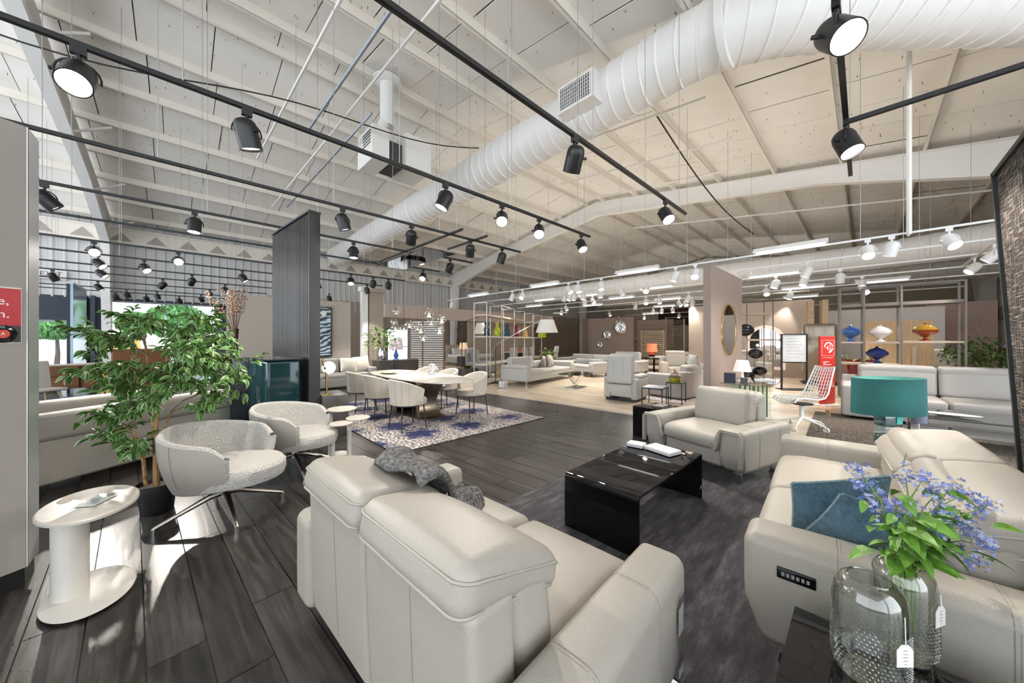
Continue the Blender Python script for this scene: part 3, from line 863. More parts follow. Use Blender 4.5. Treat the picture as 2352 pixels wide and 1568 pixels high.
BG = mat('black_glass', (.010, .010, .012), .025, spec=.7)
def tinted_black():
    m = bpy.data.materials.new('tinted_black_glass'); m.use_nodes = True
    N = m.node_tree.nodes; L = m.node_tree.links; p = N['Principled BSDF']; o = N['Material Output']
    p.inputs['Base Color'].default_value = (.006, .006, .008, 1); p.inputs['Roughness'].default_value = .02; p.inputs['Specular IOR Level'].default_value = .75
    t = N.new('ShaderNodeBsdfTransparent'); t.inputs[0].default_value = (.22, .22, .26, 1)
    x = N.new('ShaderNodeMixShader'); x.inputs[0].default_value = .62
    L.new(t.outputs[0], x.inputs[1]); L.new(p.outputs[0], x.inputs[2]); L.new(x.outputs[0], o.inputs[0])
    return m
BGT = tinted_black()
bridge('coffee_table', 'low black glass coffee table bent from one sheet, on charcoal rug', 'table', (2.79, 1.33, .006), 0, 1.26, .60, .41, BGT, mark=True)
# things on it
for i, (x, y, a, b, rz, lab) in enumerate(((3.18, 1.54, .15, .12, 6, 'small white brochure pile on the black coffee table'), (3.20, 1.30, .27, .17, -14, 'larger white magazine pile on the black coffee table'))):
    t = thing('magazine_pile', lab, 'magazines', (x, y, .4225), rz)
    MB().box(-b/2, -a/2, 0, b/2, a/2, .016).build('lower_magazine', mat('glossy_paper', (.62, .62, .64), .2), t, sharp=0)
    MB().box(-b/2 + .004, -a/2 + .003, .0165, b/2 - .002, a/2 - .002, .030).build('upper_magazine', PAPER, t, sharp=0)
# end table behind the armchair: smoked glass box with shelf
t = thing('end_table', 'black glass end table with a shelf beside the armchair', 'table', (5.15, 2.18, 0), -12)
for x in (-.26, .248): MB().box(x, -.22, 0, x + .012, .22, .44).build('side_panel', BGT, t, sharp=0)
MB().box(-.26, -.22, .44, .26, .22, .452).build('top', SMOKE, t, sharp=0)
MB().box(-.246, -.21, .13, .246, .21, .142).build('shelf', BLACKG, t, sharp=0)
MB().box(-.246, .20, .142, .246, .21, .438).build('back_panel', BLACKG, t, sharp=0)
tag(MB().box(4.98, 2.02, .453, 5.22, 2.18, .485).build('flat_box', mat('dark_grey_card', (.07, .07, .065), .5), sharp=0), 'flat dark grey box on the end table by the armchair', 'box')
# corner table in the near right corner: bent smoked glass, with the vases
bridge('side_table', 'low smoked glass side table in the near right corner', 'table', (1.36, -.12, 0), 0, .62, .60, .46, BGT)

# ================================================================ GLASS VASES AND FLOWERS
def quilted(name, tint, zmin, zmax):
    m = bpy.data.materials.new(name); m.use_nodes = True
    N = m.node_tree.nodes; L = m.node_tree.links; N.remove(N['Principled BSDF']); out = N['Material Output']
    tr = N.new('ShaderNodeBsdfTransparent'); tr.inputs[0].default_value = (*tint, 1)
    gl = N.new('ShaderNodeBsdfGlossy'); gl.inputs['Roughness'].default_value = .08
    lw = N.new('ShaderNodeLayerWeight'); lw.inputs[0].default_value = .4
    mr = N.new('ShaderNodeMapRange'); mr.inputs['To Min'].default_value = .13; mr.inputs['To Max'].default_value = .8
    L.new(lw.outputs['Facing'], mr.inputs['Value'])
    mx = N.new('ShaderNodeMixShader'); L.new(mr.outputs[0], mx.inputs[0]); L.new(tr.outputs[0], mx.inputs[1]); L.new(gl.outputs[0], mx.inputs[2])
    L.new(mx.outputs[0], out.inputs[0]); return m
def vase(name, label, loc, h, r, m, nub_z):
    t = thing(name, label, 'vase', loc)
    prof = [(.0, 0), (r * .80, .002), (r * .93, .012), (r, .05), (r * 1.0, h * .55), (r * .99, h * .78), (r * .93, h * .89), (r * .78, h * .965), (r * .62, h * .995), (r * .58, h), (r * .55, h * .99)]
    MB().vase(prof, 40).build('glass_body', m, t)
    MB().tube([(r * .575 * math.cos(a), r * .575 * math.sin(a), h) for a in [2*math.pi*i/36 for i in range(36)]], .0035, 6, closed=True).build('rim', glass('rim_glass', (.8, .85, .8), .25), t)
    # pressed nubs over the lower half
    nb = MB(); rows = int(nub_z / .0105)
    for j in range(rows):
        z = .03 + j * .0105; nn = int(2 * math.pi * r / .0105)
        rr = r if z > .05 else r * (.93 + .07 * (z - .012) / .038)
        for i in range(nn):
            a = 2 * math.pi * (i + (j % 2) * .5) / nn; s = .0042
            ca, sa = math.cos(a), math.sin(a); p = Vector((rr * ca, rr * sa, z)); tv = Vector((-sa, ca, 0)) * s; nv_ = Vector((ca, sa, 0)) * .0035; up = Vector((0, 0, s))
            nb.add([p - tv, p + up, p + tv, p - up, p + nv_], [(0, 3, 4), (3, 2, 4), (2, 1, 4), (1, 0, 4)])
    nb.build('pressed_nubs', glass('nub_glass', (.80, .84, .78), .22, .06), t, sharp=0, fix=False, kind='stuff')
    return t
VGL = quilted('grey_green_glass', (.91, .93, .88), 0, 1)
v1p = Vector((1.46, -.01, .463)); v2p = Vector((1.64, -.085, .463))
vase('glass_vase', 'empty grey green glass vase with nubbed base, nearest the camera', v1p, .285, .083, VGL, .15)
vase('glass_vase', 'grey green glass vase holding the blue flowers', v2p, .285, .074, VGL, .14)
def price_tag(name, label, p, out, h0, h1, rz):
    t = thing(name, label, 'tag', p, rz)
    MB().tube([(0, 0, h0), (0, -.002, h1)], .0012, 5).build('string', PAPER, t)
    MB().prism([(-.022, 0), (.022, 0), (.022, .045), (.009, .060), (-.009, .060), (-.022, .045)], -.0008, .0008, TR(0, 0, h1 - .058, rx=90)).build('card', TAGCARD, t, sharp=0)
    q = MB()
    for i, wdt in enumerate((.006, .012, .014, .012, .010)): q.box(-wdt/2, -.0018, h1 - .050 + i * .009, wdt/2, -.0012, h1 - .0485 + i * .009)
    q.build('print', mat('faint_print', (.45, .33, .25), .7), t, sharp=0)
cdir = Vector((-CH, -SH, 0))
p1 = v1p + cdir.normalized() * 0.090 + Vector((.002, -.002, 0)); price_tag('price_tag', 'small white price tag hanging on the empty glass vase', p1, None, .24, .165, -44)
p2 = v2p + Vector((-.030, -.072, 0)); price_tag('price_tag', 'white price tag with brown print on the flower vase', p2, None, .235, .20, -28)

PETAL = mat('blue_petal', (.14, .20, .52), .6, var=(60, .35)); PETAL2 = mat('pale_blue_petal', (.38, .44, .66), .6); BUD = mat('ochre_bud', (.36, .27, .12), .7)
STEMG = mat('flower_stem', (.16, .26, .06), .6); FLEAF = mat('flower_leaf', (.10, .23, .025), .5, var=(18, .4))
fb = thing('flower_bunch', 'bunch of small blue flowers with bright green leaves', 'flowers', v2p)
rnd = random.Random(4)
heads = [(1968, 1075), (1985, 1110), (2005, 1140), (2080, 1095), (2120, 1100), (2180, 1120), (2150, 1135), (2215, 1135), (2240, 1170), (2270, 1160), (2065, 1160), (2100, 1165), (2020, 1165), (2135, 1220), (2200, 1200), (2225, 1215), (2250, 1240), (2265, 1255), (2210, 1265), (2235, 1290), (2050, 1185), (2160, 1170)]
def dt(v): return v.x * CH + v.y * SH
D2 = dt(v2p)
stemroot = Vector((0, 0, .05))
stems = MB()
for k, (u, v) in enumerate(heads):
    dd = D2 + rnd.uniform(-.06, .07)
    P = at(u, v, dd) - v2p
    sx = Vector((rnd.uniform(-.02, .02), rnd.uniform(-.02, .02), .02)); nk = Vector((P.x * .18, P.y * .18, .32))
    mid = nk.lerp(P, .55) + Vector((rnd.uniform(-.015, .015), rnd.uniform(-.015, .015), .03))
    pts = [sx, nk * .6 + sx * .4, nk, mid, P]
    stems.tube(pts, [.0035, .0035, .003, .0022, .0014], 5)
    c = MB(); rn = random.Random(k)
    for i in range(46):
        q = P + Vector((rn.gauss(0, .0135), rn.gauss(0, .0135), rn.gauss(0, .012)))
        e = Euler((rn.uniform(-1.2, 1.2), rn.uniform(-1.2, 1.2), rn.uniform(0, 6))).to_matrix(); s = rn.uniform(.0046, .0074)
        c.mi = 0 if rn.random() < .62 else 1
        if i % 7 == 0: c.mi = 2; s *= .7
        for a in range(5):
            th0 = a * 2 * math.pi / 5
            p0 = Vector((0, 0, 0)); pa = Vector((math.cos(th0 - .45) * s * .8, math.sin(th0 - .45) * s * .8, s * .1)); pb_ = Vector((math.cos(th0) * s * 1.25, math.sin(th0) * s * 1.25, s * .22)); pc = Vector((math.cos(th0 + .45) * s * .8, math.sin(th0 + .45) * s * .8, s * .1))
            c.add([q + e @ x for x in (p0, pa, pb_, pc)], [(0, 1, 2, 3)])
    c.build('flower_head', [PETAL, PETAL2, BUD], fb, sharp=0, fix=False, kind='stuff')
stems.build('stems', STEMG, fb, fix=False)
def leaf_mesh(name, L, W, mats, fold=.25, droop=.2, edge=True, n=4):
    """folded leaf along +x with a paler rim when two materials are given"""
    b = MB(); rows = []
    for i in range(n + 1):
        t = i / n; x = L * t; wv = W / 2 * math.sin(math.pi * t ** .8) ** .9 if 0 < t < 1 else 0.0005
        z = -droop * L * t * t
        rows.append([(x, -wv, z + fold * wv), (x, -wv * .72, z + fold * wv * .72), (x, 0, z), (x, wv * .72, z + fold * wv * .72), (x, wv, z + fold * wv)])
    for r_ in rows: b.v += r_
    for i in range(n):
        for j in range(4):
            a = i * 5 + j; b.f.append((a, a + 1, a + 6, a + 5)); b.m.append(1 if (j in (0, 3) and edge) else 0)
    return b.build(name, mats, None, sharp=0, fix=False)
lf = leaf_mesh('leaf', .072, .040, [FLEAF, FLEAF], edge=False, droop=.5, fold=.3); first = True
for k in range(120):
    u, v = heads[rnd.randrange(len(heads))] if k < 26 else (rnd.gauss(2098, 34), rnd.uniform(1180, 1310))
    u += rnd.uniform(-15, 15); v += rnd.uniform(10, 60) if k < 26 else 0
    P = at(u, v, D2 + rnd.uniform(-.07, .05)) - v2p
    if P.z < .30: P.z = .30 + rnd.uniform(0, .05); P.x *= .4; P.y *= .4
    if first: o = lf; first = False
    else: o = lf.copy(); COL.objects.link(o)
    o.parent = fb; s = rnd.uniform(.55, 1.15)
    az = math.atan2(P.y, P.x) + rnd.uniform(-.7, .7)
    o.location = P; o.scale = (s, s, s); o.rotation_euler = (rnd.uniform(-.5, .5), rnd.uniform(-.7, .3), az)
# the two blue cushions lean against the near arm of the right-hand sofa
cushion('cushion', 'teal blue chenille cushion standing behind the folded one', lean(2.37, .09, .60, 128, -14, 8), .42, .33, .13)
cushion('cushion', 'folded teal blue cushion slumped against the near arm, front one', lean(2.22, -.02, .60, 120, -30, -14), .36, .30, .13)
# ================================================================ LEFT FOREGROUND
# red poster on the pale wall end
def poster():
    t = thing('wall_poster', 'red wall poster with white lettering on the pale wall end', 'poster')
    t.matrix_world = TW @ Matrix.Translation((-.027, 0, 1.59))
    RED = mat('poster_red', (.46, .022, .035), .35); DK = mat('poster_dark', (.035, .034, .036), .35)
    MB().box(-.50, -.006, -.16, .003, -.0005, .16).build('board', mat('poster_board', (.6, .57, .52), .4), t, sharp=0)
    MB().box(-.50, -.0075, -.06, 0, -.006, .152).build('red_field', RED, t, sharp=0)
    MB().box(-.50, -.0075, -.155, 0, -.006, -.06).build('photo_field', DK, t, sharp=0)
    text('e,', .062, 'lettering', PAPER, t, TR(-.040, -.0085, .078, rx=90), .001, 'RIGHT')
    text('n.', .062, 'lettering', PAPER, t, TR(-.038, -.0085, .004, rx=90), .001, 'RIGHT')
    MB().lathe([(0.0, 0), (.048, 0), (.050, .002), (.046, .003), (0, .003)], 28, T=TR(-.062, -.0078, -.107, rx=90)).build('printed_dish', BLACKG, t)
    MB().lathe([(0.0, 0), (.024, 0), (.024, .001), (0, .0012)], 24, T=TR(-.062, -.0108, -.107, rx=90)).build('printed_badge', mat('badge_red', (.55, .06, .03), .4), t)
    text('A', .022, 'lettering', PAPER, t, TR(-.062, -.0125, -.107, rx=90), .001)
poster()
# oval pedestal side table and the glass slab on it
MARB = mat('travertine', (.50, .465, .41), .35, var=(5, .10), stretch=(1, 4, 1))
t = thing('side_table', 'cream oval pedestal side table beside the pale wall end', 'table', (-.36, 3.07, 0), 3)
MB().lathe([(0, .012), (.17, .012), (.176, .018), (.176, .021), (.168, .025), (0, .025)], 56, sx=1, sy=1.52).build('base_plate', WHITEM, t)
MB().lathe([(0, .505), (.183, .505), (.190, .509), (.190, .522), (.183, .528), (0, .528)], 56, sx=1, sy=1.5).build('top', MARB, t)
MB().lathe([(.070, .025), (.070, .505)], 40, c=(-.075, .055, 0), sx=1.0, sy=1.35).build('pedestal', WHITEM, t)
MB().lathe([(0, 0), (.150, 0), (.150, .012), (0, .012)], 40, sx=1, sy=1.5).build('foot_pad', BLACKS, t)
MB().lathe([(.0, .5285), (.055, .5285), (.0, .5292)], 24, c=(-.10, .13, 0), sx=.55, sy=1).build('grip_hole', mat('travertine_shade', (.46, .40, .33), .6), t)
t = thing('photo_block', 'clear acrylic photo block lying on the oval side table', 'photo block', (-.335, 3.05, .5285), 58)
MB().rb(.15, .10, .016, .002, c=(0, 0, .008), n=1, k=1).build('acrylic', CLEAR, t, sharp=20)
MB().box(-.068, -.043, .003, .068, .043, .005).build('print', mat('pale_print', (.66, .67, .66), .5, var=(30, .18)), t, sharp=0)

# ---------------- potted fig tree
def fig():
    t = thing('fig_tree', 'variegated weeping fig tree in a black pot by the tub chair', 'tree', (-.13, 4.16, 0))
    pot = MB().lathe([(0, 0), (.095, 0), (.10, .01), (.122, .205), (.133, .207), (.135, .25), (.128, .252), (.122, .235), (.118, .22), (0, .215)], 36).build('pot', mat('pot_black', (.010, .010, .011), .45), t)
    MB().lathe([(0, .222), (.06, .226), (.117, .219)], 24).build('moss', mat('dry_moss', (.20, .15, .10), .95, bump=('n', 60, 1)), t)
    BARK = mat('fig_bark', (.30, .175, .07), .7, var=(25, .45), bump=('n', 50, .5)); TWIG = mat('fig_twig', (.13, .085, .055), .7)
    def P(u, v, d): return at(u, v, d) - Vector((-.13, 4.16, 0))
    base = dt(Vector((-.13, 4.16, 0)))
    trunks = [[(336, 1122, .0), (330, 1060, .01), (316, 1015, .02), (300, 985, .0), (270, 990, -.05)],
              [(358, 1118, .02), (357, 1040, .03), (352, 960, .05), (345, 880, .08), (338, 815, .1), (330, 770, .1)],
              [(362, 1115, .0), (358, 1000, -.01), (364, 930, -.03), (372, 870, -.05), (385, 820, -.05), (420, 790, .0)],
              [(366, 1050, .03), (378, 985, .06), (392, 945, .10), (420, 920, .14), (470, 900, .16)]]
    tips = []
    for k, tr in enumerate(trunks):
        pts = [P(u, v, base + dd) for u, v, dd in tr]
        n = len(pts); r0 = (.016, .019, .015, .008)[k]
        MB().tube(pts, [r0 * (1 - .68 * i / (n - 1)) for i in range(n)], 8).build('trunk', BARK, t)
    # leaf sprays: (branch start, tip) in picture units with depth offsets
    sprays = [((352, 960), (200, 800), .0), ((345, 900), (170, 850), -.1), ((345, 880), (235, 900), -.15), ((338, 815), (240, 770), .12), ((335, 800), (300, 720), .1), ((330, 790), (355, 715), .15),
              ((372, 870), (430, 760), .1), ((385, 820), (500, 760), .2), ((385, 820), (540, 770), .05), ((385, 830), (570, 830), .2), ((400, 830), (520, 860), .05), ((392, 945), (500, 930), .1),
              ((420, 920), (520, 900), .15), ((385, 850), (440, 850), -.1), ((372, 870), (400, 880), -.12), ((300, 985), (215, 950), -.05), ((290, 990), (230, 1010), -.08), ((316, 1015), (260, 1020), -.1), ((330, 1000), (320, 1035), -.12),
              ((352, 960), (300, 930), -.1), ((358, 940), (350, 900), -.15), ((420, 790), (480, 720), .1), ((338, 815), (190, 760), .0), ((420, 800), (560, 900), .25), ((400, 870), (460, 890), -.05), ((380, 870), (350, 850), -.1),
              ((410, 850), (490, 820), -.1), ((410, 830), (440, 800), -.15), ((345, 880), (270, 840), -.18), ((352, 930), (250, 940), .05)]
    GL = mat('fig_leaf', (.055, .155, .035), .38, var=(14, .45)); GE = mat('fig_leaf_margin', (.30, .42, .12), .4)
    leaf = leaf_mesh('leaf', .072, .034, [GL, GE], fold=.35, droop=.35)
    rn = random.Random(9); twigs = MB(); allp = []
    for (a, b, dd) in sprays:
        A = P(a[0], a[1], base + dd * .2); B = P(b[0], b[1], base + dd)
        mid = A.lerp(B, .55) + Vector((0, 0, .05))
        twigs.tube([A, mid, B], [.005, .0035, .0015], 5)
        ln = (B - A).length
        for s in range(int(10 + ln * 14)):
            f = .35 + .68 * rn.random()
            c = A.lerp(mid, f / .55) if f < .55 else mid.lerp(B, (f - .55) / .45)
            dv = Vector((rn.gauss(0, 1), rn.gauss(0, 1), rn.gauss(-.15, .6))).normalized()
            q = c + dv * rn.uniform(.05, .15)
            twigs.tube([c, q], [.0018, .001], 4, cap=False)
            for j in range(6):
                w_ = c.lerp(q, .25 + .17 * j)
                allp.append((w_, (q - c).normalized()))
    twigs.build('twigs', TWIG, t, fix=False, kind='stuff')
    rn.shuffle(allp); first = True
    allp.sort(key=lambda e: dt(e[0]))
    restm = MB(); lv = [Vector(v.co) for v in leaf.data.vertices]; lfc = [tuple(p.vertices) for p in leaf.data.polygons]; lmi = [p.material_index for p in leaf.data.polygons]
    for k, (p, dr) in enumerate(allp):
        dr = (dr + Vector((rn.gauss(0, .5), rn.gauss(0, .5), rn.gauss(-.25, .35)))).normalized()
        s = rn.uniform(.75, 1.25)
        M = dr.to_track_quat('X', 'Z').to_matrix().to_4x4() @ Euler((rn.uniform(-.9, .9), 0, 0)).to_matrix().to_4x4()
        M = Matrix.Translation(p) @ M @ Matrix.Scale(s, 4)
        if k < 295:
            if first: o = leaf; first = False
            else: o = leaf.copy(); COL.objects.link(o)
            o.parent = t; o.matrix_local = M
        else:
            n0 = len(restm.v); restm.v += [tuple(M @ v) for v in lv]; restm.f += [tuple(i + n0 for i in f) for f in lfc]; restm.m += lmi
    restm.build('leaves', [GL, GE], t, sharp=0, fix=False, kind='stuff')
    return len(allp)
fig()

# ---------------- two tub chairs
BRONZEL = mat('champagne_steel', (.30, .27, .235), .3, 1)
def tub(loc, rz, label):
    t = thing('tub_chair', label, 'chair', loc, rz, 'swivel tub chairs')
    # front is -y. horseshoe shell
    n = 40; A = R(118)
    def ring(a, zf, inset):
        k = abs(a) / A
        rx, ry = .405 - inset, .375 - inset
        x = rx * math.sin(a); y = ry * math.cos(a)
        if y < 0: y = y * 1.28
        return x, y
    def ztop(a):
        k = abs(a) / A
        return .735 - .10 * k ** 1.5 - (.07 * max(0, (k - .86) / .14) ** 2)
    def shell(ins_top, ins_bot, z0):
        return None
    th = .062
    outer = []; inner = []; rows = 7
    def pt(a, f, side):
        # f 0 bottom .. 1 top ; shell narrows towards its foot
        zb = .285 + .02 * (abs(a) / A); z = zb + (ztop(a) - zb) * f
        tap = .085 * (1 - f) ** 2.2
        x, y = ring(a, f, tap + (0 if side == 0 else th * (1 - .25 * f)))
        return Vector((x, y, z))
    def sheet(side, name, m):
        b = MB(); v = []
        for i in range(n + 1):
            a = -A + 2 * A * i / n
            for j in range(rows + 1): v.append(pt(a, j / rows, side))
        f = [(i*(rows+1)+j, (i+1)*(rows+1)+j, (i+1)*(rows+1)+j+1, i*(rows+1)+j+1) for i in range(n) for j in range(rows)]
        b.add(v, f); return b
    o = sheet(0, 's', None)
    o.build('outer_shell', LEATHER, t, fix=False)
    b = sheet(1, 's', None)
    # rolled rim and front edges in boucle
    v = []; 
    for i in range(n + 1):
        a = -A + 2 * A * i / n; p, q = pt(a, 1, 0), pt(a, 1, 1); c = (p + q) / 2
        v += [p, c + Vector((0, 0, .018)) + (p - c) * .5, c + Vector((0, 0, .018)) + (q - c) * .5, q]
    f = [(i*4+j, i*4+j+1, (i+1)*4+j+1, (i+1)*4+j) for i in range(n) for j in range(3)]
    b.add(v, f)
    for a in (-A, A):
        vv = []
        for j in range(rows + 1):
            p, q = pt(a, j / rows, 0), pt(a, j / rows, 1); c = (p + q) / 2; tv = Vector((math.cos(a), -math.sin(a), 0)) * (1 if a > 0 else -1)
            vv += [p, c + tv * .03 + (p - c) * .6, c + tv * .03 + (q - c) * .6, q]
        b.add(vv, [(j*4+k, j*4+k+1, (j+1)*4+k+1, (j+1)*4+k) for j in range(rows) for k in range(3)])
    b.build('inner_shell', BOUCLE, t, fix=False)
    # leather underside
    b = MB(); v = [(0, 0, .283)]
    for i in range(n + 1): v.append(pt(-A + 2 * A * i / n, 0, 0))
    b.add(v, [(0, i, i + 1) for i in range(1, n + 1)]); b.build('shell_floor', LEATHER, t, fix=False)
    for k in (-.62, 0, .62):
        seam(t, [pt(k * A, j / 6, 0) + Vector((math.sin(k*A), math.cos(k*A), 0)) * .001 for j in range(1, 7)], .0022)
    # seat: thick round cushion pushed forward
    def sf(p, thh):
        x, y, z = p
        return (x, y * (1.16 if y < 0 else .92), z)
    MB().lathe([(0, .30), (.28, .30), (.325, .315), (.338, .36), (.335, .415), (.315, .442), (.25, .452), (0, .458)], 44, c=(0, -.055, 0), fn=sf).build('seat', BOUCLE, t)
    # swivel base: hub and four splayed arms
    st = MB().cyl((0, -.02, .285), (0, -.02, .16), .028, .034, 16); st.build('column', STEEL, t)
    for a in (40, 130, 220, 310):
        ca, sa = math.cos(R(a)), math.sin(R(a))
        b = MB()
        b.tube([(0, -.02, .195), (.10 * ca, -.02 + .10 * sa, .180), (.40 * ca, -.02 + .40 * sa, .058), (.415 * ca, -.02 + .415 * sa, .045)], [.024, .022, .013, .012], 8)
        lg = b.build('leg', BRONZEL, t)
        MB().cyl((.412 * ca, -.02 + .412 * sa, .05), (.412 * ca, -.02 + .412 * sa, 0), .015, .013, 10).build('foot', STEEL, lg)
    return t
tub((.26, 3.70, 0), 55, 'swivel tub chair in cream leather and boucle, beside the fig pot')
tub((.90, 4.38, 0), 50, 'swivel tub chair in cream leather and boucle, nearer the small tables')

# ---------------- three small cream drink tables
def drink(loc, rz, h, rt, rb_, label):
    t = thing('drink_table', label, 'table', loc, rz, 'small cream drink tables')
    MB().lathe([(0, 0), (rb_, 0), (rb_, .012), (rb_ - .004, .016), (0, .016)], 36, c=(rb_ * .72, 0, 0)).build('base_plate', WHITEM, t)
    MB().cyl((0, 0, .016), (0, 0, h - .015), .026, n=18).build('stem', WHITEM, t)
    MB().lathe([(0, h - .016), (rt - .004, h - .016), (rt, h - .012), (rt, h - .004), (rt - .004, h), (0, h)], 36, c=(rt * .78, 0, 0)).build('top', MARB, t)
drink((1.26, 4.24, 0), -42, .50, .12, .125, 'cream drink table half hidden behind the tub chair seat')
drink((1.47, 4.32, 0), -42, .52, .135, .125, 'lower cream drink table nearest the patterned rug')
drink((1.36, 4.66, 0), -25, .585, .17, .12, 'taller cream drink table beside the dark plinth')

# ---------------- long cream sofa behind the fig tree, seen from behind
def long_sofa():
    t = thing('sofa', 'long cream leather sofa standing behind the fig tree', 'sofa', (-.62, 5.62, 0), 0)
    # back faces the camera (-y side is the rear); runs along x
    dirv = Vector((.83, .56, 0)).normalized()
    t.rotation_euler = (0, 0, math.atan2(dirv.y, dirv.x))
    x0 = -1.15
    for i, (a, b) in enumerate(((-1.35, -.62), (-.61, 1.35))):
        w_ = b - a; cx = (a + b) / 2
        MB().rb(w_ - .01, .16, .44, .03, c=(cx, 0, .30), n=3).build('back_panel', LEATHER, t)
        h = MB().rb(w_ - .01, .22, .26, .06, c=(cx, .0, .62), n=5, k=4, puff=(0, .01, .01)).build('headrest', LEATHER, t)
        seam(h, [(a + .04, -.112, .52), (a + .03, -.114, .66), (a + .07, -.105, .715), (b - .07, -.105, .715), (b - .03, -.114, .66)], .003)
        MB().rb(w_ - .01, .24, .20, .05, c=(cx, .24, .74), n=4, k=3).build('headrest_pad', LEATHER, t)
        MB().rb(w_ - .01, .66, .20, .05, c=(cx, .48, .36), n=4, k=3).build('seat_cushion', LEATHER, t)
    MB().rb(2.68, .85, .18, .03, c=(0, .40, .18), n=2).build('body', LEATHER, t)
    for x in (-1.2, 1.2):
        for y in (.05, .75): MB().box(x - .02, y - .02, 0, x + .02, y + .02, .10).build('leg', BLACKM, t, sharp=0)
long_sofa()

# ---------------- fluted screen, teal cabinet, vase of dried branches, plinth and globe lamp
FLUTE = mat('fluted_dark_wood', (.020, .017, .018), .34, var=(2.2, .3), stretch=(6, 6, .5))
scr = thing('fluted_screen', 'tall dark fluted timber screen behind the tub chairs', 'screen', (1.42, 5.60, 0), 0)
dv = Vector((math.sin(R(-5.4)), math.cos(R(-5.4)), 0))      # runs away from the camera
nv = Vector((-dv.y, dv.x, 0))                               # face towards the left of view
LS = 1.72; HS = 3.30
b = MB(); b.bar(dv * 0 + Vector((0, 0, HS/2)), dv * LS + Vector((0, 0, HS/2)), .09, HS); b.build('core', mat('screen_core', (.022, .020, .020), .35), scr, sharp=0)
sl = None; nsl = 44
for i in range(nsl):
    p = dv * (LS * (i + .5) / nsl) + nv * .058
    if sl is None: sl = MB().box(-.013, -.011, .0, .013, .011, HS - .03).build('flute', FLUTE, scr, sharp=0); o = sl
    else: o = sl.copy(); COL.objects.link(o)
    o.location = p; o.rotation_euler = (0, 0, math.atan2(dv.y, dv.x) - R(90))
MB().bar(dv * -.02 + Vector((0, 0, HS + .012)), dv * (LS + .02) + Vector((0, 0, HS + .012)), .17, .03).build('cap', mat('screen_cap', (.05, .055, .06), .35), scr, sharp=0)
MB().bar(dv * -.012 + nv * .0 + Vector((0, 0, HS/2)), dv * .012 + Vector((0, 0, HS/2)), .15, HS).build('end_post', mat('screen_end', (.040, .036, .034), .35), scr, sharp=0)

TEAL = mat('teal_lacquer', (.010, .045, .052), .07, spec=.7)
cab = thing('lacquer_cabinet', 'glossy dark teal cabinet standing before the fluted screen', 'cabinet', (.90, 6.12, 0), 0)
cang = math.atan2(dv.y, dv.x) - R(90); cab.rotation_euler = (0, 0, cang)
MB().rb(.42, .95, 1.12, .04, c=(.12, 0, .60), n=2, k=3).build('body', TEAL, cab)
MB().box(-.10, -.49, 1.165, .34, .49, 1.18).build('top', mat('dark_glass_top', (.05, .06, .07), .05), cab, sharp=0)
MB().box(-.096, -.012, .10, -.088, -.004, 1.14).build('door_gap', BLACKM, cab, sharp=0)
MB().box(-.108, -.06, .52, -.094, -.045, .78).build('handle', CHROME, cab, sharp=0)
MB().box(-.04, -.44, 0, .30, .44, .04).build('plinth', BLACKM, cab, sharp=0)
vs_ = thing('branch_vase', 'slim dark vase of dried blossom branches beside the teal cabinet', 'vase', (.62, 6.75, 1.18), 0)
stc = MB().box(.40, 6.62, .0, .78, 6.92, 1.178).build('pedestal', mat('dark_mirror', (.06, .07, .09), .08), sharp=0); tag(stc, 'narrow dark mirrored pedestal under the branch vase', 'pedestal')
MB().lathe([(0, 0), (.045, 0), (.05, .02), (.035, .2), (.045, .38), (.05, .44), (.043, .44), (.03, .3)], 20).build('body', mat('brown_ceramic', (.05, .022, .015), .2), vs_)
rn = random.Random(21); br = MB(); bl = MB()
for k in range(13):
    a = rn.uniform(0, 6.28); q = Vector((rn.gauss(0, .10) , rn.gauss(0, .10), rn.uniform(.95, 1.22)))
    if k < 3: q = Vector((-.34 + .05*k, .10, .98 - .05*k))
    m_ = Vector((q.x * .3, q.y * .3, .55)); br.tube([(0, 0, .3), m_, q], [.005, .004, .002], 5)
    for j in range(26):
        c = m_.lerp(q, rn.uniform(.25, 1.02)) + Vector((rn.gauss(0, .024), rn.gauss(0, .024), rn.gauss(0, .02)))
        bl.ball(c, rn.uniform(.007, .014), 6, 4)
br.build('twigs', mat('dry_twig', (.10, .05, .03), .8), vs_, fix=False, kind='stuff')
bl.build('blossoms', mat('dried_blossom', (.36, .24, .17), .9), vs_, fix=False, kind='stuff')
pln = MB().rb(.36, .62, .62, .006, n=1, k=1, c=(0, 0, .31)).build('plinth_cabinet', mat('brown_grey_veneer', (.062, .054, .048), .35, var=(5, .25)), sharp=30)
pln.location = (1.70, 5.80, 0); pln.rotation_euler = (0, 0, R(-4)); tag(pln, 'dark brown plinth cabinet behind the drink tables', 'cabinet')
gl = thing('globe_lamp', 'brass table lamp with an opal globe on the dark plinth', 'lamp', (1.58, 5.66, .62), 0)
MB().lathe([(0, 0), (.085, 0), (.085, .012), (0, .014)], 28).build('base', GOLD, gl)
MB().tube([(.02, 0, .012), (.02, 0, .30), (-.02, .0, .46), (-.035, 0, .54)], .016, 10).build('stem', GOLD, gl)
MB().ball((.06, .03, .405), .095, 24, 16).build('globe', mat('opal_glass', (.9, .88, .84), .3, emit=(1, .88, .70, 1.3)), gl)
MB().ball((0.0, -.02, .405), .026, 14, 10).build('clamp', GOLD, gl)

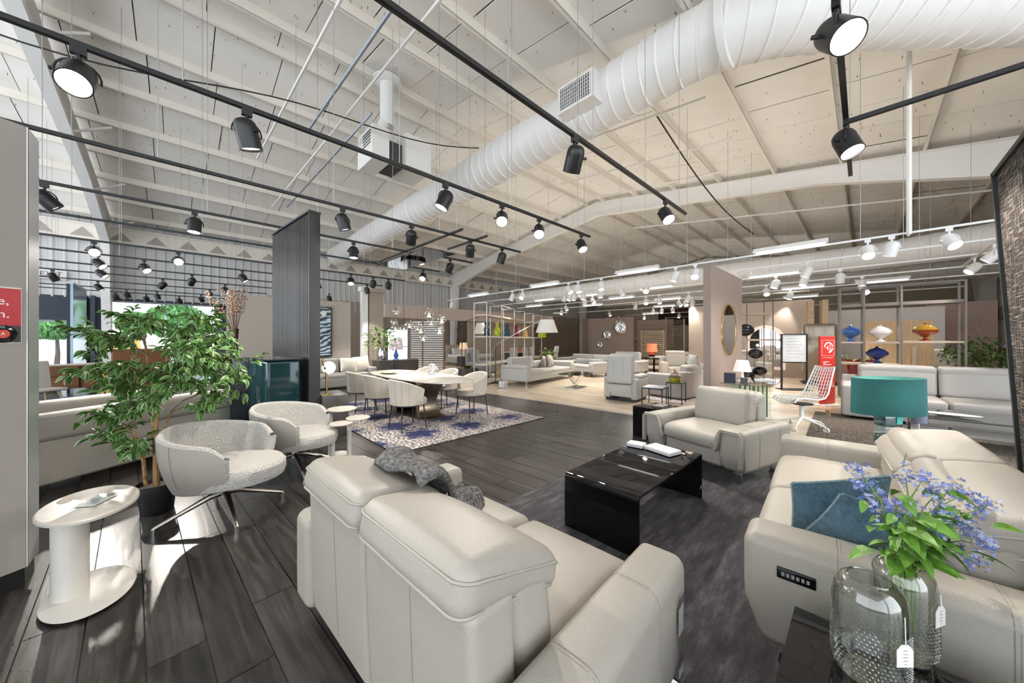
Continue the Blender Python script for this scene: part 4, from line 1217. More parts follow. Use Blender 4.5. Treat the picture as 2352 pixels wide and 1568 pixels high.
# ================================================================ DINING GROUP
CONC = mat('veined_marble_top', (.62, .59, .54), .22, var=(2.2, .22), stretch=(1.2, 5, 1))
dt_ = thing('dining_table', 'long marble dining table with sculpted bronze base on patterned rug', 'table', (3.36, 6.15, .012), 0)
def superell(a, b, e, n=72):
    p = []
    for i in range(n):
        th = 2 * math.pi * i / n; c, s = math.cos(th), math.sin(th)
        p.append((a * math.copysign(abs(c) ** e, c), b * math.copysign(abs(s) ** e, s)))
    return p
MB().prism(superell(.56, 1.52, .72), .728, .742).prism(superell(.53, 1.49, .72), .716, .728).build('top', CONC, dt_, sharp=30)
for yy in (-.62, .62):
    b = MB(); s = 1 if yy > 0 else -1
    # open curved blade: arch swept across the width
    arc = [(-.02, .0), (-.17, .02), (-.26, .12), (-.285, .30), (-.22, .50), (-.05, .66), (.12, .715)]
    outer = [(y * s, z) for y, z in arc]; inner = [((y + .11 if 0 < i < 6 else y + .05) * s, z) for i, (y, z) in enumerate(arc)]
    v = []
    for (y, z), (y2, z2) in zip(outer, inner):
        hw = .18 + .14 * abs(z - .3)
        v += [(-hw, yy + y, z), (hw, yy + y, z), (hw, yy + y2, z2 if z2 > 0 else 0), (-hw, yy + y2, z2)]
    n = len(outer)
    b.add(v, [(i*4+j, i*4+(j+1) % 4, (i+1)*4+(j+1) % 4, (i+1)*4+j) for i in range(n-1) for j in range(4)] + [(0, 3, 2, 1), tuple((n-1)*4+j for j in range(4))])
    b.build('base_blade', BRONZE, dt_, sharp=50)
MB().prism(superell(.30, .75, .6, 40), 0, .02).build('foot_plate', BRONZE, dt_)
# dining chair
def dining_chair(loc, rz, label):
    t = thing('dining_chair', label, 'chair', loc, rz, 'cream dining chairs')
    n = 32; A = R(112); rows = 6; th = .05
    def pt(a, f, ins):
        k = abs(a) / A
        zt = .80 - .16 * k ** 2.2; zb = .40 + .0 * k; z = zb + (zt - zb) * f
        fl = .04 * f
        return Vector(((.262 + fl - ins) * math.sin(a), (.262 + fl - ins) * math.cos(a) * (1 if abs(a) < R(90) else 1.35), z))
    for ins, nm in ((0, 'back_shell'), (th, 'back_lining')):
        b = MB(); v = []
        for i in range(n + 1):
            for j in range(rows + 1): v.append(pt(-A + 2*A*i/n, j / rows, ins))
        b.add(v, [(i*(rows+1)+j, (i+1)*(rows+1)+j, (i+1)*(rows+1)+j+1, i*(rows+1)+j+1) for i in range(n) for j in range(rows)])
        if ins == 0:
            w_ = []
            for i in range(n + 1):
                p, q = pt(-A + 2*A*i/n, 1, 0), pt(-A + 2*A*i/n, 1, th); c = (p + q) / 2
                w_ += [p, c + Vector((0, 0, .015)), q]
            b.add(w_, [(i*3+j, i*3+j+1, (i+1)*3+j+1, (i+1)*3+j) for i in range(n) for j in range(2)])
            for a in (-A, A):
                w_ = []
                for j in range(rows + 1): w_ += [pt(a, j / rows, 0), pt(a, j / rows, th)]
                b.add(w_, [(j*2, j*2+1, j*2+3, j*2+2) for j in range(rows)])
        o = b.build(nm, VELVET, t, fix=False)
        if ins == 0:
            for k in range(-3, 4):
                a = k * R(22); seam(o, [pt(a, j / 5, -.002) for j in range(6)], .003, mat('velvet_groove', (.46, .41, .34), .9), 'channel_seam')
    MB().lathe([(0, .385), (.24, .385), (.268, .40), (.27, .45), (.255, .478), (0, .492)], 32, c=(0, -.035, 0), sx=1.0, sy=1.06).build('seat', mat('seat_velvet', (.36, .325, .28), .85), t)
    MB().lathe([(.20, .372), (.215, .372), (.215, .388), (.20, .388)], 24).build('seat_ring', BLACKM, t)
    for sx, sy in ((-1, -1), (1, -1), (-1, 1), (1, 1)):
        MB().tube([(sx * .185, sy * .185, .38), (sx * .225, sy * .215, 0)], [.012, .009], 8).build('leg', BLACKM, t)
    return t
zr = .012
dining_chair((2.68, 5.20, zr), 90, 'cream channelled dining chair nearest the camera, left side of table')
dining_chair((2.66, 6.20, zr), 92, 'cream channelled dining chair in the middle of the left row')
dining_chair((2.66, 7.10, zr), 91, 'cream channelled dining chair at the far end of the left row')
dining_chair((4.04, 5.26, zr), -92, 'cream channelled dining chair nearest the camera, right side of table')
dining_chair((4.06, 6.25, zr), -90, 'cream channelled dining chair in the middle of the right row')
dining_chair((4.06, 7.15, zr), -88, 'cream channelled dining chair at the far end of the right row')
# glass bead centrepiece on the table and small dish
cp = thing('bead_centrepiece', 'sparkling glass bead centrepiece on the dining table', 'ornament', (3.62, 6.0, .754), 0)
rn = random.Random(2); b = MB()
for i in range(190):
    c = rn.uniform(-1, 1); a = rn.uniform(0, 6.28); q = math.sqrt(1 - c * c)
    b.ball((.10 * q * math.cos(a), .10 * q * math.sin(a), .11 + .10 * c), .014, 6, 4)
b.build('glass_beads', mat('crystal', (.86, .87, .88), .04, .75), cp, fix=False, kind='stuff')
MB().lathe([(0, 0), (.05, 0), (.05, .008), (.02, .02), (0, .02)], 16).build('foot', CHROME, cp)
tag(MB().lathe([(0, 0), (.10, .004), (.16, .03), (.155, .034), (.09, .012), (0, .01)], 24, c=(3.1, 6.85, .754), sy=1.6).build('shallow_dish', mat('taupe_dish', (.42, .36, .29), .5)), 'shallow taupe dish at the far end of the dining table', 'dish')
# ================================================================ LIGHTING TRACKS, SPOTS, DUCTS
BLK = mat('track_black', (.010, .010, .011), .38); WHT = mat('track_white', (.80, .80, .80), .45)
def spot_proto(black):
    """cylinder head hung in a yoke below a track adaptor; head group turns in an empty of its own"""
    m = BLK if black else WHT
    P = {}
    P['adaptor'] = MB().box(-.035, -.018, -.05, .035, .018, 0).cyl((0, 0, -.05), (0, 0, -.085), .014, n=10)
    y = MB(); r = .098
    y.tube([(r * math.sin(R(a)), 0, -.185 + r * math.cos(R(a))) for a in range(-100, 101, 20)], .0065, 6)
    P['yoke'] = y
    return P
HEADR, HEADL = .082, .235
SP_MESH = {}
def spot_mesh(kind):
    if kind in SP_MESH: return SP_MESH[kind]
    m = BLK if kind != 'white' else WHT
    out = {}
    p = spot_proto(kind != 'white')
    for k in ('adaptor', 'yoke'):
        o = p[k].build(k, m); out[k] = o.data; bpy.data.objects.remove(o)
    h = MB().lathe([(0, .105), (.03, .103), (.058, .092), (.075, .07), (HEADR, .03), (HEADR, -.13), (HEADR - .006, -.13), (HEADR - .010, -.112)], 24)
    o = h.build('housing', m); out['housing'] = o.data; bpy.data.objects.remove(o)
    o = MB().lathe([(0, -.112), (HEADR - .009, -.112)], 20).build('lens', LENS if kind != 'white' else LENSDIM, sharp=0, fix=False); out['lens'] = o.data; bpy.data.objects.remove(o)
    o = MB().cyl((HEADR, 0, 0), (HEADR + .035, 0, 0), .012, n=8).build('knob', m); out['knob'] = o.data; bpy.data.objects.remove(o)
    SP_MESH[kind] = out
    return out
LAMPS = {}
def spotlight(kind, loc, aim, label, group, watts=SPOT_W, cone=64, along=0.0, size=1.0, warm=(1.0, .93, .84)):
    M = spot_mesh(kind)
    t = thing('track_spotlight', label, 'spotlight', loc, along, group)
    t.scale = (size, size, size)
    def put(n, par):
        o = bpy.data.objects.new(n, M[n]); COL.objects.link(o); o.parent = par; return o
    put('adaptor', t); put('yoke', t)
    h = put('housing', t)
    d = (Vector(aim) - Vector(loc) - Vector((0, 0, -.185))).normalized()
    loc_d = Matrix.Rotation(-R(along), 3, 'Z') @ d
    h.location = (0, 0, -.185)
    q = (-loc_d).to_track_quat('Z', 'Y'); h.rotation_mode = 'QUATERNION'; h.rotation_quaternion = q
    put('lens', h); put('knob', h)
    if watts > 0:
        key = (round(watts, 1), cone, warm)
        if key not in LAMPS:
            l = bpy.data.lights.new('spot_lamp', 'SPOT'); l.energy = watts * 8; l.spot_size = R(cone); l.spot_blend = .45; l.shadow_soft_size = .05
            l.color = warm; LAMPS[key] = l
        lo = bpy.data.objects.new('spot_lamp', LAMPS[key]); COL.objects.link(lo); lo.parent = h; lo.location = (0, 0, -.135)
    return t
def track(name, label, p, q, m, group, wires=None, w=.036, h=.034):
    p, q = Vector(p), Vector(q)
    t = thing(name, label, 'lighting track', p, 0, group)
    d = q - p
    MB().bar((0, 0, 0), d, w, h).bar(d * .002 + Vector((0, 0, -h/2 - .001)), d * .998 + Vector((0, 0, -h/2 - .001)), w * .35, .003).build('rail', m, t, sharp=0)
    for f in (wires or []):
        c = d * f; y = (p + c).y
        MB().cyl(c, (c.x, c.y, roof_z(y) - p.z), .0045, n=5, cap=False).build('suspension_wire', WIRE, t, fix=False)
    return t
Z = TRACK_Z
BT = [('second', 1.88, .2, 5.49), ('third', 3.53, -2.3, 5.44), ('fourth', 5.20, -2.5, 5.31), ('fifth', 6.88, -3.2, 3.55), ('sixth', 8.46, -3.2, 3.55), ('seventh', 10.3, -3.4, 5.21), ('eighth', 11.85, -3.6, 5.16), ('ninth', 13.6, -3.8, 2.6), ('tenth', 15.2, -3.9, 3.0), ('eleventh', 17.2, -4.1, 2.6), ('twelfth', 19.3, -4.4, 2.5), ('thirteenth', 20.7, -4.6, 2.5)]
track('lighting_track', 'black lighting track ending at upper right, nearest the camera', (1.2, .11, Z), (5.55, .11, Z), BLK, 'black lighting tracks', [.45, .95])
track('lighting_track', 'black cross track running to the right edge of the ceiling', (4.18, .10, Z), (4.2, -1.6, Z), BLK, 'black lighting tracks', [.6])
for nm, y, x0, x1 in BT:
    track('lighting_track', 'black lighting track, %s counting away from the camera' % nm, (x0, y, Z), (x1, y, Z), BLK, 'black lighting tracks', [.12, .30, .52, .74, .95] if y < 12 else [.2, .6, .9])
for y, lab in ((6.75, 'short black track beyond the pendant plate, nearer one'), (8.25, 'short black track beyond the pendant plate, farther one')):
    track('lighting_track', lab, (4.3, y, Z), (5.2, y, Z), BLK, 'black lighting tracks', [.9])
for x, lab in ((3.56, 'black cross bar on the near side of the pendant plate'), (4.12, 'black cross bar on the far side of the pendant plate')):
    track('lighting_track', lab, (x, 4.9, Z + .035), (x, 8.45 if x < 4 else 6.2, Z + .035), BLK, 'black lighting tracks', [.05])
def xon(u, y): a, b, c = ray(u, 0); return a * y / b
RV = Vector((SH, -CH, 0)); FV = Vector((CH, SH, 0))
def aim_pic(dr, df, dz=-1.0): return RV * dr + FV * df + Vector((0, 0, dz))
# (track y, picture column, lateral lean, depth lean): lean > 0 throws the beam to the right / away from the camera
heads_b = [(3.53, 180, .45, -.55), (3.53, 567, .06, .25), (3.53, 1023, -.35, -.15), (3.53, 1153, .0, -.9), (3.53, 1238, -.05, -.8), (3.53, 1335, .15, -.5),
    (5.2, 787, .18, .2), (5.2, 945, -.25, .5), (5.2, 1080, -.12, .4), (5.2, 1153, -.3, .2),
    (6.88, 102, .4, .6), (6.88, 447, .05, -.12), (6.88, 812, .05, -.1), (6.75, 1034, -.45, .3), (8.25, 972, 0, -.9),
    (10.3, 216, .12, -.8), (10.3, 410, .1, -.75), (10.3, 806, .25, -.5), (10.3, 857, -.3, .2), (10.3, 892, -.1, .3),
    (11.85, 225, .9, .2), (11.85, 331, .9, -.15), (11.85, 557, .5, .2), (11.85, 729, .4, .3), (11.85, 843, .1, .2),
    (13.6, 231, .8, .3), (13.6, 441, -.7, .3), (15.2, 120.6, .1, .5), (15.2, 374, -.7, -.2), (15.2, 517, .8, .3), (15.2, 756, .1, .3),
    (17.2, 225, .5, .4), (17.2, 482, .15, -.55), (19.3, 291, .1, .5), (19.3, 361, .2, .2), (19.3, 462, .1, .5), (20.7, 266, 0, .5), (20.7, 336, 0, .5), (20.7, 412, 0, .5),
    (1.88, 1320, -.15, .55), (1.88, 1528, .12, -.6)]
byt = {}
for y, u, a, b in heads_b: byt.setdefault(y, []).append((u, a, b))
tn = {y: nm for nm, y, _, _ in BT}; tn[6.75] = 'short near'; tn[8.25] = 'short far'
for y, L_ in byt.items():
    L_.sort()
    for i, (u, a, b) in enumerate(L_):
        x = xon(u, y)
        p = Vector((x, y, Z - .017))
        only = len(L_) == 1
        lab = ('black track spotlight alone on the %s black track' % tn[y]) if only else 'black track spotlight, %s from left on the %s black track' % (ORD[i], tn[y])
        if (y, u) == (10.3, 216):       # narrow long throw past the fig tree
            spotlight('black', p, (-.05, 2.9, 0), lab, 'black track spotlights', SPOT_W * 1.7, 32)
        elif (y, u) == (10.3, 410): spotlight('black', p, (.15, 2.5, 0), lab, 'black track spotlights', SPOT_W * 1.5, 30)
        else: spotlight('black', p, p + aim_pic(a, b), lab, 'black track spotlights', SPOT_W)
for (u, a, b, lab) in ((1888, -.15, -.75, 'black spotlight at the top edge on the nearest black track'), (1925, .05, -.35, 'black spotlight below it, at the cross track junction')):
    yy = .11; x = 2.62 if u == 1888 else 4.1
    p = Vector((x, yy, Z - .017)); spotlight('black', p, p + aim_pic(a, b), lab, 'black track spotlights', SPOT_W)

# ---------------- pendant cluster over the table
pc = thing('pendant_cluster', 'cluster of clear globe pendants under a dark ceiling plate', 'chandelier', (3.93, 7.35, Z), 0)
MB().box(-.37, -1.14, -.045, .36, 1.14, -.02).build('ceiling_plate', mat('mirror_plate', (.16, .17, .19), .08, .9), pc, sharp=0)
MB().lathe([(0, -.10), (.27, -.10), (.28, -.09), (.28, -.05), (0, -.045)], 36).build('canopy', BLACKG, pc)
globes = [(210, 380), (375, 190), (275, 580), (358, 468), (505, 485), (510, 625), (597, 415), (740, 455), (800, 500), (840, 635), (938, 225), (975, 365), (1155, 325), (1118, 510)]
rn = random.Random(6)
GG = glass('pendant_glass', (.90, .90, .90), .32); CONE = mat('pendant_cone', (.62, .55, .40), .4, emit=(1, .86, .6, .35))
gm = None
for k, (gx, gy) in enumerate(globes):
    u, v = 860 + gx / 7.468, 690 + gy / 7.468
    X = 3.93 + rn.uniform(-.28, .28)
    P = on_x(u, v, X) - Vector((3.93, 7.35, Z))
    P.y = max(-1.6, min(1.35, P.y))
    if gm is None:
        prof = [(.105 * math.sin(R(a)), .105 * math.cos(R(a))) for a in range(2, 128, 9)]
        o = MB().vase(prof, 26).build('glass_globe', GG, pc, fix=False); gm = o.data
        c = MB().lathe([(.005, .02), (.05, -.075), (0, -.07)], 18).build('cone', CONE, o); cm = c.data
    else:
        o = bpy.data.objects.new('glass_globe', gm); COL.objects.link(o); o.parent = pc
        c = bpy.data.objects.new('cone', cm); COL.objects.link(c); c.parent = o
    o.location = P
    top = Vector((max(-.33, min(.33, P.x)), max(-1.08, min(1.08, P.y)), -.045))
    MB().tube([top, (P.x, P.y, -.3), P + Vector((0, 0, .02))], .0025, 4, cap=False).build('cable', CORD, pc, fix=False)

# ---------------- big white spiral ducts
def duct(name, label, pts, r, step=.30):
    t = thing(name, label, 'duct')
    pts = [Vector(p) for p in pts]
    # resample
    dense = []
    for a, b in zip(pts, pts[1:]):
        n = max(2, int((b - a).length / .1)); dense += [a.lerp(b, i / n) for i in range(n)]
    dense.append(pts[-1])
    for _ in range(12): dense = [dense[0]] + [(dense[i-1] + dense[i] * 2 + dense[i+1]) / 4 for i in range(1, len(dense) - 1)] + [dense[-1]]
    MB().tube(dense, r, 32).build('duct_run', DUCTW, t)
    # raised spiral seam
    L = 0; sp = []; a = None; n = 18
    ln = [0]
    for p, q in zip(dense, dense[1:]): ln.append(ln[-1] + (q - p).length)
    T = ln[-1]; k = 0; N = int(T / step * n)
    for i in range(N):
        s = T * i / N
        while k < len(ln) - 2 and ln[k + 1] < s: k += 1
        f = (s - ln[k]) / max(1e-6, ln[k + 1] - ln[k]); c = dense[k].lerp(dense[k + 1], f); tv = (dense[k + 1] - dense[k]).normalized()
        e1 = tv.cross(Vector((0, 0, 1))).normalized(); e2 = e1.cross(tv)
        th = 2 * math.pi * i / n
        sp.append(c + (e1 * math.cos(th) + e2 * math.sin(th)) * r)
    MB().tube(sp, .026, 4, cap=False).build('spiral_seam', mat('duct_seam', (.84, .83, .80), .5), t, fix=False)
    return t
dk = duct('air_duct', 'large white spiral air duct crossing the ceiling above the dining area', [(6.35, 20.5, 6.05), (6.35, 9.0, 6.30), (6.35, 4.6, 6.42), (6.35, 1.9, 6.5), (6.7, .9, 6.5), (7.6, -.2, 6.48), (10, -2.8, 6.4)], .52)
for (y, r_) in ((4.15, .545), (4.55, .545), (1.55, .54)): MB().lathe([(.50, -.05), (r_, -.05), (r_, .05), (.50, .05)], 40, T=TR(6.35, y, 6.43, rx=90)).build('collar', DUCTW, dk)
# side grille box
gb = MB(); gb.box(-.10, -.42, -.27, .35, .42, .27); go = gb.build('grille_box', DUCTW, dk, sharp=0); go.location = (5.72, 4.0, 6.36)
gs = MB().box(-.105, -.36, -.21, -.101, .36, .21); x = gs.build('grille_opening', mat('grille_dark', (.05, .05, .05), .8), go, sharp=0)
for i in range(15): MB().box(-.125, -.36 + i * .05, -.21, -.106, -.345 + i * .05, .21).build('louvre', DUCTW, go, sharp=0)
for i in range(6): MB().box(-.118, -.36, -.19 + i * .072, -.106, .36, -.184 + i * .072).build('louvre_bar', DUCTW, go, sharp=0)
duct('air_duct', 'second white spiral duct beyond the main roof frame', [(17.3, 17, 4.35), (17.3, 4, 4.35), (17.2, 0, 4.3), (16.2, -2.6, 4.25), (15.2, -4.6, 4.2)], .44, .35)
duct('air_duct', 'far white duct near the end of the hall', [(24.5, 15, 4.5), (24.5, -4, 4.5)], .42, .5)
# ---------------- gas heater hung beside the big duct
ht = thing('unit_heater', 'white hanging unit heater with a flue, beside the big duct', 'heater', (3.75, 8.35, 6.0), 0)
MB().box(-.55, -.45, -.35, -.15, .45, .45).build('casing', WHITE, ht, sharp=0)
MB().box(.25, -.5, -.25, .95, .5, .55).build('casing', WHITE, ht, sharp=0)
MB().box(-.15, -.3, -.3, .25, .3, .3).build('burner', mat('heater_dark', (.06, .06, .06), .6), ht, sharp=0)
for i in range(5): MB().box(-.56, -.35, .05 + i * .07, -.545, .1, .075 + i * .07).build('louvre', mat('heater_slot', (.1, .1, .1), .6), ht, sharp=0)
MB().tube([(0, 0, .2), (-.25, 0, .45), (-.12, 0, .75), (0, 0, 1.0)], .13, 14).cyl((0, 0, .8), (0, 0, 1.95), .17, n=20).build('flue', DUCTW, ht)
MB().lathe([(.17, 0), (.34, .06), (.34, .10)], 24, c=(0, 0, 1.85)).build('flue_collar', DUCTW, ht)
# ---------------- pipes and conduits under the deck
CDT = mat('conduit_white', (.78, .76, .72), .5); CDB = mat('conduit_blue_grey', (.34, .38, .44), .4, .6)
def pipe(lab, p, q, r, m):
    tag(MB().cyl(p, q, r, n=6).build('pipe', m, fix=False), lab, 'pipe', group='ceiling pipes')
pipe('thin white sprinkler pipe under the deck, nearest the camera', (1.6, 1.5, 5.9), (1.6, 12, 6.6), .028, CDT)
pipe('white sprinkler pipe crossing above the third black track', (2.6, 2.2, 6.1), (2.6, 16, 6.6), .03, CDT)
pipe('blue grey strut channel crossing the second black track', (2.15, 4.6, 6.1), (2.15, 9.0, 6.3), .03, CDB)
pipe('blue grey strut channel beside the flue', (2.9, 7.2, 6.2), (2.9, 15, 6.4), .03, CDB)
for i, x in enumerate((8.2, 10.4, 12.4)):
    pipe('white pipe between big duct and roof frame, %s from the duct' % ORD[i], (x, 2.4, roof_z(2.4) - .55), (x, 8, roof_z(8) - .75), .026, CDT)
pipe('white pipe line beyond the roof frame', (16.2, -4, 5.4), (16.2, 8, 7.0), .03, CDT)
cv = []
for i in range(21):
    f = i / 20; cv.append((-3 + 8.6 * f, 9.4 - 2.4 * f, 6.25 + .25 * f - .5 * math.sin(math.pi * min(1, f * 1.0)) * .5 - .15 * math.sin(f * 9)))
tag(MB().tube(cv, .014, 5).build('hanging_cable', CORD), 'slack black cable looping under the roof toward the big duct', 'cable')
cv = [(7.6 + .38 * i, 3.2 - .04 * i, 6.4 - .09 * i - .35 * math.sin(math.pi * i / 16)) for i in range(17)]
tag(MB().tube(cv, .018, 5).build('hanging_cable', CORD), 'slack black cable between big duct and roof frame', 'cable')
cdp = thing('conduit_drop', 'vertical bundle of grey conduits dropping at upper right', 'conduit', (9.2, -.55, 0))
for dx, r in ((0, .035), (.09, .02), (.16, .015)): MB().cyl((dx, 0, 3.3), (dx, 0, roof_z(-.5) - .08), r, n=8).build('conduit', CDT, cdp)

# ---------------- white tracks, heads and fluorescent fittings over the pale floor
WT = [('first', 9.3, 14.0, -1.5), ('second', 11.0, 14.0, -2.2), ('third', 12.7, 14.2, -2.6), ('fourth', 14.6, 14.5, -3), ('fifth', 16.6, 14.5, -3), ('sixth', 20, 14, -2.5), ('seventh', 25, 13, 0), ('eighth', 30, 12, 1)]
for nm, x, y0, y1 in WT:
    track('lighting_track', 'white lighting track, %s beyond the pale floor edge' % nm, (x, y0, Z), (x, y1, Z), WHT, 'white lighting tracks', [.1, .3, .5, .7, .9])
track('lighting_track', 'white lighting track along the right side above the sectional', (5.5, -1.78, Z), (14.5, -1.78, Z), WHT, 'white lighting tracks', [.9])
heads_w = {9.3: [1038, 1177, 1200, 1306, 1328, 1381, 1552, 1597, 1993, 2048, 2180], 11.0: [1297, 1309, 1318, 1340, 1379, 1427, 1484, 1690, 1855], 12.7: [1342, 1361, 1640, 1782, 1848, 1930], 14.6: [1300, 1484, 1514, 1582, 1670, 1760, 1980], 16.6: [1290, 1460, 1560, 1575, 1590, 1815, 1985], 20: [1400, 1500, 1520, 1545], 25: [1420, 1480, 1560], 30: [1440, 1530]}
rn = random.Random(8)
for nm, x, y0, y1 in WT:
    us = heads_w[x]
    for i, u in enumerate(us):
        a, b, c = ray(u, 0); y = b * x / a
        p = Vector((x, y, Z - .017))
        spotlight('white', p, p + aim_pic(rn.uniform(-.45, .45), rn.uniform(-.8, .3)), 'white track spotlight, %s from left on the %s white track' % (ORD[i], nm), 'white track spotlights', SPOT_W * .8, 75, 90, 1.15)
for i, x in enumerate((5.9, 6.4, 6.9, 8.3, 9.0, 10.2, 11.5, 13.2)):
    p = Vector((x, -1.78, Z - .017))
    spotlight('white', p, p + Vector((rn.uniform(-.6, .3), .55, -.8)), 'white track spotlight, %s from right on the right side white track' % ORD[i], 'white track spotlights', SPOT_W * .8, 75, 0, 1.15)
FITS = [(9.3, 11.67), (9.3, 7.92), (9.3, 4.5), (9.3, 1.12), (12.7, 10.8), (12.7, 8.2), (12.7, 5.4), (12.7, 1.9), (16.6, 10.6), (16.6, 6.5), (16.6, 1.6), (16.6, -.4), (20, 8), (20, 2.0), (14.6, 7.8), (25, 11), (25, 7), (25, 3), (30, 9), (30, 4), (20, 15.5), (14.6, 13.2)]  # battens over the farthest tracks are added to brighten the end of the hall
fm = {}
LT = bpy.data.lights.new('tube_and_fill_lamp', 'AREA'); LT.shape = 'RECTANGLE'; LT.size = 1.15; LT.size_y = .16; LT.energy = TUBE_FILL_W * .12; LT.color = (.93, .96, 1.0)
ROOF_FILL = LT.copy(); ROOF_FILL.energy = TUBE_FILL_W; ROOF_FILL.color = (1.0, .95, .87)   # added uplight to brighten the roof; the fittings themselves are closed on top
cnt_ = {}
for k, (x, y) in enumerate(FITS):
    row = {9.3: 'first', 12.7: 'third', 16.6: 'fifth', 20: 'sixth', 14.6: 'fourth', 25: 'seventh', 30: 'eighth'}[x]
    cnt_[x] = cnt_.get(x, 0) + 1
    tot = sum(1 for a, b in FITS if a == x)
    lab = 'white fluorescent batten alone on the %s white track' % row if tot == 1 else 'white fluorescent batten, %s from left above the %s white track' % (ORD[cnt_[x] - 1], row)
    t = thing('fluorescent_batten', lab, 'light fitting', (x, y, Z + .07), 90, 'fluorescent battens')
    if not fm:
        o = MB().add([(-.62, -.05, .06), (.62, -.05, .06), (.62, .05, .06), (-.62, .05, .06), (-.62, -.13, -.03), (.62, -.13, -.03), (.62, .13, -.03), (-.62, .13, -.03)], [(0, 1, 2, 3), (0, 4, 5, 1), (2, 6, 7, 3), (0, 3, 7, 4), (1, 5, 6, 2)]).build('reflector', WHT, t, sharp=0)
        fm['reflector'] = o.data
        o = MB().cyl((-.58, -.06, -.02), (.58, -.06, -.02), .016, n=8).cyl((-.58, .06, -.02), (.58, .06, -.02), .016, n=8).build('tubes', TUBEL, t); fm['tubes'] = o.data
        o.data.name = 'tubes'
    else:
        for q in fm: o = bpy.data.objects.new(q, fm[q]); COL.objects.link(o); o.parent = t
    lo = bpy.data.objects.new('tube_and_fill_lamp', LT); COL.objects.link(lo); lo.parent = t; lo.location = (0, 0, -.045)
    if x == 16.6: continue                                   # a duct runs right above this row
    lo = bpy.data.objects.new('tube_and_fill_lamp', ROOF_FILL); COL.objects.link(lo); lo.parent = t; lo.location = (0, 0, .075); lo.rotation_euler = (math.pi, 0, 0)  # added fill lamp above the fitting, hidden from below by the reflector
# ================================================================ FURNITURE ON THE PALE FLOOR
def bsofa(name, label, loc, rz, W, D=.95, n=2, m=WHITE_L, arm_w=.22, arm_h=.58, seat_h=.44, back_h=.78, leg_h=.13, arms=(1, 1), raised=(), legm=CHROME, arm_pad=False, cat='sofa', group=None, chaise=None, head=None):
    """sofa with loose seats and backs; front is -y. raised: which backs stand up as headrests"""
    t = thing(name, label, cat, loc, rz, group)
    x0 = -W/2 + (arm_w if arms[0] else 0); x1 = W/2 - (arm_w if arms[1] else 0); sw = (x1 - x0) / n
    MB().rb(W - .02, D - .04, seat_h - leg_h - .12, .03, c=(0, 0, leg_h + (seat_h - leg_h - .12) / 2), n=2).build('body', m, t)
    for i in range(n):
        cx = x0 + sw * (i + .5)
        MB().rb(sw - .006, D - .25, .16, .055, c=(cx, -.10, seat_h - .08), n=4, k=3, puff=(0, .005, .015)).build('seat_cushion', m, t)
        bh = back_h if i not in raised else back_h + .17
        MB().rb(sw - .012, .22, bh - seat_h + .06, .07, n=4, k=3, puff=(0, .015, 0), T=TR(cx, D/2 - .14, seat_h - .03 + (bh - seat_h + .06) / 2, rx=-8)).build('back_cushion', m, t)
        if head: MB().rb(sw - .012, .26, .16, .06, n=4, k=3, puff=(0, 0, .01), T=TR(cx, D/2 - .10, back_h + .02, rx=4)).build('headrest', m, t)
    MB().rb(W - .03, .10, back_h - leg_h - .12, .03, c=(0, D/2 - .05, leg_h + (back_h - leg_h - .12) / 2), n=2).build('back_panel', m, t)
    for s, on in ((-1, arms[0]), (1, arms[1])):
        if not on: continue
        xa = s * (W/2 - arm_w/2)
        MB().rb(arm_w, D - .01, arm_h - leg_h, .045, c=(xa, 0, leg_h + (arm_h - leg_h) / 2), n=3, k=3).build('arm', m, t)
        if arm_pad: MB().rb(arm_w + .05, D - .06, .11, .05, c=(xa, .0, arm_h + .015), n=4, k=3, puff=(0, 0, .012)).build('arm_pad', m, t)
    for s in (-1, 1):
        for y in (-D/2 + .10, D/2 - .10): MB().box(s * (W/2 - .12) - .012, y - .02, 0, s * (W/2 - .12) + .012, y + .02, leg_h + .01).build('leg', legm, t, sharp=0)
    return t
# white sofa with raised headrest (left of the pale floor)
bsofa('sofa', 'white leather sofa with one raised headrest beside the open metal shelf', (9.25, 8.04, 0), 9, 3.3, 1.05, 2, arm_h=.56, back_h=.66, raised=(0,), arm_pad=True, arm_w=.28)
cushion('cushion', 'pinkish beige square cushion leaning on the white sofa', lean(9.85, 8.10, .66, 24, -14, 4), .50, .48, .16, mat('rose_beige_linen', (.48, .41, .36), .9), flange=False)
cushion('cushion', 'grey cushion tucked behind the beige one on the white sofa', lean(9.62, 8.18, .64, 30, -16, -4), .46, .44, .14, mat('stone_linen', (.34, .30, .27), .9), flange=False)
# floor lamp boxes beside shelf
bx = thing('acrylic_cube', 'small cracked glass cube lamp on the pale floor edge', 'lamp', (7.05, 7.62, 0), 12)
MB().rb(.20, .20, .20, .01, c=(0, 0, .10), n=1, k=1).build('cube', mat('cracked_ice', (.62, .62, .63), .12, .3, bump=('v', 40, 1.0), var=(25, .5)), bx)
MB().tube([(-.1, 0, .01), (-.2, .03, .008), (-.26, 0, .008)], .006, 5).build('cord', CORD, bx)
# X-base glass coffee table
xt = thing('coffee_table', 'glass coffee table on a crossed chrome X base', 'table', (8.65, 6.1, 0), 8)
MB().rb(.62, .42, .022, .006, c=(0, 0, .011), n=1, k=1).build('base_plate', mat('dark_chrome', (.35, .33, .31), .15, 1), xt)
MB().bar((-.12, 0, .02), (.36, -.05, .42), .14, .03, up=(0, 1, 0)).build('blade', CHROME, xt, sharp=0)
MB().bar((.12, 0, .02), (-.36, .05, .42), .14, .03, up=(0, 1, 0)).build('blade', CHROME, xt, sharp=0)
MB().prism(superell(.66, .42, .7, 40), .42, .432).build('top', CLEARD, xt, sharp=30)
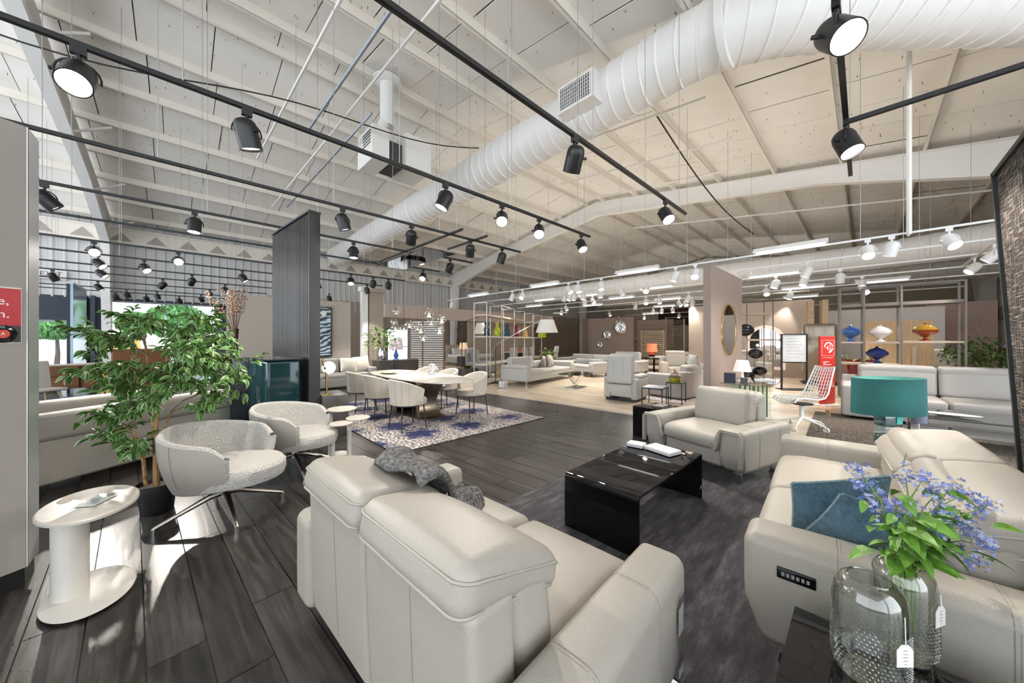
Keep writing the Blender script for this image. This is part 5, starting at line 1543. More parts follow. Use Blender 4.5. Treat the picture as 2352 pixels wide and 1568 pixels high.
# white recliner seen from behind
rc = thing('recliner', 'white leather recliner seen from behind on the pale floor', 'armchair', (7.86, 4.08, 0), 96)
W_ = .82
for s in (-1, 1):
    MB().rb(.17, .82, .50, .05, c=(s * (W_/2 - .085), -.04, .30), n=3, k=3).build('arm', WHITE_L, rc)
    MB().rb(.185, .60, .09, .04, c=(s * (W_/2 - .085), -.08, .575), n=3, k=3, puff=(0, 0, .01)).build('arm_pad', WHITE_L, rc)
bk = MB().rb(.62, .20, .66, .05, n=4, k=3, T=TR(0, .33, .74, rx=7)).build('back', WHITE_L, rc)
for x in (-.11, .11): seam(bk, [(x, .416, .46), (x, .452, .75), (x, .475, 1.0)], .003)
MB().rb(.60, .10, .30, .03, c=(0, .34, .25), n=2).build('rear_panel', WHITE_L, rc)
MB().rb(.50, .60, .18, .05, c=(0, -.12, .40), n=3).build('seat_cushion', WHITE_L, rc)
MB().rb(.60, .10, .18, .04, n=3, k=3, T=TR(0, .24, 1.02, rx=9)).build('headrest', WHITE_L, rc)
MB().box(-.36, -.4, 0, .36, .34, .06).build('base', BLACKM, rc, sharp=0)
MB().tube([(.22, .40, .20), (.20, .45, .12), (.10, .46, .03), (.05, .48, .012)], .005, 5).build('cord', CORD, rc)
# nesting tables and glass cloche
TERR = mat('blue_terrazzo', (.22, .24, .33), .3, var=(45, .8)); GRN = mat('olive_glass_top', (.18, .20, .05), .15)
def nest(loc, rz, s, h, label, top):
    t = thing('nest_table', label, 'table', loc, rz, 'nesting tables')
    MB().box(-s, -s * .8, h - .016, s, s * .8, h).build('top', top, t, sharp=0)
    fr = MB()
    for a in (-s, s): fr.bar((a, -s * .8, h - .025), (a, s * .8, h - .025), .018, .018)
    for a in (-s * .8, s * .8): fr.bar((-s, a, h - .025), (s, a, h - .025), .018, .018)
    fr.build('frame', BLACKM, t, sharp=0)
    for x in (-s, s):
        for y in (-s * .8, s * .8): MB().box(x - .009, y - .009, 0, x + .009, y + .009, h - .02).build('leg', BLACKM, t, sharp=0)
nest((7.55, 3.22, 0), 8, .26, .42, 'lower nesting table with a blue speckled top', TERR)
nest((8.15, 3.0, 0), 8, .20, .50, 'higher nesting table with an olive top under the cloche', GRN)
cl_ = thing('glass_cloche', 'pointed glass jar with yellow base on the higher nesting table', 'jar', (8.12, 3.02, .50), 0)
MB().vase([(.0, 0), (.11, .0), (.125, .03), (.125, .09)], 24).build('bowl', mat('yellow_glass', (.42, .36, .015), .06, spec=.6), cl_)
MB().vase([(.127, .09), (.115, .12), (.06, .20), (.02, .255), (.008, .27)], 24).build('lid', glass('mauve_glass', (.72, .62, .66), .2), cl_)
MB().ball((0, 0, .285), .018, 12, 8).build('finial', CHROME, cl_)
# rug under nesting tables
r4 = MB().rb(1.5, 1.6, .01, .004, n=1, k=1, c=(0, 0, .005)).build('area_rug', mat('mottled_grey_rug', (.42, .37, .36), .9, var=(14, .6)), sharp=50)
r4.location = (8.9, 3.1, 0); tag(r4, 'small mottled rug beneath the nesting tables', 'rug')
# white sofa cut off by the mirror wall
bsofa('sofa', 'white leather sofa disappearing behind the mirror wall', (9.6, 3.35, 0), 172, 1.9, 1.0, 2, arm_h=.60, back_h=.80, arms=(1, 1), leg_h=.03)
cushion('cushion', 'plump white cushion on the sofa by the mirror wall', lean(9.55, 3.05, .82, 40, -10, 0), .5, .5, .18, WHITE_L, flange=False)
tag(MB().rb(.36, .25, .05, .02, c=(8.95, 3.05, .645), n=2).build('folded_throw', mat('striped_throw', (.60, .58, .55), .9, var=(30, .4))), 'folded striped throw on the arm by the mirror wall', 'throw')
# L-shaped white sofa behind
bsofa('sofa', 'long low white sectional in front of the disc wall', (13.9, 8.5, 0), -92, 4.2, 1.05, 3, arm_h=.50, back_h=.72, raised=(2,), arm_pad=True, arm_w=.3)
bsofa('sofa', 'white chaise end of the sectional with thin dark legs', (12.0, 8.1, 0), -100, 1.9, 1.0, 2, arm_h=.5, back_h=.62, legm=BLACKM, arm_pad=True)
# black corner cabinet with orange lamp
bcab = thing('display_cabinet', 'black gloss corner cabinet with open shelves under the orange lamp', 'cabinet', (15.0, 6.45, 0), 0)
MB().box(-.45, -.55, .10, .45, .55, .14).build('shelf', BLACKG, bcab, sharp=0)
MB().box(-.45, -.55, .36, .45, .55, .39).build('shelf', BLACKG, bcab, sharp=0)
MB().box(-.45, -.55, .62, .45, .55, .66).build('top', BLACKG, bcab, sharp=0)
for x, y in ((-.44, -.54), (.44, -.54), (-.44, .54), (.44, .54), (0, 0)): MB().box(x - .03, y - .03, 0, x + .03, y + .03, .62).build('post', BLACKG, bcab, sharp=0)
ol = thing('table_lamp', 'table lamp with a bright orange shade on the black cabinet', 'lamp', (15.0, 6.55, .66), 0)
MB().lathe([(0, 0), (.12, 0), (.10, .05), (.16, .14), (.05, .22), (.03, .30)], 20).build('base', CHROME, ol)
MB().lathe([(.24, .26), (.20, .62), (.19, .62), (.23, .26)], 28).build('shade', mat('orange_shade', (.80, .21, .10), .8, emit=(1, .30, .14, .25)), ol)
tag(MB().lathe([(0, 0), (.24, 0), (.28, .03), (.20, .10), (0, .12)], 16, c=(14.8, 6.1, .66)).build('glass_bowl', mat('ribbed_crystal', (.66, .68, .70), .08, .5)), 'ribbed glass bowl beside the orange lamp', 'bowl')
# taupe recliners far back
bsofa('armchair', 'taupe leather armchair in the far middle, beside the mirror wall', (13.4, 4.9, 0), -60, 1.15, .95, 1, m=TAUPE_L, back_h=.92, arm_h=.62, leg_h=.04, cat='armchair', head=True)
tb = thing('pedestal_table', 'small round table on a folded black steel base', 'table', (15.9, 5.7, 0), 0)
MB().lathe([(0, .60), (.36, .60), (.36, .625), (0, .625)], 28).build('top', mat('white_stone', (.72, .70, .67), .4), tb)
for a in (20, 140, 260): MB().bar((.30 * math.cos(R(a)), .30 * math.sin(R(a)), .01), (.08 * math.cos(R(a + 60)), .08 * math.sin(R(a + 60)), .60), .035, .035).build('leg', BLACKM, tb, sharp=0)
bsofa('bed', 'white upholstered lounge bed near the tan wall', (19.5, 6.4, 0), -95, 1.8, 1.9, 1, arm_h=.4, back_h=.75, arm_w=.1, cat='bed')
ml = thing('disc_floor_lamp', 'floor lamp with a glowing oval disc before the tan wall', 'lamp', (22.5, 7.0, 0), 0)
MB().lathe([(0, 0), (.16, 0), (.16, .02), (0, .02)], 20).build('base', BLACKM, ml); MB().cyl((0, 0, .02), (0, 0, 1.45), .012, n=8).build('pole', BLACKM, ml)
MB().ball((0, 0, 1.62), .36, 24, 12, .55).build('glow_disc', mat('glow_white', (1, 1, 1), .5, emit=(1, .96, .88, 2.2)), ml)
# oak shelves on the tan wall
OAKS = wood('oak_shelf', (.40, .28, .15), (.58, .43, .26), .4, 0, 1, .1)
osf = thing('wall_shelves', 'oak wall shelves with slim posts on the tan wall', 'shelf', (24.2, 5.6, 0), 0)
for z in (.5, 1.0, 1.5, 2.1): MB().box(-.18, -.75, z, .18, .75, z + .04).build('shelf', OAKS, osf, sharp=0)
for y in (-.75, -.3, .3, .75): MB().box(-.18, y - .02, 0, -.14, y + .02, 2.5).build('post', OAKS, osf, sharp=0)
tag(MB().ball((24.2, 5.35, 1.67), .15, 16, 10, .8).build('round_vase', BLACKG), 'round dark vase on the far oak shelves', 'vase')
# slatted screens
def slat_screen(label, p, q, h, n, m, pm, mid=None):
    p = Vector((*p, 0)); q = Vector((*q, 0)); t = thing('slatted_screen', label, 'screen', p)
    d = q - p
    posts = [0, 1] + ([mid] if mid else [])
    for f in posts: MB().bar(d * f, d * f + Vector((0, 0, h)), .06, .06, up=(d.x, d.y, 0)).build('post', pm, t, sharp=0)
    for i in range(n):
        z = .12 + (h - .2) * i / (n - 1)
        MB().bar(d * 0 + Vector((0, 0, z)), d + Vector((0, 0, z)), .022, .05).build('slat', m, t, sharp=0)
PALEOAK = wood('pale_oak_slat', (.50, .40, .27), (.66, .55, .40), .45, 1, 1, .1)
slat_screen('pale oak slatted screen beside the wall of mirrored discs', (20.8, 9.75), (20.8, 8.35), 2.05, 17, PALEOAK, PALEOAK)
slat_screen('taller dark slatted screen behind the orange lamp', (22.8, 9.0), (22.8, 7.9), 2.75, 26, mat('walnut_slat', (.16, .10, .07), .5), PALEOAK)
slat_screen('white slatted divider with brown posts beyond the dining table', (6.75, 12.9), (7.62, 11.75), 2.25, 24, WHITE, mat('brown_post', (.23, .15, .10), .5), .38)
# mirrored discs on the pink wall
def disc(label, p, r):
    t = thing('mirror_disc', label, 'mirror', p, group='mirrored wall discs')
    b = MB().lathe([(0, .05), (r * .25, .048), (r * .55, .07), (r * .85, .055), (r * .97, .02), (r, 0), (0, 0)], 40, T=TR(0, 0, 0, ry=-90))
    b.build('dish', mat('hammered_mirror', (.72, .70, .68), .12, 1, bump=('v', 11, 1.0)), t)
for u, v, r_, lab in ((1423, 752, .46, 'largest mirrored disc on the pink wall'), (1393, 769, .33, 'middle mirrored disc on the pink wall'), (1378, 791, .24, 'smallest mirrored disc on the pink wall')):
    disc(lab, on_x(u, v, 19.915), r_)
# open metal shelf with coloured vases
SHM = mat('grey_bronze_frame', (.40, .37, .33), .35, .7); PALEW = mat('pale_shelf_board', (.60, .53, .44), .5)
def open_shelf(name, label, p, q, dep, h, nbay, lev, thick=.035, fm=SHM, bm=PALEW):
    p = Vector((*p, 0)); q = Vector((*q, 0)); d = q - p; L = d.length; t = thing(name, label, 'shelf', p); t.rotation_euler = (0, 0, math.atan2(d.y, d.x))
    for i in range(nbay + 1):
        for y in (0, dep): MB().box(L*i/nbay - .012, y - .012, 0, L*i/nbay + .012, y + .012, h).build('upright', fm, t, sharp=0)
    for y in (0, dep): MB().box(0, y - .012, h - .024, L, y + .012, h).build('top_rail', fm, t, sharp=0)
    for i in range(nbay + 1): MB().box(L*i/nbay - .010, 0, h - .022, L*i/nbay + .010, dep, h - .002).build('cross_rail', fm, t, sharp=0)
    for (z, bays) in lev:
        for i in (bays if bays else range(nbay)):
            MB().box(L*i/nbay + .012, 0, z, L*(i+1)/nbay - .012, dep, z + thick).build('shelf_board', bm, t, sharp=0)
    return t
SA, SB = Vector((7.05, 8.40, 0)), Vector((12.6, 10.9, 0))
open_shelf('open_shelf', 'long open metal shelf carrying coloured vases', SA[:2], SB[:2], .45, 2.65, 5, [(1.52, None), (2.22, (0, 1, 2, 4)), (.62, (0, 1, 2, 3, 4)), (.05, (0,))], .05)
sd = (SB - SA).normalized()
def onshelf(f): return SA + (SB - SA) * f + Vector((-sd.y, sd.x, 0)) * .22 + Vector((0, 0, 1.571))
def bulbvase(label, f, col, prof):
    m = mat('glaze_%d' % int(f * 100), col, .12, spec=.6)
    t = thing('ceramic_vase', label, 'vase', onshelf(f), group='vases on the open shelf')
    MB().lathe(prof, 22).build('body', m, t)
knob = [(0, 0), (.10, 0), (.115, .03), (.10, .10), (.085, .13), (.105, .18), (.10, .24), (.065, .30), (.05, .33), (.075, .37), (.085, .42), (.06, .47), (.0, .48)]
flsk = [(0, 0), (.08, 0), (.10, .03), (.12, .12), (.115, .22), (.08, .28), (.055, .32), (.05, .42), (.085, .50), (.075, .50), (.04, .42)]
bulbvase('dark blue knobbed vase at the left of the open shelf', .075, (.008, .055, .10), knob)
bulbvase('lime green flask vase second on the open shelf', .215, (.42, .48, .008), flsk)
bulbvase('teal blue knobbed vase third on the open shelf', .365, (.006, .07, .12), knob)
bulbvase('crimson knobbed vase fourth on the open shelf', .53, (.26, .012, .045), knob)
bulbvase('yellow knobbed vase fifth on the open shelf', .71, (.70, .46, .12), knob)
bulbvase('plum knobbed vase at the right of the open shelf', .955, (.06, .010, .035), knob)
# arc floor lamp with big white shade
al = thing('arc_floor_lamp', 'floor lamp with long slanting arm and large white shade', 'lamp', (7.62, 8.62, 0), 0)
MB().lathe([(0, 0), (.17, 0), (.17, .025), (0, .03)], 24).build('base', BLACKM, al)
MB().cyl((0, 0, .02), (0, 0, 1.30), .013, n=8).build('pole', BLACKM, al)
E1 = on_x(1238, 737, 9.3) - Vector((7.62, 8.62, 0)); SHP = on_x(1256, 747, 9.5) - Vector((7.62, 8.62, 0))
MB().tube([(-.05, .1, 1.02), (0, 0, 1.28), E1, SHP + Vector((0, 0, .15))], .011, 6).build('boom', STEEL, al)
MB().lathe([(.40, -.26), (.25, .20), (.245, .20), (.395, -.26)], 28, c=SHP).build('shade', mat('white_shade', (.72, .71, .69), .8, emit=(1, .95, .88, .12)), al)
# swing-arm black lamp by the bedroom bay
sl2 = thing('crane_floor_lamp', 'black folding crane floor lamp left of the open shelf', 'lamp', (7.75, 10.7, 0), 0)
MB().lathe([(0, 0), (.2, 0), (.2, .025), (0, .03)], 24).build('base', BLACKM, sl2)
MB().cyl((0, 0, .02), (0, 0, 2.15), .016, n=8).build('pole', BLACKM, sl2)
MB().tube([(0, 0, 1.3), (-.14, .17, 1.85), (0, 0, 2.12)], .012, 6).build('crane_arm', BLACKM, sl2); MB().tube([(0, 0, 2.12), (.55, -.3, 2.32)], .011, 6).build('boom', BLACKM, sl2)
MB().lathe([(.26, -.38), (.15, .05), (.145, .05), (.255, -.38)], 24, c=(.62, -.34, 2.05)).build('shade', mat('cream_shade', (.76, .70, .62), .8), sl2)
# objects seen through and beyond the open shelf
bsofa('armchair', 'grey upholstered wing armchair beyond the open shelf', (8.6, 10.6, 0), 24, 1.0, .9, 1, m=mat('grey_fabric', (.30, .29, .29), .9), back_h=1.05, arm_h=.6, leg_h=.1, cat='armchair')
dtb = thing('round_table', 'dark drum side table with a gold bowl beyond the dining chairs', 'table', (7.3, 9.75, 0), 0)
MB().lathe([(0, 0), (.40, 0), (.40, .44), (0, .44)], 32).build('drum', mat('dark_oak_drum', (.05, .038, .03), .4), dtb)
tag(MB().vase([(.02, 0), (.12, .03), (.16, .10)], 20, c=(7.3, 9.75, .44)).build('gold_bowl', GOLD), 'small gold bowl on the dark drum table', 'bowl')
bed = thing('bed', 'bed with white quilt in the bedroom bay', 'bed', (12.2, 16.0, 0), 0)
MB().rb(2.1, 1.9, .30, .04, c=(0, 0, .28), n=2).build('frame', TAUPE_L, bed); MB().rb(2.05, 1.85, .22, .08, c=(0, 0, .52), n=3).build('quilt', mat('white_quilt', (.76, .75, .73), .9, bump=('n', 14, .6)), bed)
MB().rb(2.1, .12, 1.1, .05, c=(0, .98, .6), n=2).build('headboard', TAUPE_L, bed)
for x in (-.5, .5): MB().rb(.6, .2, .4, .08, n=3, T=TR(x, .7, .78, rx=-20)).build('pillow', mat('white_quilt2', (.78, .77, .75), .9), bed)
nl = thing('bedside_lamp', 'bedside lamp with a glowing cream shade in the bedroom bay', 'lamp', (11.1, 15.2, .55), 0)
MB().lathe([(0, 0), (.12, 0), (.14, .1), (.09, .36), (.02, .42)], 20).build('base', mat('cream_ceramic', (.62, .55, .42), .3), nl)
MB().lathe([(.23, .40), (.19, .74), (.185, .74), (.225, .40)], 24).build('shade', mat('warm_shade', (.80, .62, .44), .8, emit=(1, .68, .40, .45)), nl)
ns = MB().box(10.85, 14.95, 0, 11.4, 15.45, .55).build('nightstand', mat('nightstand_dark', (.06, .05, .045), .4), sharp=0); tag(ns, 'dark nightstand under the glowing bedside lamp', 'nightstand')
# dining set far behind shelf
t2 = thing('dining_table', 'pale dining table set far beyond the open shelf', 'table', (14.2, 14.2, 0), 20)
MB().box(-1.0, -.5, .72, 1.0, .5, .76).build('top', PALEW, t2, sharp=0)
for x in (-.8, .8): MB().box(x - .05, -.35, 0, x + .05, .35, .72).build('leg', BLACKM, t2, sharp=0)
for i, (x, y, rz_, lb) in enumerate(((12.9, 13.2, -60, 'leftmost'), (13.5, 12.6, 10, 'second'), (14.4, 12.9, 20, 'third'))):
    c = thing('upholstered_chair', 'pale upholstered chair, %s at the far dining set' % lb, 'chair', (x, y, 0), rz_, 'far dining chairs')
    MB().rb(.46, .46, .10, .04, c=(0, 0, .46), n=2).build('seat', VELVET, c); MB().rb(.46, .08, .55, .035, n=3, T=TR(0, .22, .76, rx=-8)).build('backrest', VELVET, c)
    for sx in (-.18, .18):
        for sy in (-.18, .18): MB().box(sx - .015, sy - .015, 0, sx + .015, sy + .015, .42).build('leg', BLACKM, c, sharp=0)
orb = MB().box(-.35, -.25, 0, .35, .25, .22).build('orange_crate', mat('terracotta', (.55, .22, .12), .7), sharp=0); orb.location = (14.2, 14.2, .76); tag(orb, 'terracotta box on the far dining table', 'box')
for (p, shade, col, lab) in (((15.5, 15.5), 2.0, (.70, .64, .54), 'cream floor lamp with a drum shade beyond the far dining set'), ((13.9, 12.0), 1.75, (.50, .55, .01), 'lime green lamp seen through the open shelf')):
    t = thing('floor_lamp', lab, 'lamp', (*p, 0), 0)
    MB().lathe([(0, 0), (.15, 0), (.15, .02), (0, .03)], 18).build('base', STEEL, t); MB().cyl((0, 0, .02), (0, 0, shade), .012, n=6).build('pole', STEEL, t)
    MB().lathe([(.24, -.18), (.20, .18), (.195, .18), (.235, -.18)], 22, c=(0, 0, shade)).build('shade', mat('shade_%s' % lab[:4], col, .8), t)
# white swivel office chair and plants near centre
oc = thing('office_chair', 'white swivel chair on a slim chrome column, far centre', 'chair', (12.1, 9.9, 0), 200)
MB().rb(.5, .48, .09, .04, c=(0, 0, .52), n=2).build('seat', WHITE_L, oc); MB().rb(.5, .08, .62, .04, n=3, T=TR(0, .24, .86, rx=-8)).build('backrest', WHITE_L, oc)
MB().cyl((0, 0, .05), (0, 0, .48), .025, n=10).build('column', CHROME, oc)
MB().lathe([(0, 0), (.27, 0), (.25, .02), (.03, .05), (0, .05)], 24).build('foot', CHROME, oc)
def leafy(name, label, loc, n, r, h0, h1, L, m, potp=None, potm=None, seed=1, group=None, cat='plant', droop=.3, stem=True):
    rn = random.Random(seed); t = thing(name, label, cat, loc, 0, group)
    if potp: MB().vase(potp, 20).build('pot', potm, t)
    b = MB()
    for i in range(n):
        a = rn.uniform(0, 6.28); rr = r * math.sqrt(rn.random()); z = rn.uniform(h0, h1) - .3 * (h1 - h0) * (rr / r) ** 2
        p = Vector((rr * math.cos(a), rr * math.sin(a), z)); dr = Vector((math.cos(a) * .8 + rn.gauss(0, .4), math.sin(a) * .8 + rn.gauss(0, .4), rn.gauss(.1, .4))).normalized()
        sd_ = dr.cross(Vector((0, 0, 1))).normalized() * L * .2; s = L * rn.uniform(.7, 1.2)
        b.add([p, p + dr * s * .5 + sd_, p + dr * s + Vector((0, 0, -droop * s * .5)), p + dr * s * .5 - sd_], [(0, 1, 2, 3)])
    b.build('leaves', m, t, sharp=0, fix=False, kind='stuff')
    if stem:
        s = MB()
        for i in range(6):
            a = rn.uniform(0, 6.28); s.tube([(0, 0, .1), (r * .3 * math.cos(a), r * .3 * math.sin(a), h0 * .7 + h1 * .3), (r * .6 * math.cos(a), r * .6 * math.sin(a), h1 * .9)], .008, 4)
        s.build('stems', STEMG, t, fix=False)
    return t
PLG = mat('plant_green', (.12, .24, .05), .5, var=(12, .45)); PALEG = mat('fern_green', (.25, .34, .12), .6, var=(10, .3))
pedm = MB().lathe([(0, 0), (.45, 0), (.45, .40), (0, .40)], 24).build('plant_table', mat('grey_lacquer', (.3, .3, .3), .3)); pedm.location = (11.4, 9.5, 0); tag(pedm, 'round grey table under the fern, far centre', 'table')
leafy('potted_fern', 'pale fern in a glass vase beside the white swivel chair', (11.4, 9.5, .40), 90, .38, .25, .65, .22, PALEG, [(.0, 0), (.12, 0), (.13, .12), (.10, .26)], CLEAR, 5)
leafy('potted_plant', 'tall leafy plant on the sideboard behind the dining table', (5.0, 11.55, .75), 170, .50, .55, 1.15, .22, PLG, [(0, 0), (.13, 0), (.17, .15), (.10, .42)], mat('silver_pot', (.6, .6, .62), .12, 1), 6)
sbd = MB().box(4.75, 11.2, 0, 6.2, 11.75, .75).build('sideboard', mat('sideboard_dark', (.07, .06, .055), .3), sharp=0); tag(sbd, 'dark sideboard behind the dining table', 'sideboard')
kl = thing('crystal_lamp', 'blue crystal table lamp with beaded shade behind the dining table', 'lamp', (5.45, 11.42, .75), 0)
MB().lathe([(0, 0), (.11, 0), (.05, .06), (.09, .16), (.04, .28), (.03, .38)], 18).build('base', mat('blue_crystal', (.10, .20, .50), .06, spec=.7), kl)
MB().lathe([(.23, .36), (.20, .74), (.195, .74), (.225, .36)], 24).build('shade', mat('beaded_shade', (.58, .52, .62), .3, bump=('v', 40, 1), emit=(1, .7, .55, .18)), kl)
# grey sectional and cushions under the painting
bsofa('sofa', 'grey leather sofa under the wing painting', (3.3, 11.2, 0), 3, 2.4, .98, 3, m=mat('mid_grey_leather', (.27, .26, .24), .45), back_h=.84, arm_h=.6, leg_h=.06, arms=(1, 1), legm=BLACKM)
cushion('cushion', 'left pale cushion on the grey sofa under the painting', lean(3.75, 11.05, .68, 8, -15, 5), .5, .42, .16, mat('ivory_linen', (.62, .58, .50), .9), flange=False)
cushion('cushion', 'right pale cushion on the grey sofa under the painting', lean(4.15, 11.12, .70, -8, -15, -6), .48, .46, .16, mat('ivory_linen', (.62, .58, .50), .9), flange=False)
# painting with sweeping pale blue feathers
pa = thing('wall_painting', 'dark framed painting of a pale blue wing on the beige wall', 'painting', (3.10, 12.80, 1.72), 0)
def wing():
    m, N, L, b = nodes_of('wing_paint', .5)
    tc = N.new('ShaderNodeTexCoord'); mp = N.new('ShaderNodeMapping'); mp.inputs['Rotation'].default_value = (0, R(38), 0); mp.inputs['Scale'].default_value = (1, 1, 2.6)
    L.new(tc.outputs['Object'], mp.inputs[0])
    wv_ = N.new('ShaderNodeTexWave'); wv_.bands_direction = 'Z'; wv_.inputs['Scale'].default_value = 1.1; wv_.inputs['Distortion'].default_value = 13; wv_.inputs['Detail'].default_value = 3
    L.new(mp.outputs[0], wv_.inputs['Vector'])
    r = ramp(N, [(.0, (.02, .025, .03)), (.3, (.10, .17, .23)), (.65, (.36, .50, .60)), (1, (.75, .80, .82))])
    L.new(wv_.outputs[0], r.inputs[0]); L.new(r.outputs[0], b.inputs['Base Color']); return m
MB().box(-.65, -.03, -.82, .65, .055, .82).build('canvas', wing(), pa, sharp=0)
fr = MB()
for a, b in (((-.66, -.83), (.66, -.83)), ((-.66, .83), (.66, .83)), ((-.66, -.83), (-.66, .83)), ((.66, -.83), (.66, .83))): fr.bar((a[0], -.02, a[1]), (b[0], -.02, b[1]), .04, .05, up=(0, 1, 0))
fr.build('frame', BLACKM, pa, sharp=0)
MB().lathe([(0, 0), (.09, 0), (.09, .004), (0, .005)], 24, T=TR(.42, -.031, .62, rx=90)).build('painted_moon', PAPER, pa)
# ================================================================ RIGHT SIDE AND FAR RIGHT
# woven panel in a dark frame, leaning slightly into the room at the right edge
def woven():
    m, N, L, b = nodes_of('woven_fibre', .9)
    tc = N.new('ShaderNodeTexCoord')
    def band(sx, sz, rot):
        mp = N.new('ShaderNodeMapping'); mp.inputs['Scale'].default_value = (sx, 1, sz); mp.inputs['Rotation'].default_value = (0, R(rot), 0)
        L.new(tc.outputs['Object'], mp.inputs[0])
        n = N.new('ShaderNodeTexNoise'); n.inputs['Scale'].default_value = 1; n.inputs['Detail'].default_value = 2
        L.new(mp.outputs[0], n.inputs['Vector']); return n
    a = band(95, 7, 2); c = band(7, 95, -3)
    mx = N.new('ShaderNodeMath'); mx.operation = 'MAXIMUM'; L.new(a.outputs[0], mx.inputs[0]); L.new(c.outputs[0], mx.inputs[1])
    r = ramp(N, [(.50, (.010, .009, .009)), (.58, (.12, .095, .08)), (.70, (.34, .29, .25))])
    L.new(mx.outputs[0], r.inputs[0]); L.new(r.outputs[0], b.inputs['Base Color'])
    bp = N.new('ShaderNodeBump'); bp.inputs['Strength'].default_value = .8; bp.inputs['Distance'].default_value = .02
    L.new(mx.outputs[0], bp.inputs['Height']); L.new(bp.outputs[0], b.inputs['Normal'])
    return m
wp = thing('woven_panel', 'tall dark framed panel of coarse woven fibre at right edge', 'panel', (4.10, -.775, 0), 0)
wp.rotation_euler = (R(-3.0), 0, R(0))
PL, PH = 2.6, 2.62
MB().box(-PL, -.035, .03, -.03, .0, PH - .03).build('woven_field', woven(), wp, sharp=0)
fr = MB()
fr.box(-PL, -.05, 0, 0, .018, .035).box(-PL, -.05, PH - .03, 0, .018, PH).box(-.032, -.05, 0, 0, .018, PH).box(-PL, -.05, 0, -PL + .03, .018, PH)
fr.build('frame', mat('frame_black_green', (.014, .022, .020), .4), wp, sharp=0)
MB().box(-PL + .03, .0, .6, -1.0, .006, PH - .7).build('woven_overlay', MATS['woven_fibre'], wp, sharp=0)
# teal lamp on its glass base behind the far arm of the sofa
et = bridge('end_table', 'low glass end table carrying the teal lamp behind the sofa', 'table', (4.62, -.15, 0), 0, .52, .50, .40, CLEARD)
LP = Vector((4.60, -.15, .40))
tl = thing('table_lamp', 'table lamp with oval teal shade on stacked glass blocks', 'lamp', LP, -44)
GB = mat('aqua_block', (.30, .52, .50), .05, spec=.6)
def gblock(nm, z0, z1, hx, hy, m): MB().rb(hx * 2, hy * 2, z1 - z0, .014, c=(0, 0, (z0 + z1) / 2), n=1, k=3).build(nm, m, tl)
CRY = glass('crystal_block', (.80, .90, .88), .16); CRY2 = glass('teal_crystal', (.16, .42, .42), .22)
gblock('glass_block', 0.0, .115, .088, .05, CRY); gblock('glass_block', .118, .19, .085, .048, CRY2); gblock('glass_block', .193, .275, .087, .05, CRY); gblock('glass_block', .278, .385, .086, .05, CRY2)
MB().box(.02, -.056, .30, .07, -.052, .365).build('maker_label', mat('turquoise_label', (.10, .55, .48), .5), tl, sharp=0)
MB().cyl((0, 0, .385), (0, 0, .43), .012, n=8).build('neck', CHROME, tl)
MB().vase([(.30, .385), (.293, .70)], 56).v
b = MB(); n = 56; v = []
for r_, z in ((.302, .385), (.295, .705), (.291, .705), (.298, .385)):
    for j in range(n): a = 2 * math.pi * j / n; v.append((r_ * math.cos(a), r_ * .55 * math.sin(a), z))
b.add(v, [(i*n + j, i*n + (j+1) % n, (i+1)*n + (j+1) % n, (i+1)*n + j) for i in range(3) for j in range(n)])
def teal():
    m = mat('teal_fabric', (.035, .155, .165), .8, bump=('n', 120, .3), var=(70, .2)); N = m.node_tree.nodes; L = m.node_tree.links
    tn_ = N.new('ShaderNodeBsdfTranslucent'); tn_.inputs[0].default_value = (.10, .27, .26, 1)
    x = N.new('ShaderNodeMixShader'); x.inputs[0].default_value = .35
    L.new(N['Principled BSDF'].outputs[0], x.inputs[1]); L.new(tn_.outputs[0], x.inputs[2]); L.new(x.outputs[0], N['Material Output'].inputs[0]); return m
b.build('shade', teal(), tl)
ll = bpy.data.lights.new('bulb', 'POINT'); ll.energy = 13; ll.color = (1, .82, .6); ll.shadow_soft_size = .04
lo = bpy.data.objects.new('bulb', ll); COL.objects.link(lo); lo.parent = tl; lo.location = (0, 0, .56)
# long grey sectional facing the camera
bsofa('sectional_sofa', 'long grey beige leather sectional behind the brown rug', (9.45, -1.45, 0), -90 + 2, 3.55, 1.15, 3, m=mat('pale_greige_leather', (.36, .338, .312), .42, bump=('v', 120, .1)), arm_h=.62, back_h=.86, leg_h=.05, arm_w=.24, legm=BLACKM, head=True)
# glass coffee table with bowls
gt = thing('coffee_table', 'wide glass coffee table with black legs on the brown rug', 'table', (7.75, -1.25, .01), 2)
MB().box(-.45, -.85, .38, .45, .85, .395).build('top', glass('coffee_glass', (.72, .74, .74), .16), gt, sharp=0)
MB().box(-.40, -.80, .16, .40, .80, .17).build('lower_shelf', glass('coffee_glass2', (.72, .74, .74), .12), gt, sharp=0)
for x in (-.43, .43):
    for y in (-.83, .83): MB().box(x - .012, y - .012, 0, x + .012, y + .012, .385).build('leg', BLACKM, gt, sharp=0)
fr = MB()
for x in (-.43, .43): fr.box(x - .01, -.84, .37, x + .01, .84, .382)
for y in (-.83, .83): fr.box(-.44, y - .01, .37, .44, y + .01, .382)
fr.build('frame', BLACKM, gt, sharp=0)
tag(MB().lathe([(0, 0), (.06, .0), (.19, .025), (.20, .03), (.10, .012), (0, .01)], 30, c=(7.55, -.82, .408), sx=.55, sy=1.35).build('oval_platter', mat('white_china', (.80, .79, .77), .25)), 'white oval platter on the wide glass coffee table', 'platter')
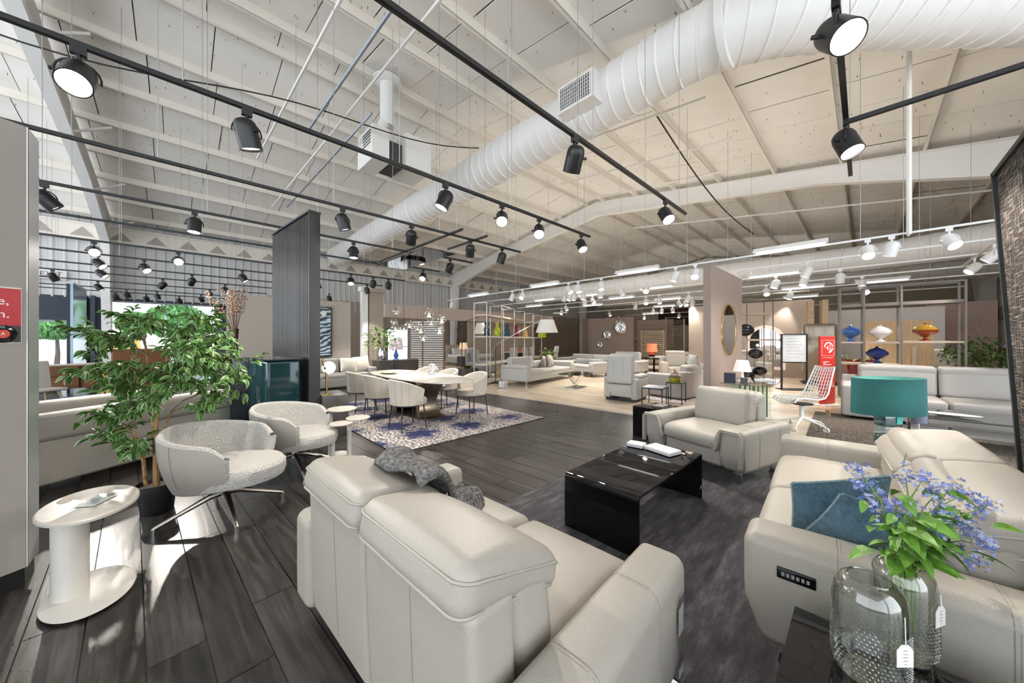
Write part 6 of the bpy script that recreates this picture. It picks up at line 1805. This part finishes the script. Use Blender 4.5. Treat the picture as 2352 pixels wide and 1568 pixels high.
for i, (x, y, r_, h) in enumerate(((7.7, -1.55, .10, .16), (7.86, -1.66, .075, .24), (7.62, -1.72, .085, .10))):
    tag(MB().lathe([(0, 0), (r_ * .7, 0), (r_, h * .3), (r_ * .75, h * .65), (r_ * .45, h * .75), (r_ * .5, h), (r_ * .42, h), (r_ * .36, h * .7)], 24, c=(x, y, .408)).build('white_jar', mat('white_china', (.8, .79, .77), .25)), '%s white ceramic jar on the glass coffee table' % ('widest', 'tallest', 'shortest')[i], 'jar', 'white jars on the glass table')
tag(MB().box(7.42, -1.95, .408, 7.72, -1.5, .44).build('white_books', PAPER, sharp=0), 'flat white books on the glass coffee table', 'books')
cn = thing('candle_glass', 'clear candle glass with a blue label on the near table corner', 'candle', (7.0, -.50, .0), 0)
MB().cyl((0, 0, 0), (0, 0, .35), .012, n=8).build('stand', CHROME, cn)
MB().lathe([(0, 0), (.11, 0), (.11, .012), (0, .012)], 20).build('foot', CHROME, cn)
MB().vase([(.0, .352), (.085, .352), (.085, .56)], 24).build('glass', CLEAR, cn); MB().lathe([(0, .358), (.078, .358), (.078, .48), (0, .48)], 20).build('wax', mat('slate_wax', (.16, .17, .25), .5), cn)
# shelving unit behind the sectional
SHB = mat('taupe_metal', (.15, .128, .11), .45)
un = thing('tall_shelving', 'tall taupe metal shelving with glass urns behind the sectional', 'shelf', (11.9, .42, 0), -84)
LU = 1.95
xs_ = [0, .42, 1.03, LU]
for x in xs_:
    for y in (0, .4): MB().box(x - .018, y - .018, 0, x + .018, y + .018, 2.75).build('upright', SHB, un, sharp=0)
for y in (0, .4): MB().box(0, y - .018, 2.715, LU, y + .018, 2.75).build('top_rail', SHB, un, sharp=0)
MB().box(0, 0, 2.26, LU, .4, 2.33).build('shelf_board', SHB, un, sharp=0)
SHO = wood('taupe_oak', (.36, .28, .21), (.50, .41, .32), .5, 0, 1, .1)
for a, b, z in ((0, .42, 1.36), (.42, 1.03, 1.36), (1.03, LU, 1.38), (.42, 1.03, .84), (0, .42, .84), (0, LU, .10)): MB().box(a + .018, -.01, z, b - .018, .41, z + .045).build('shelf_board', SHO, un, sharp=0)
MB().box(1.03, .02, .84, LU, .05, .87).build('rail', SHB, un, sharp=0)
UM = Matrix.Translation((11.9, .42, 0)) @ Matrix.Rotation(R(-84), 4, 'Z')
def urn(label, x, z, col, rough=.08, s=1.0, top=None):
    t = thing('glass_urn', label, 'urn', UM @ Vector((x, .2, z)), group='glass urns on the tall shelving')
    m = mat('urn_' + label[:10].replace(' ', '_'), col, rough, spec=.7)
    MB().lathe([(0, 0), (.10*s, 0), (.09*s, .02), (.035*s, .05), (.03*s, .08), (.10*s, .12), (.19*s, .20), (.20*s, .25), (.14*s, .32), (.05*s, .365), (.02*s, .375), (.03*s, .40), (0, .41)], 28).build('body', m, t)
    if top: MB().lathe([(.205*s, .25), (.145*s, .325), (.05*s, .37), (0, .375)], 28).build('lid', mat('urn_lid_' + label[:5], top, .08), t)
urn('blue glass urn on the left bay of the tall shelving', .20, 1.405, (.03, .10, .30))
urn('white glass urn on the middle bay of the tall shelving', .72, 1.405, (.72, .70, .68))
urn('amber orange glass urn on the right bay of the tall shelving', 1.42, 1.425, (.26, .04, .008), top=(.26, .15, .02))
urn('dark blue glass urn on the lower middle shelf', .66, .885, (.012, .025, .14))
# oak headboard panel leaning behind
hb = thing('oak_headboard', 'rounded oak headboard panel with two battens behind the shelving', 'headboard', (14.6, -.66, 0), -86)
MB().prism([(x, z + 1.05) for x, z in rrect(.66, .94, .10)], -.02, .02, TR(0, 0, 0, rx=90)).build('panel', wood('headboard_oak', (.46, .30, .14), (.60, .42, .23), .45, 2, .7, .05), hb, sharp=30)
for x in (-.34, .30): MB().box(x - .04, -.06, .05, x + .04, -.02, 1.25).build('batten', PALEOAK, hb, sharp=0)
# planter, white appliance, indoor tree
leafy('red_planter', 'glossy dark red planter with trailing leaves behind the shelving', (13.1, .10, 0), 60, .42, .85, 1.05, .16, mat('dull_leaf', (.13, .17, .07), .6), [(.0, 0), (.16, 0), (.34, .90), (.36, .92), (.31, .88)], mat('red_gloss_pot', (.16, .008, .014), .1), 12)
it = thing('indoor_tree', 'bushy indoor tree with purple blooms at far right', 'tree', (14.6, -2.02, 0), 0)
rn = random.Random(31); b = MB(); pf = MB()
for i in range(900):
    a = rn.uniform(0, 6.28); c_ = rn.uniform(-1, 1); q = rn.random() ** .4; s_ = math.sqrt(1 - c_ * c_)
    p = Vector(((.66 * q * s_) * math.cos(a), .66 * q * s_ * math.sin(a), 1.08 + .46 * q * c_))
    d = Vector((rn.gauss(0, 1), rn.gauss(0, 1), rn.gauss(-.3, .5))).normalized(); sd2 = d.cross(Vector((0, 0, 1))).normalized() * .03; ln = rn.uniform(.11, .19)
    (b if i % 30 else pf).add([p, p + d * ln * .5 + sd2, p + d * ln, p + d * ln * .5 - sd2], [(0, 1, 2, 3)])
b.build('leaves', mat('tree_leaf', (.10, .21, .045), .5, var=(9, .5)), it, sharp=0, fix=False, kind='stuff'); pf.build('blooms', mat('purple_bloom', (.28, .18, .50), .6), it, sharp=0, fix=False, kind='stuff')
MB().tube([(0, 0, .2), (.03, .02, .7), (0, 0, 1.2)], [.05, .04, .025], 8).build('trunk', mat('tree_bark', (.22, .14, .08), .8), it); MB().lathe([(0, 0), (.18, 0), (.22, .35), (.19, .35), (0, .30)], 22).build('pot', BLACKS, it)
bsofa('armchair', 'white chair with a mesh back beyond the tall shelving', (16.4, -1.5, 0), 80, .9, .8, 1, m=WHITE, back_h=1.15, arm_h=.75, leg_h=.3, cat='armchair')
bk_ = MB().box(15.6, -4.2, 0, 16.0, -2.6, .9).build('bookcase', mat('dark_bookcase', (.05, .045, .04), .5), sharp=0); tag(bk_, 'low dark bookcase behind the indoor tree', 'bookcase')
bk2 = thing('book_row', 'row of mixed books on the low dark bookcase', 'books', (15.8, -3.4, .9), 90); 
rn = random.Random(3); x = -.7
cols = [(.5, .45, .4), (.1, .12, .2), (.6, .6, .58), (.3, .08, .06), (.15, .2, .18)]
for i in range(22):
    w_ = rn.uniform(.03, .06); h_ = rn.uniform(.2, .3); MB().box(x, -.1, 0, x + w_ - .004, .1, h_).build('book', mat('book_%d' % (i % 5), cols[i % 5], .7), bk2, sharp=0); x += w_
# red pylon sign
py = thing('pylon_sign', 'tall red acrylic pylon sign with a white logo', 'sign', (10.32, .58, 0), -34)
MB().rb(.40, .05, 1.50, .012, c=(0, 0, .78), n=1, k=2).build('panel', mat('sign_red', (.50, .028, .022), .3), py)
MB().rb(.52, .22, .02, .005, c=(0, 0, .012), n=1, k=1).build('foot', PAPER, py)
SW = mat('sign_white', (.85, .84, .82), .6)
sq = MB()
for a, b in (((-.16, 1.10), (.16, 1.10)), ((-.16, 1.44), (.16, 1.44)), ((-.16, 1.10), (-.16, 1.44)), ((.16, 1.10), (.16, 1.44))): sq.bar((a[0], -.027, a[1]), (b[0], -.027, b[1]), .004, .003, up=(0, 1, 0))
sq.build('logo_square', SW, py, sharp=0)
rg = MB()
for a0, a1 in ((95, 178), (10, 88), (272, 352)):
    pts = [(.012 + .108 * math.cos(R(a0 + (a1 - a0) * i / 10)), -.028, 1.28 + .108 * math.sin(R(a0 + (a1 - a0) * i / 10))) for i in range(11)]
    for p_, q_ in zip(pts, pts[1:]): rg.bar(p_, q_, .004, .026, up=(p_[0] - .012, 0, p_[2] - 1.28))
rg.build('logo_ring', SW, py, sharp=0)
text('4', .15, 'logo_glyph', SW, py, TR(-.025, -.03, 1.265, rx=90), .003); text('L', .095, 'logo_glyph', SW, py, TR(.055, -.03, 1.315, rx=90), .003); text('F', .095, 'logo_glyph', SW, py, TR(.055, -.03, 1.225, rx=90), .003)
dz_ = MB()
for i in range(8): dz_.box(-.14 + i * .036, -.0275, 1.045, -.128 + i * .036, -.026, 1.06)
for i, (z, w_) in enumerate(((.955, .16), (.925, .07), (.895, .22))): dz_.box(-.13, -.0275, z, -.13 + w_, -.026, z + .012)
dz_.build('small_lettering', SW, py, sharp=0)
lin = MB()
for i in range(9): lin.box(-.02 + i * .022, -.0275, .42, -.016 + i * .022, -.026, .46 + .10 * math.sin(math.pi * (i + 1) / 10))
lin.box(-.03, -.0275, .405, .19, -.026, .412); lin.build('skyline_print', SW, py, sharp=0)
# glass desk, mesh chair, small lamp, papers
dk_ = thing('glass_desk', 'clear glass desk on glass panels behind the armchair', 'desk', (7.12, 1.34, 0), 0)
MB().box(-.68, -.34, .72, .68, .34, .735).build('top', CLEARD, dk_, sharp=0)
for x in (-.6, -.2): MB().box(x - .006, -.28, .08, x + .006, .28, .72).build('glass_panel', CLEARD, dk_, sharp=0)
for i in range(8): MB().cyl((-.62 + i * .18, .10 if i % 2 else -.12, .06), (-.62 + i * .18, .10 if i % 2 else -.12, .72), .012, n=8).build('rod', mat('smoky_rod', (.22, .20, .17), .2, .6), dk_)
MB().box(-.7, -.3, .0, -.05, .3, .06).build('glass_plinth', CLEARD, dk_, sharp=0)
sl_ = thing('crystal_lamp', 'small faceted clear lamp glowing on the glass desk', 'lamp', (6.98, 1.47, .735), 0)
MB().lathe([(0, 0), (.10, 0), (.09, .015), (.03, .03), (.02, .17)], 16).build('base', mat('pink_crystal', (.80, .68, .66), .05, spec=.7), sl_)
MB().lathe([(.14, .17), (.09, .36), (.085, .36), (.135, .17)], 16).build('shade', mat('faceted_shade', (.80, .72, .70), .1, bump=('v', 30, 1), emit=(1, .82, .75, .5)), sl_)
ll2 = bpy.data.lights.new('desk_bulb', 'POINT'); ll2.energy = 5; ll2.color = (1, .85, .7); ll2.shadow_soft_size = .05
lo2 = bpy.data.objects.new('desk_bulb', ll2); COL.objects.link(lo2); lo2.parent = sl_; lo2.location = (0, 0, .25)
mg = thing('open_magazine', 'open printed magazine lying on the glass desk', 'magazine', (7.38, 1.22, .735), 12)
MB().box(-.22, -.15, 0, .22, .15, .012).build('pages', mat('magazine_print', (.55, .55, .56), .35, var=(9, .6)), mg, sharp=0)
tag(MB().box(6.55, 1.48, .735, 6.60, 1.64, .90).build('picture_card', mat('navy_print', (.03, .035, .06), .3), sharp=0), 'navy picture card standing at the near end of the desk', 'card')
tag(MB().box(6.62, 1.32, .735, 6.65, 1.42, .83).build('standing_picture', mat('dark_print', (.10, .10, .11), .3), sharp=0), 'small dark picture frame on the glass desk', 'frame')
mc = thing('mesh_chair', 'white woven mesh desk chair on a five star castor base', 'chair', (7.36, .72, 0), -134)
prof = [(-.30, .40), (-.26, .455), (-.12, .47), (.08, .445), (.18, .47), (.24, .58), (.30, .76), (.36, .93), (.385, 1.0)]
WOV = mat('white_weave', (.74, .73, .72), .5)
for i in range(9):
    x = -.22 + .055 * i; pts = [(x * (1 - .25 * max(0, (z - .5) / .5)), y, z + .05 * (x / .22) ** 2 * (1 if z < .5 else .3)) for y, z in prof]
    MB().tube(pts, .007, 5).build('strand', WOV, mc, fix=False)
rl = 26
for i in range(rl):
    f = i / (rl - 1) * (len(prof) - 1); k = min(int(f), len(prof) - 2); y, z = Vector(prof[k]).lerp(Vector(prof[k + 1]), f - k)
    ww = .22 * (1 - .25 * max(0, (z - .5) / .5))
    MB().tube([(-ww, y, z + .05 * (1 if z < .5 else .3)), (-ww * .5, y, z + .0125 * (1 if z < .5 else .3)), (0, y, z), (ww * .5, y, z + .0125 * (1 if z < .5 else .3)), (ww, y, z + .05 * (1 if z < .5 else .3))], .006, 4).build('strand', WOV, mc, fix=False)
for s in (-1, 1): MB().tube([(s * .225 * (1 - .25 * max(0, (z - .5) / .5)), y, z + .05 * (1 if z < .5 else .3)) for y, z in prof], .013, 6).build('edge_rim', WHITE, mc, fix=False)
MB().lathe([(0, .36), (.15, .39), (.15, .41), (0, .41)], 20).build('seat_plate', BLACKM, mc); MB().cyl((0, 0, .14), (0, 0, .37), .03, n=12).build('column', WHITE, mc)
for i in range(5):
    a = R(72 * i + 20); ca, sa = math.cos(a), math.sin(a)
    lg = MB().tube([(0, 0, .17), (.12 * ca, .12 * sa, .14), (.33 * ca, .33 * sa, .085)], [.024, .02, .012], 6).build('leg', WHITE, mc)
    MB().lathe([(.030, -.012), (.040, -.012), (.040, .012), (.030, .012), (.030, -.012)], 16, T=TR(.34 * ca, .34 * sa, .040, rx=90, rz=72 * i + 20)).build('castor', WHITE, lg)
MB().box(.10, .30, .22, .18, .31, .32).build('paper_tag', mat('kraft_tag', (.33, .25, .15), .8), mc, sharp=0)
MB().cyl((.14, .305, .32), (.12, .26, .52), .002, n=4).build('tag_string', CORD, mc)
# round brass mirror on the pink wall
rm = thing('round_mirror', 'large round brass framed mirror on the pink beige wall', 'mirror', on_y(1674, 757, 1.955))
b = MB().tube([(.52 * math.cos(R(a)), 0, .52 * math.sin(R(a))) for a in range(0, 360, 6)], .022, 8, closed=True); b.build('frame', GOLD, rm)
MB().lathe([(0, 0), (.50, 0), (.50, .01), (0, .01)], 48, T=TR(0, .0, 0, rx=90)).build('glass', mat('mirror_glass', (.86, .86, .85), .02, 1), rm)
# tower shelf behind the pink wall
tw_ = open_shelf('tower_shelf', 'tall narrow metal tower shelf with black vases beyond the mirror wall', (12.5, 3.2), (13.4, 2.0), .5, 2.75, 2, [(2.25, None), (1.42, None), (.85, (0,)), (.35, None)], .05, SHB, SHO)
for i, (u, v, X, r_) in enumerate(((1712, 758, 12.9, .24), (1735, 812, 13.0, .20), (1745, 852, 13.2, .19), (1712, 862, 12.9, .26))):
    p = on_x(u, v, X); tag(MB().ball(p, r_, 18, 12, .8).build('black_vase', BLACKG), ('upper', 'middle', 'lower right', 'lower left')[i] + ' round black vase on the tower shelf', 'vase', 'black vases on the tower shelf')
# standing notice frame
nf = thing('notice_stand', 'black floor stand holding a printed white notice', 'sign', (12.8, 1.42, 0), -55)
for x in (-.32, .32): MB().box(x - .02, -.02, 0, x + .02, .02, 1.62).build('post', BLACKM, nf, sharp=0)
for z in (.78, 1.59): MB().box(-.30, -.015, z, .30, .015, z + .03).build('frame_bar', BLACKM, nf, sharp=0)
MB().box(-.30, -.008, .81, .30, .008, 1.59).build('notice', mat('notice_white', (.66, .70, .74), .35), nf, sharp=0)
tx = MB()
for i in range(7): tx.box(-.2 + .03 * (i % 2), -.0095, 1.48 - i * .09, .12 + .05 * (i % 3), -.0085, 1.495 - i * .09)
tx.build('faint_lines', mat('faint_grey_ink', (.45, .48, .52), .5), nf, sharp=0)
MB().box(-.38, -.22, 0, .38, .22, .02).build('foot', BLACKM, nf, sharp=0)
# armchair by the arched mirror, arched glowing mirror, wardrobe
bsofa('armchair', 'greige leather armchair before the arched glowing mirror', (14.9, 3.0, 0), -50, 1.3, 1.0, 1, m=GREY_L, back_h=.95, arm_h=.64, leg_h=.04, cat='armchair', head=True)
am = thing('arched_mirror', 'arched wall mirror with a glowing pink halo', 'mirror', (16.7, 2.75, 1.15), 0)
arch = [(-.5, -.75), (.5, -.75)] + [(.5 * math.cos(R(a)), .25 + .5 * math.sin(R(a))) for a in range(0, 181, 12)]
MB().prism(arch, 0, .012, TR(-.012, 0, 0, rx=90, rz=-90)).build('glass', mat('mirror_glass', (.86, .86, .85), .02, 1), am, sharp=30)
ar2 = [(x * 1.28, z * 1.16) for x, z in arch]
MB().prism(ar2, 0, .02, TR(.03, 0, 0, rx=90, rz=-90)).build('halo_panel', mat('halo_pink', (.80, .66, .58), .7, emit=(1, .82, .70, .35)), am, sharp=30)
wd = thing('bronze_wardrobe', 'tall bronze glass cabinet beside the red pylon', 'cabinet', (15.2, 1.05, 0), -75)
MB().rb(.85, .45, 1.95, .10, c=(0, 0, 1.0), n=1, k=4).build('body', mat('bronze_glass', (.30, .25, .19), .12, .3), wd)
MB().box(-.30, -.18, 1.97, -.15, .18, 2.75).build('post', OAKS, wd, sharp=0); MB().box(.05, -.18, 1.97, .2, .18, 2.75).build('post', OAKS, wd, sharp=0)
MB().box(-.45, -.25, 0, .45, .25, .05).build('plinth', BLACKM, wd, sharp=0)
# ================================================================ FAR LEFT, BY THE SHOP WINDOW
bsofa('sofa', 'pale cream fabric sofa against the narrow window', (-3.65, 16.2, 0), 10, 2.4, .95, 2, m=mat('cream_fabric', (.62, .54, .44), .9), back_h=.80, arm_h=.55, legm=BLACKM)
sbw = thing('walnut_sideboard', 'warm wood sideboard with drawers beyond the cream sofa', 'sideboard', (-2.15, 14.1, 0), 18)
WALN = wood('walnut', (.17, .075, .03), (.30, .15, .07), .4, 0, 1, .08)
MB().box(-1.1, -.24, .22, 1.1, .24, .80).build('carcass', WALN, sbw, sharp=0)
for i, x in enumerate((-1.06, -.36, .34)):
    for z in (.26, .53): MB().box(x, -.255, z, x + .62, -.238, z + .25).build('drawer', WALN, sbw, sharp=0)
for x in (-.40, .27): MB().box(x, -.25, .24, x + .03, -.235, .78).build('gap', BLACKM, sbw, sharp=0)
for x in (-.95, .95):
    for y in (-.18, .18): MB().box(x - .012, y - .012, 0, x + .012, y + .012, .22).build('leg', BLACKM, sbw, sharp=0)
MB().box(-1.12, -.26, .80, 1.12, .26, .83).build('top', mat('cream_top', (.62, .55, .45), .4), sbw, sharp=0)
tag(MB().box(-2.7, 14.02, .83, -2.5, 14.2, 1.15).build('dark_vase', mat('dark_clay', (.05, .05, .055), .5), sharp=0), 'dark square vase on the warm wood sideboard', 'vase')
bsofa('armchair', 'mustard and tan wing chair behind the fig tree', (-.75, 12.4, 0), 200, .95, .85, 1, m=mat('mustard_velvet', (.36, .20, .02), .8), back_h=1.15, arm_h=.75, leg_h=.1, cat='armchair', arm_w=.14)
wgp = MB().rb(.98, .07, 1.05, .03, n=2, T=TR(-.62, 11.75, .72, rx=6, rz=20)).build('leather_screen', mat('tan_leather', (.25, .105, .05), .5)); tag(wgp, 'tan leather curved back panel beside the mustard chair', 'chair back')
ch_ = thing('shell_chair', 'pale shell chair leg and side beside the pale wall end', 'chair', (-1.95, 11.3, 0), 40)
MB().rb(.5, .06, .55, .03, n=2, T=TR(0, .2, .75, rx=-8)).build('backrest', mat('pale_shell', (.60, .57, .53), .5), ch_); MB().rb(.5, .5, .06, .03, c=(0, 0, .46), n=2).build('seat', mat('pale_shell', (.60, .57, .53), .5), ch_)
for sx in (-1, 1):
    for sy in (-1, 1): MB().tube([(sx * .15, sy * .15, .44), (sx * .25, sy * .25, 0)], [.02, .012], 6).build('leg', PALEOAK, ch_)
r5 = MB().rb(3.4, 2.2, .03, .01, n=1, k=1, c=(0, 0, .015)).build('area_rug', mat('blue_shag', (.10, .15, .22), .9, var=(26, .95), bump=('n', 30, 1)), sharp=50)
r5.location = (-1.9, 12.7, 0); r5.rotation_euler = (0, 0, R(12)); tag(r5, 'shaggy blue white rug in front of the warm wood sideboard', 'rug')
gpl = thing('golden_lamp', 'lamp with glowing golden beaded shade behind the fig tree', 'lamp', (-1.15, 15.0, .75), 0)
MB().lathe([(0, 0), (.14, 0), (.10, .05), (.12, .25), (.05, .42)], 18).build('base', GOLD, gpl)
MB().lathe([(.36, .42), (.30, .80), (.295, .80), (.355, .42)], 26).build('shade', mat('golden_beads', (.62, .38, .12), .35, bump=('v', 26, 1), emit=(1, .6, .22, .6)), gpl)
ctb = MB().box(-1.7, 14.7, 0, -.6, 15.3, .75).build('console_table', WALN, sharp=0); tag(ctb, 'warm wood console under the golden lamp', 'table')
gf = thing('glass_fin', 'tall blue glass display fin edged in navy near the window', 'display panel', (-2.12, 15.6, 0), 0)
MB().box(-.06, -.5, 0, 0, 1.4, 3.0).build('navy_side', NAVY, gf, sharp=0); MB().box(0, -.5, 0, .05, 1.4, 2.98).build('glass_side', mat('blue_glass_side', (.30, .47, .60), .1, spec=.6), gf, sharp=0)
MB().box(-.07, -.52, 2.98, .06, 1.42, 3.02).build('cap', mat('pale_cap', (.6, .7, .75), .3), gf, sharp=0)
# exit signs
ex = thing('exit_sign', 'white exit sign on the left wall behind the track heads', 'sign', (-3.45, WALL_Y - .10, 3.92), 0)
MB().box(-.36, -.03, -.17, .36, .03, .17).build('box', mat('sign_box', (.72, .72, .72), .5), ex, sharp=0); text('EXIT', .26, 'lettering', mat('exit_ink', (.16, .06, .05), .5), ex, TR(0, -.034, 0, rx=90), .004)
ex2 = thing('exit_sign', 'red lit exit sign beside the slim white column', 'sign', (5.65, 14.6, 2.2), 0)
MB().box(-.16, -.03, -.10, .16, .03, .10).build('box', mat('sign_box', (.72, .72, .72), .5), ex2, sharp=0); text('EXIT', .13, 'lettering', mat('exit_red', (.7, .05, .06), .5, emit=(1, .08, .08, 1.5)), ex2, TR(0, -.034, 0, rx=90), .004)
MB().cyl((0, 0, .1), (0, 0, .9), .01, n=6).build('drop_rod', WHITE, ex2)
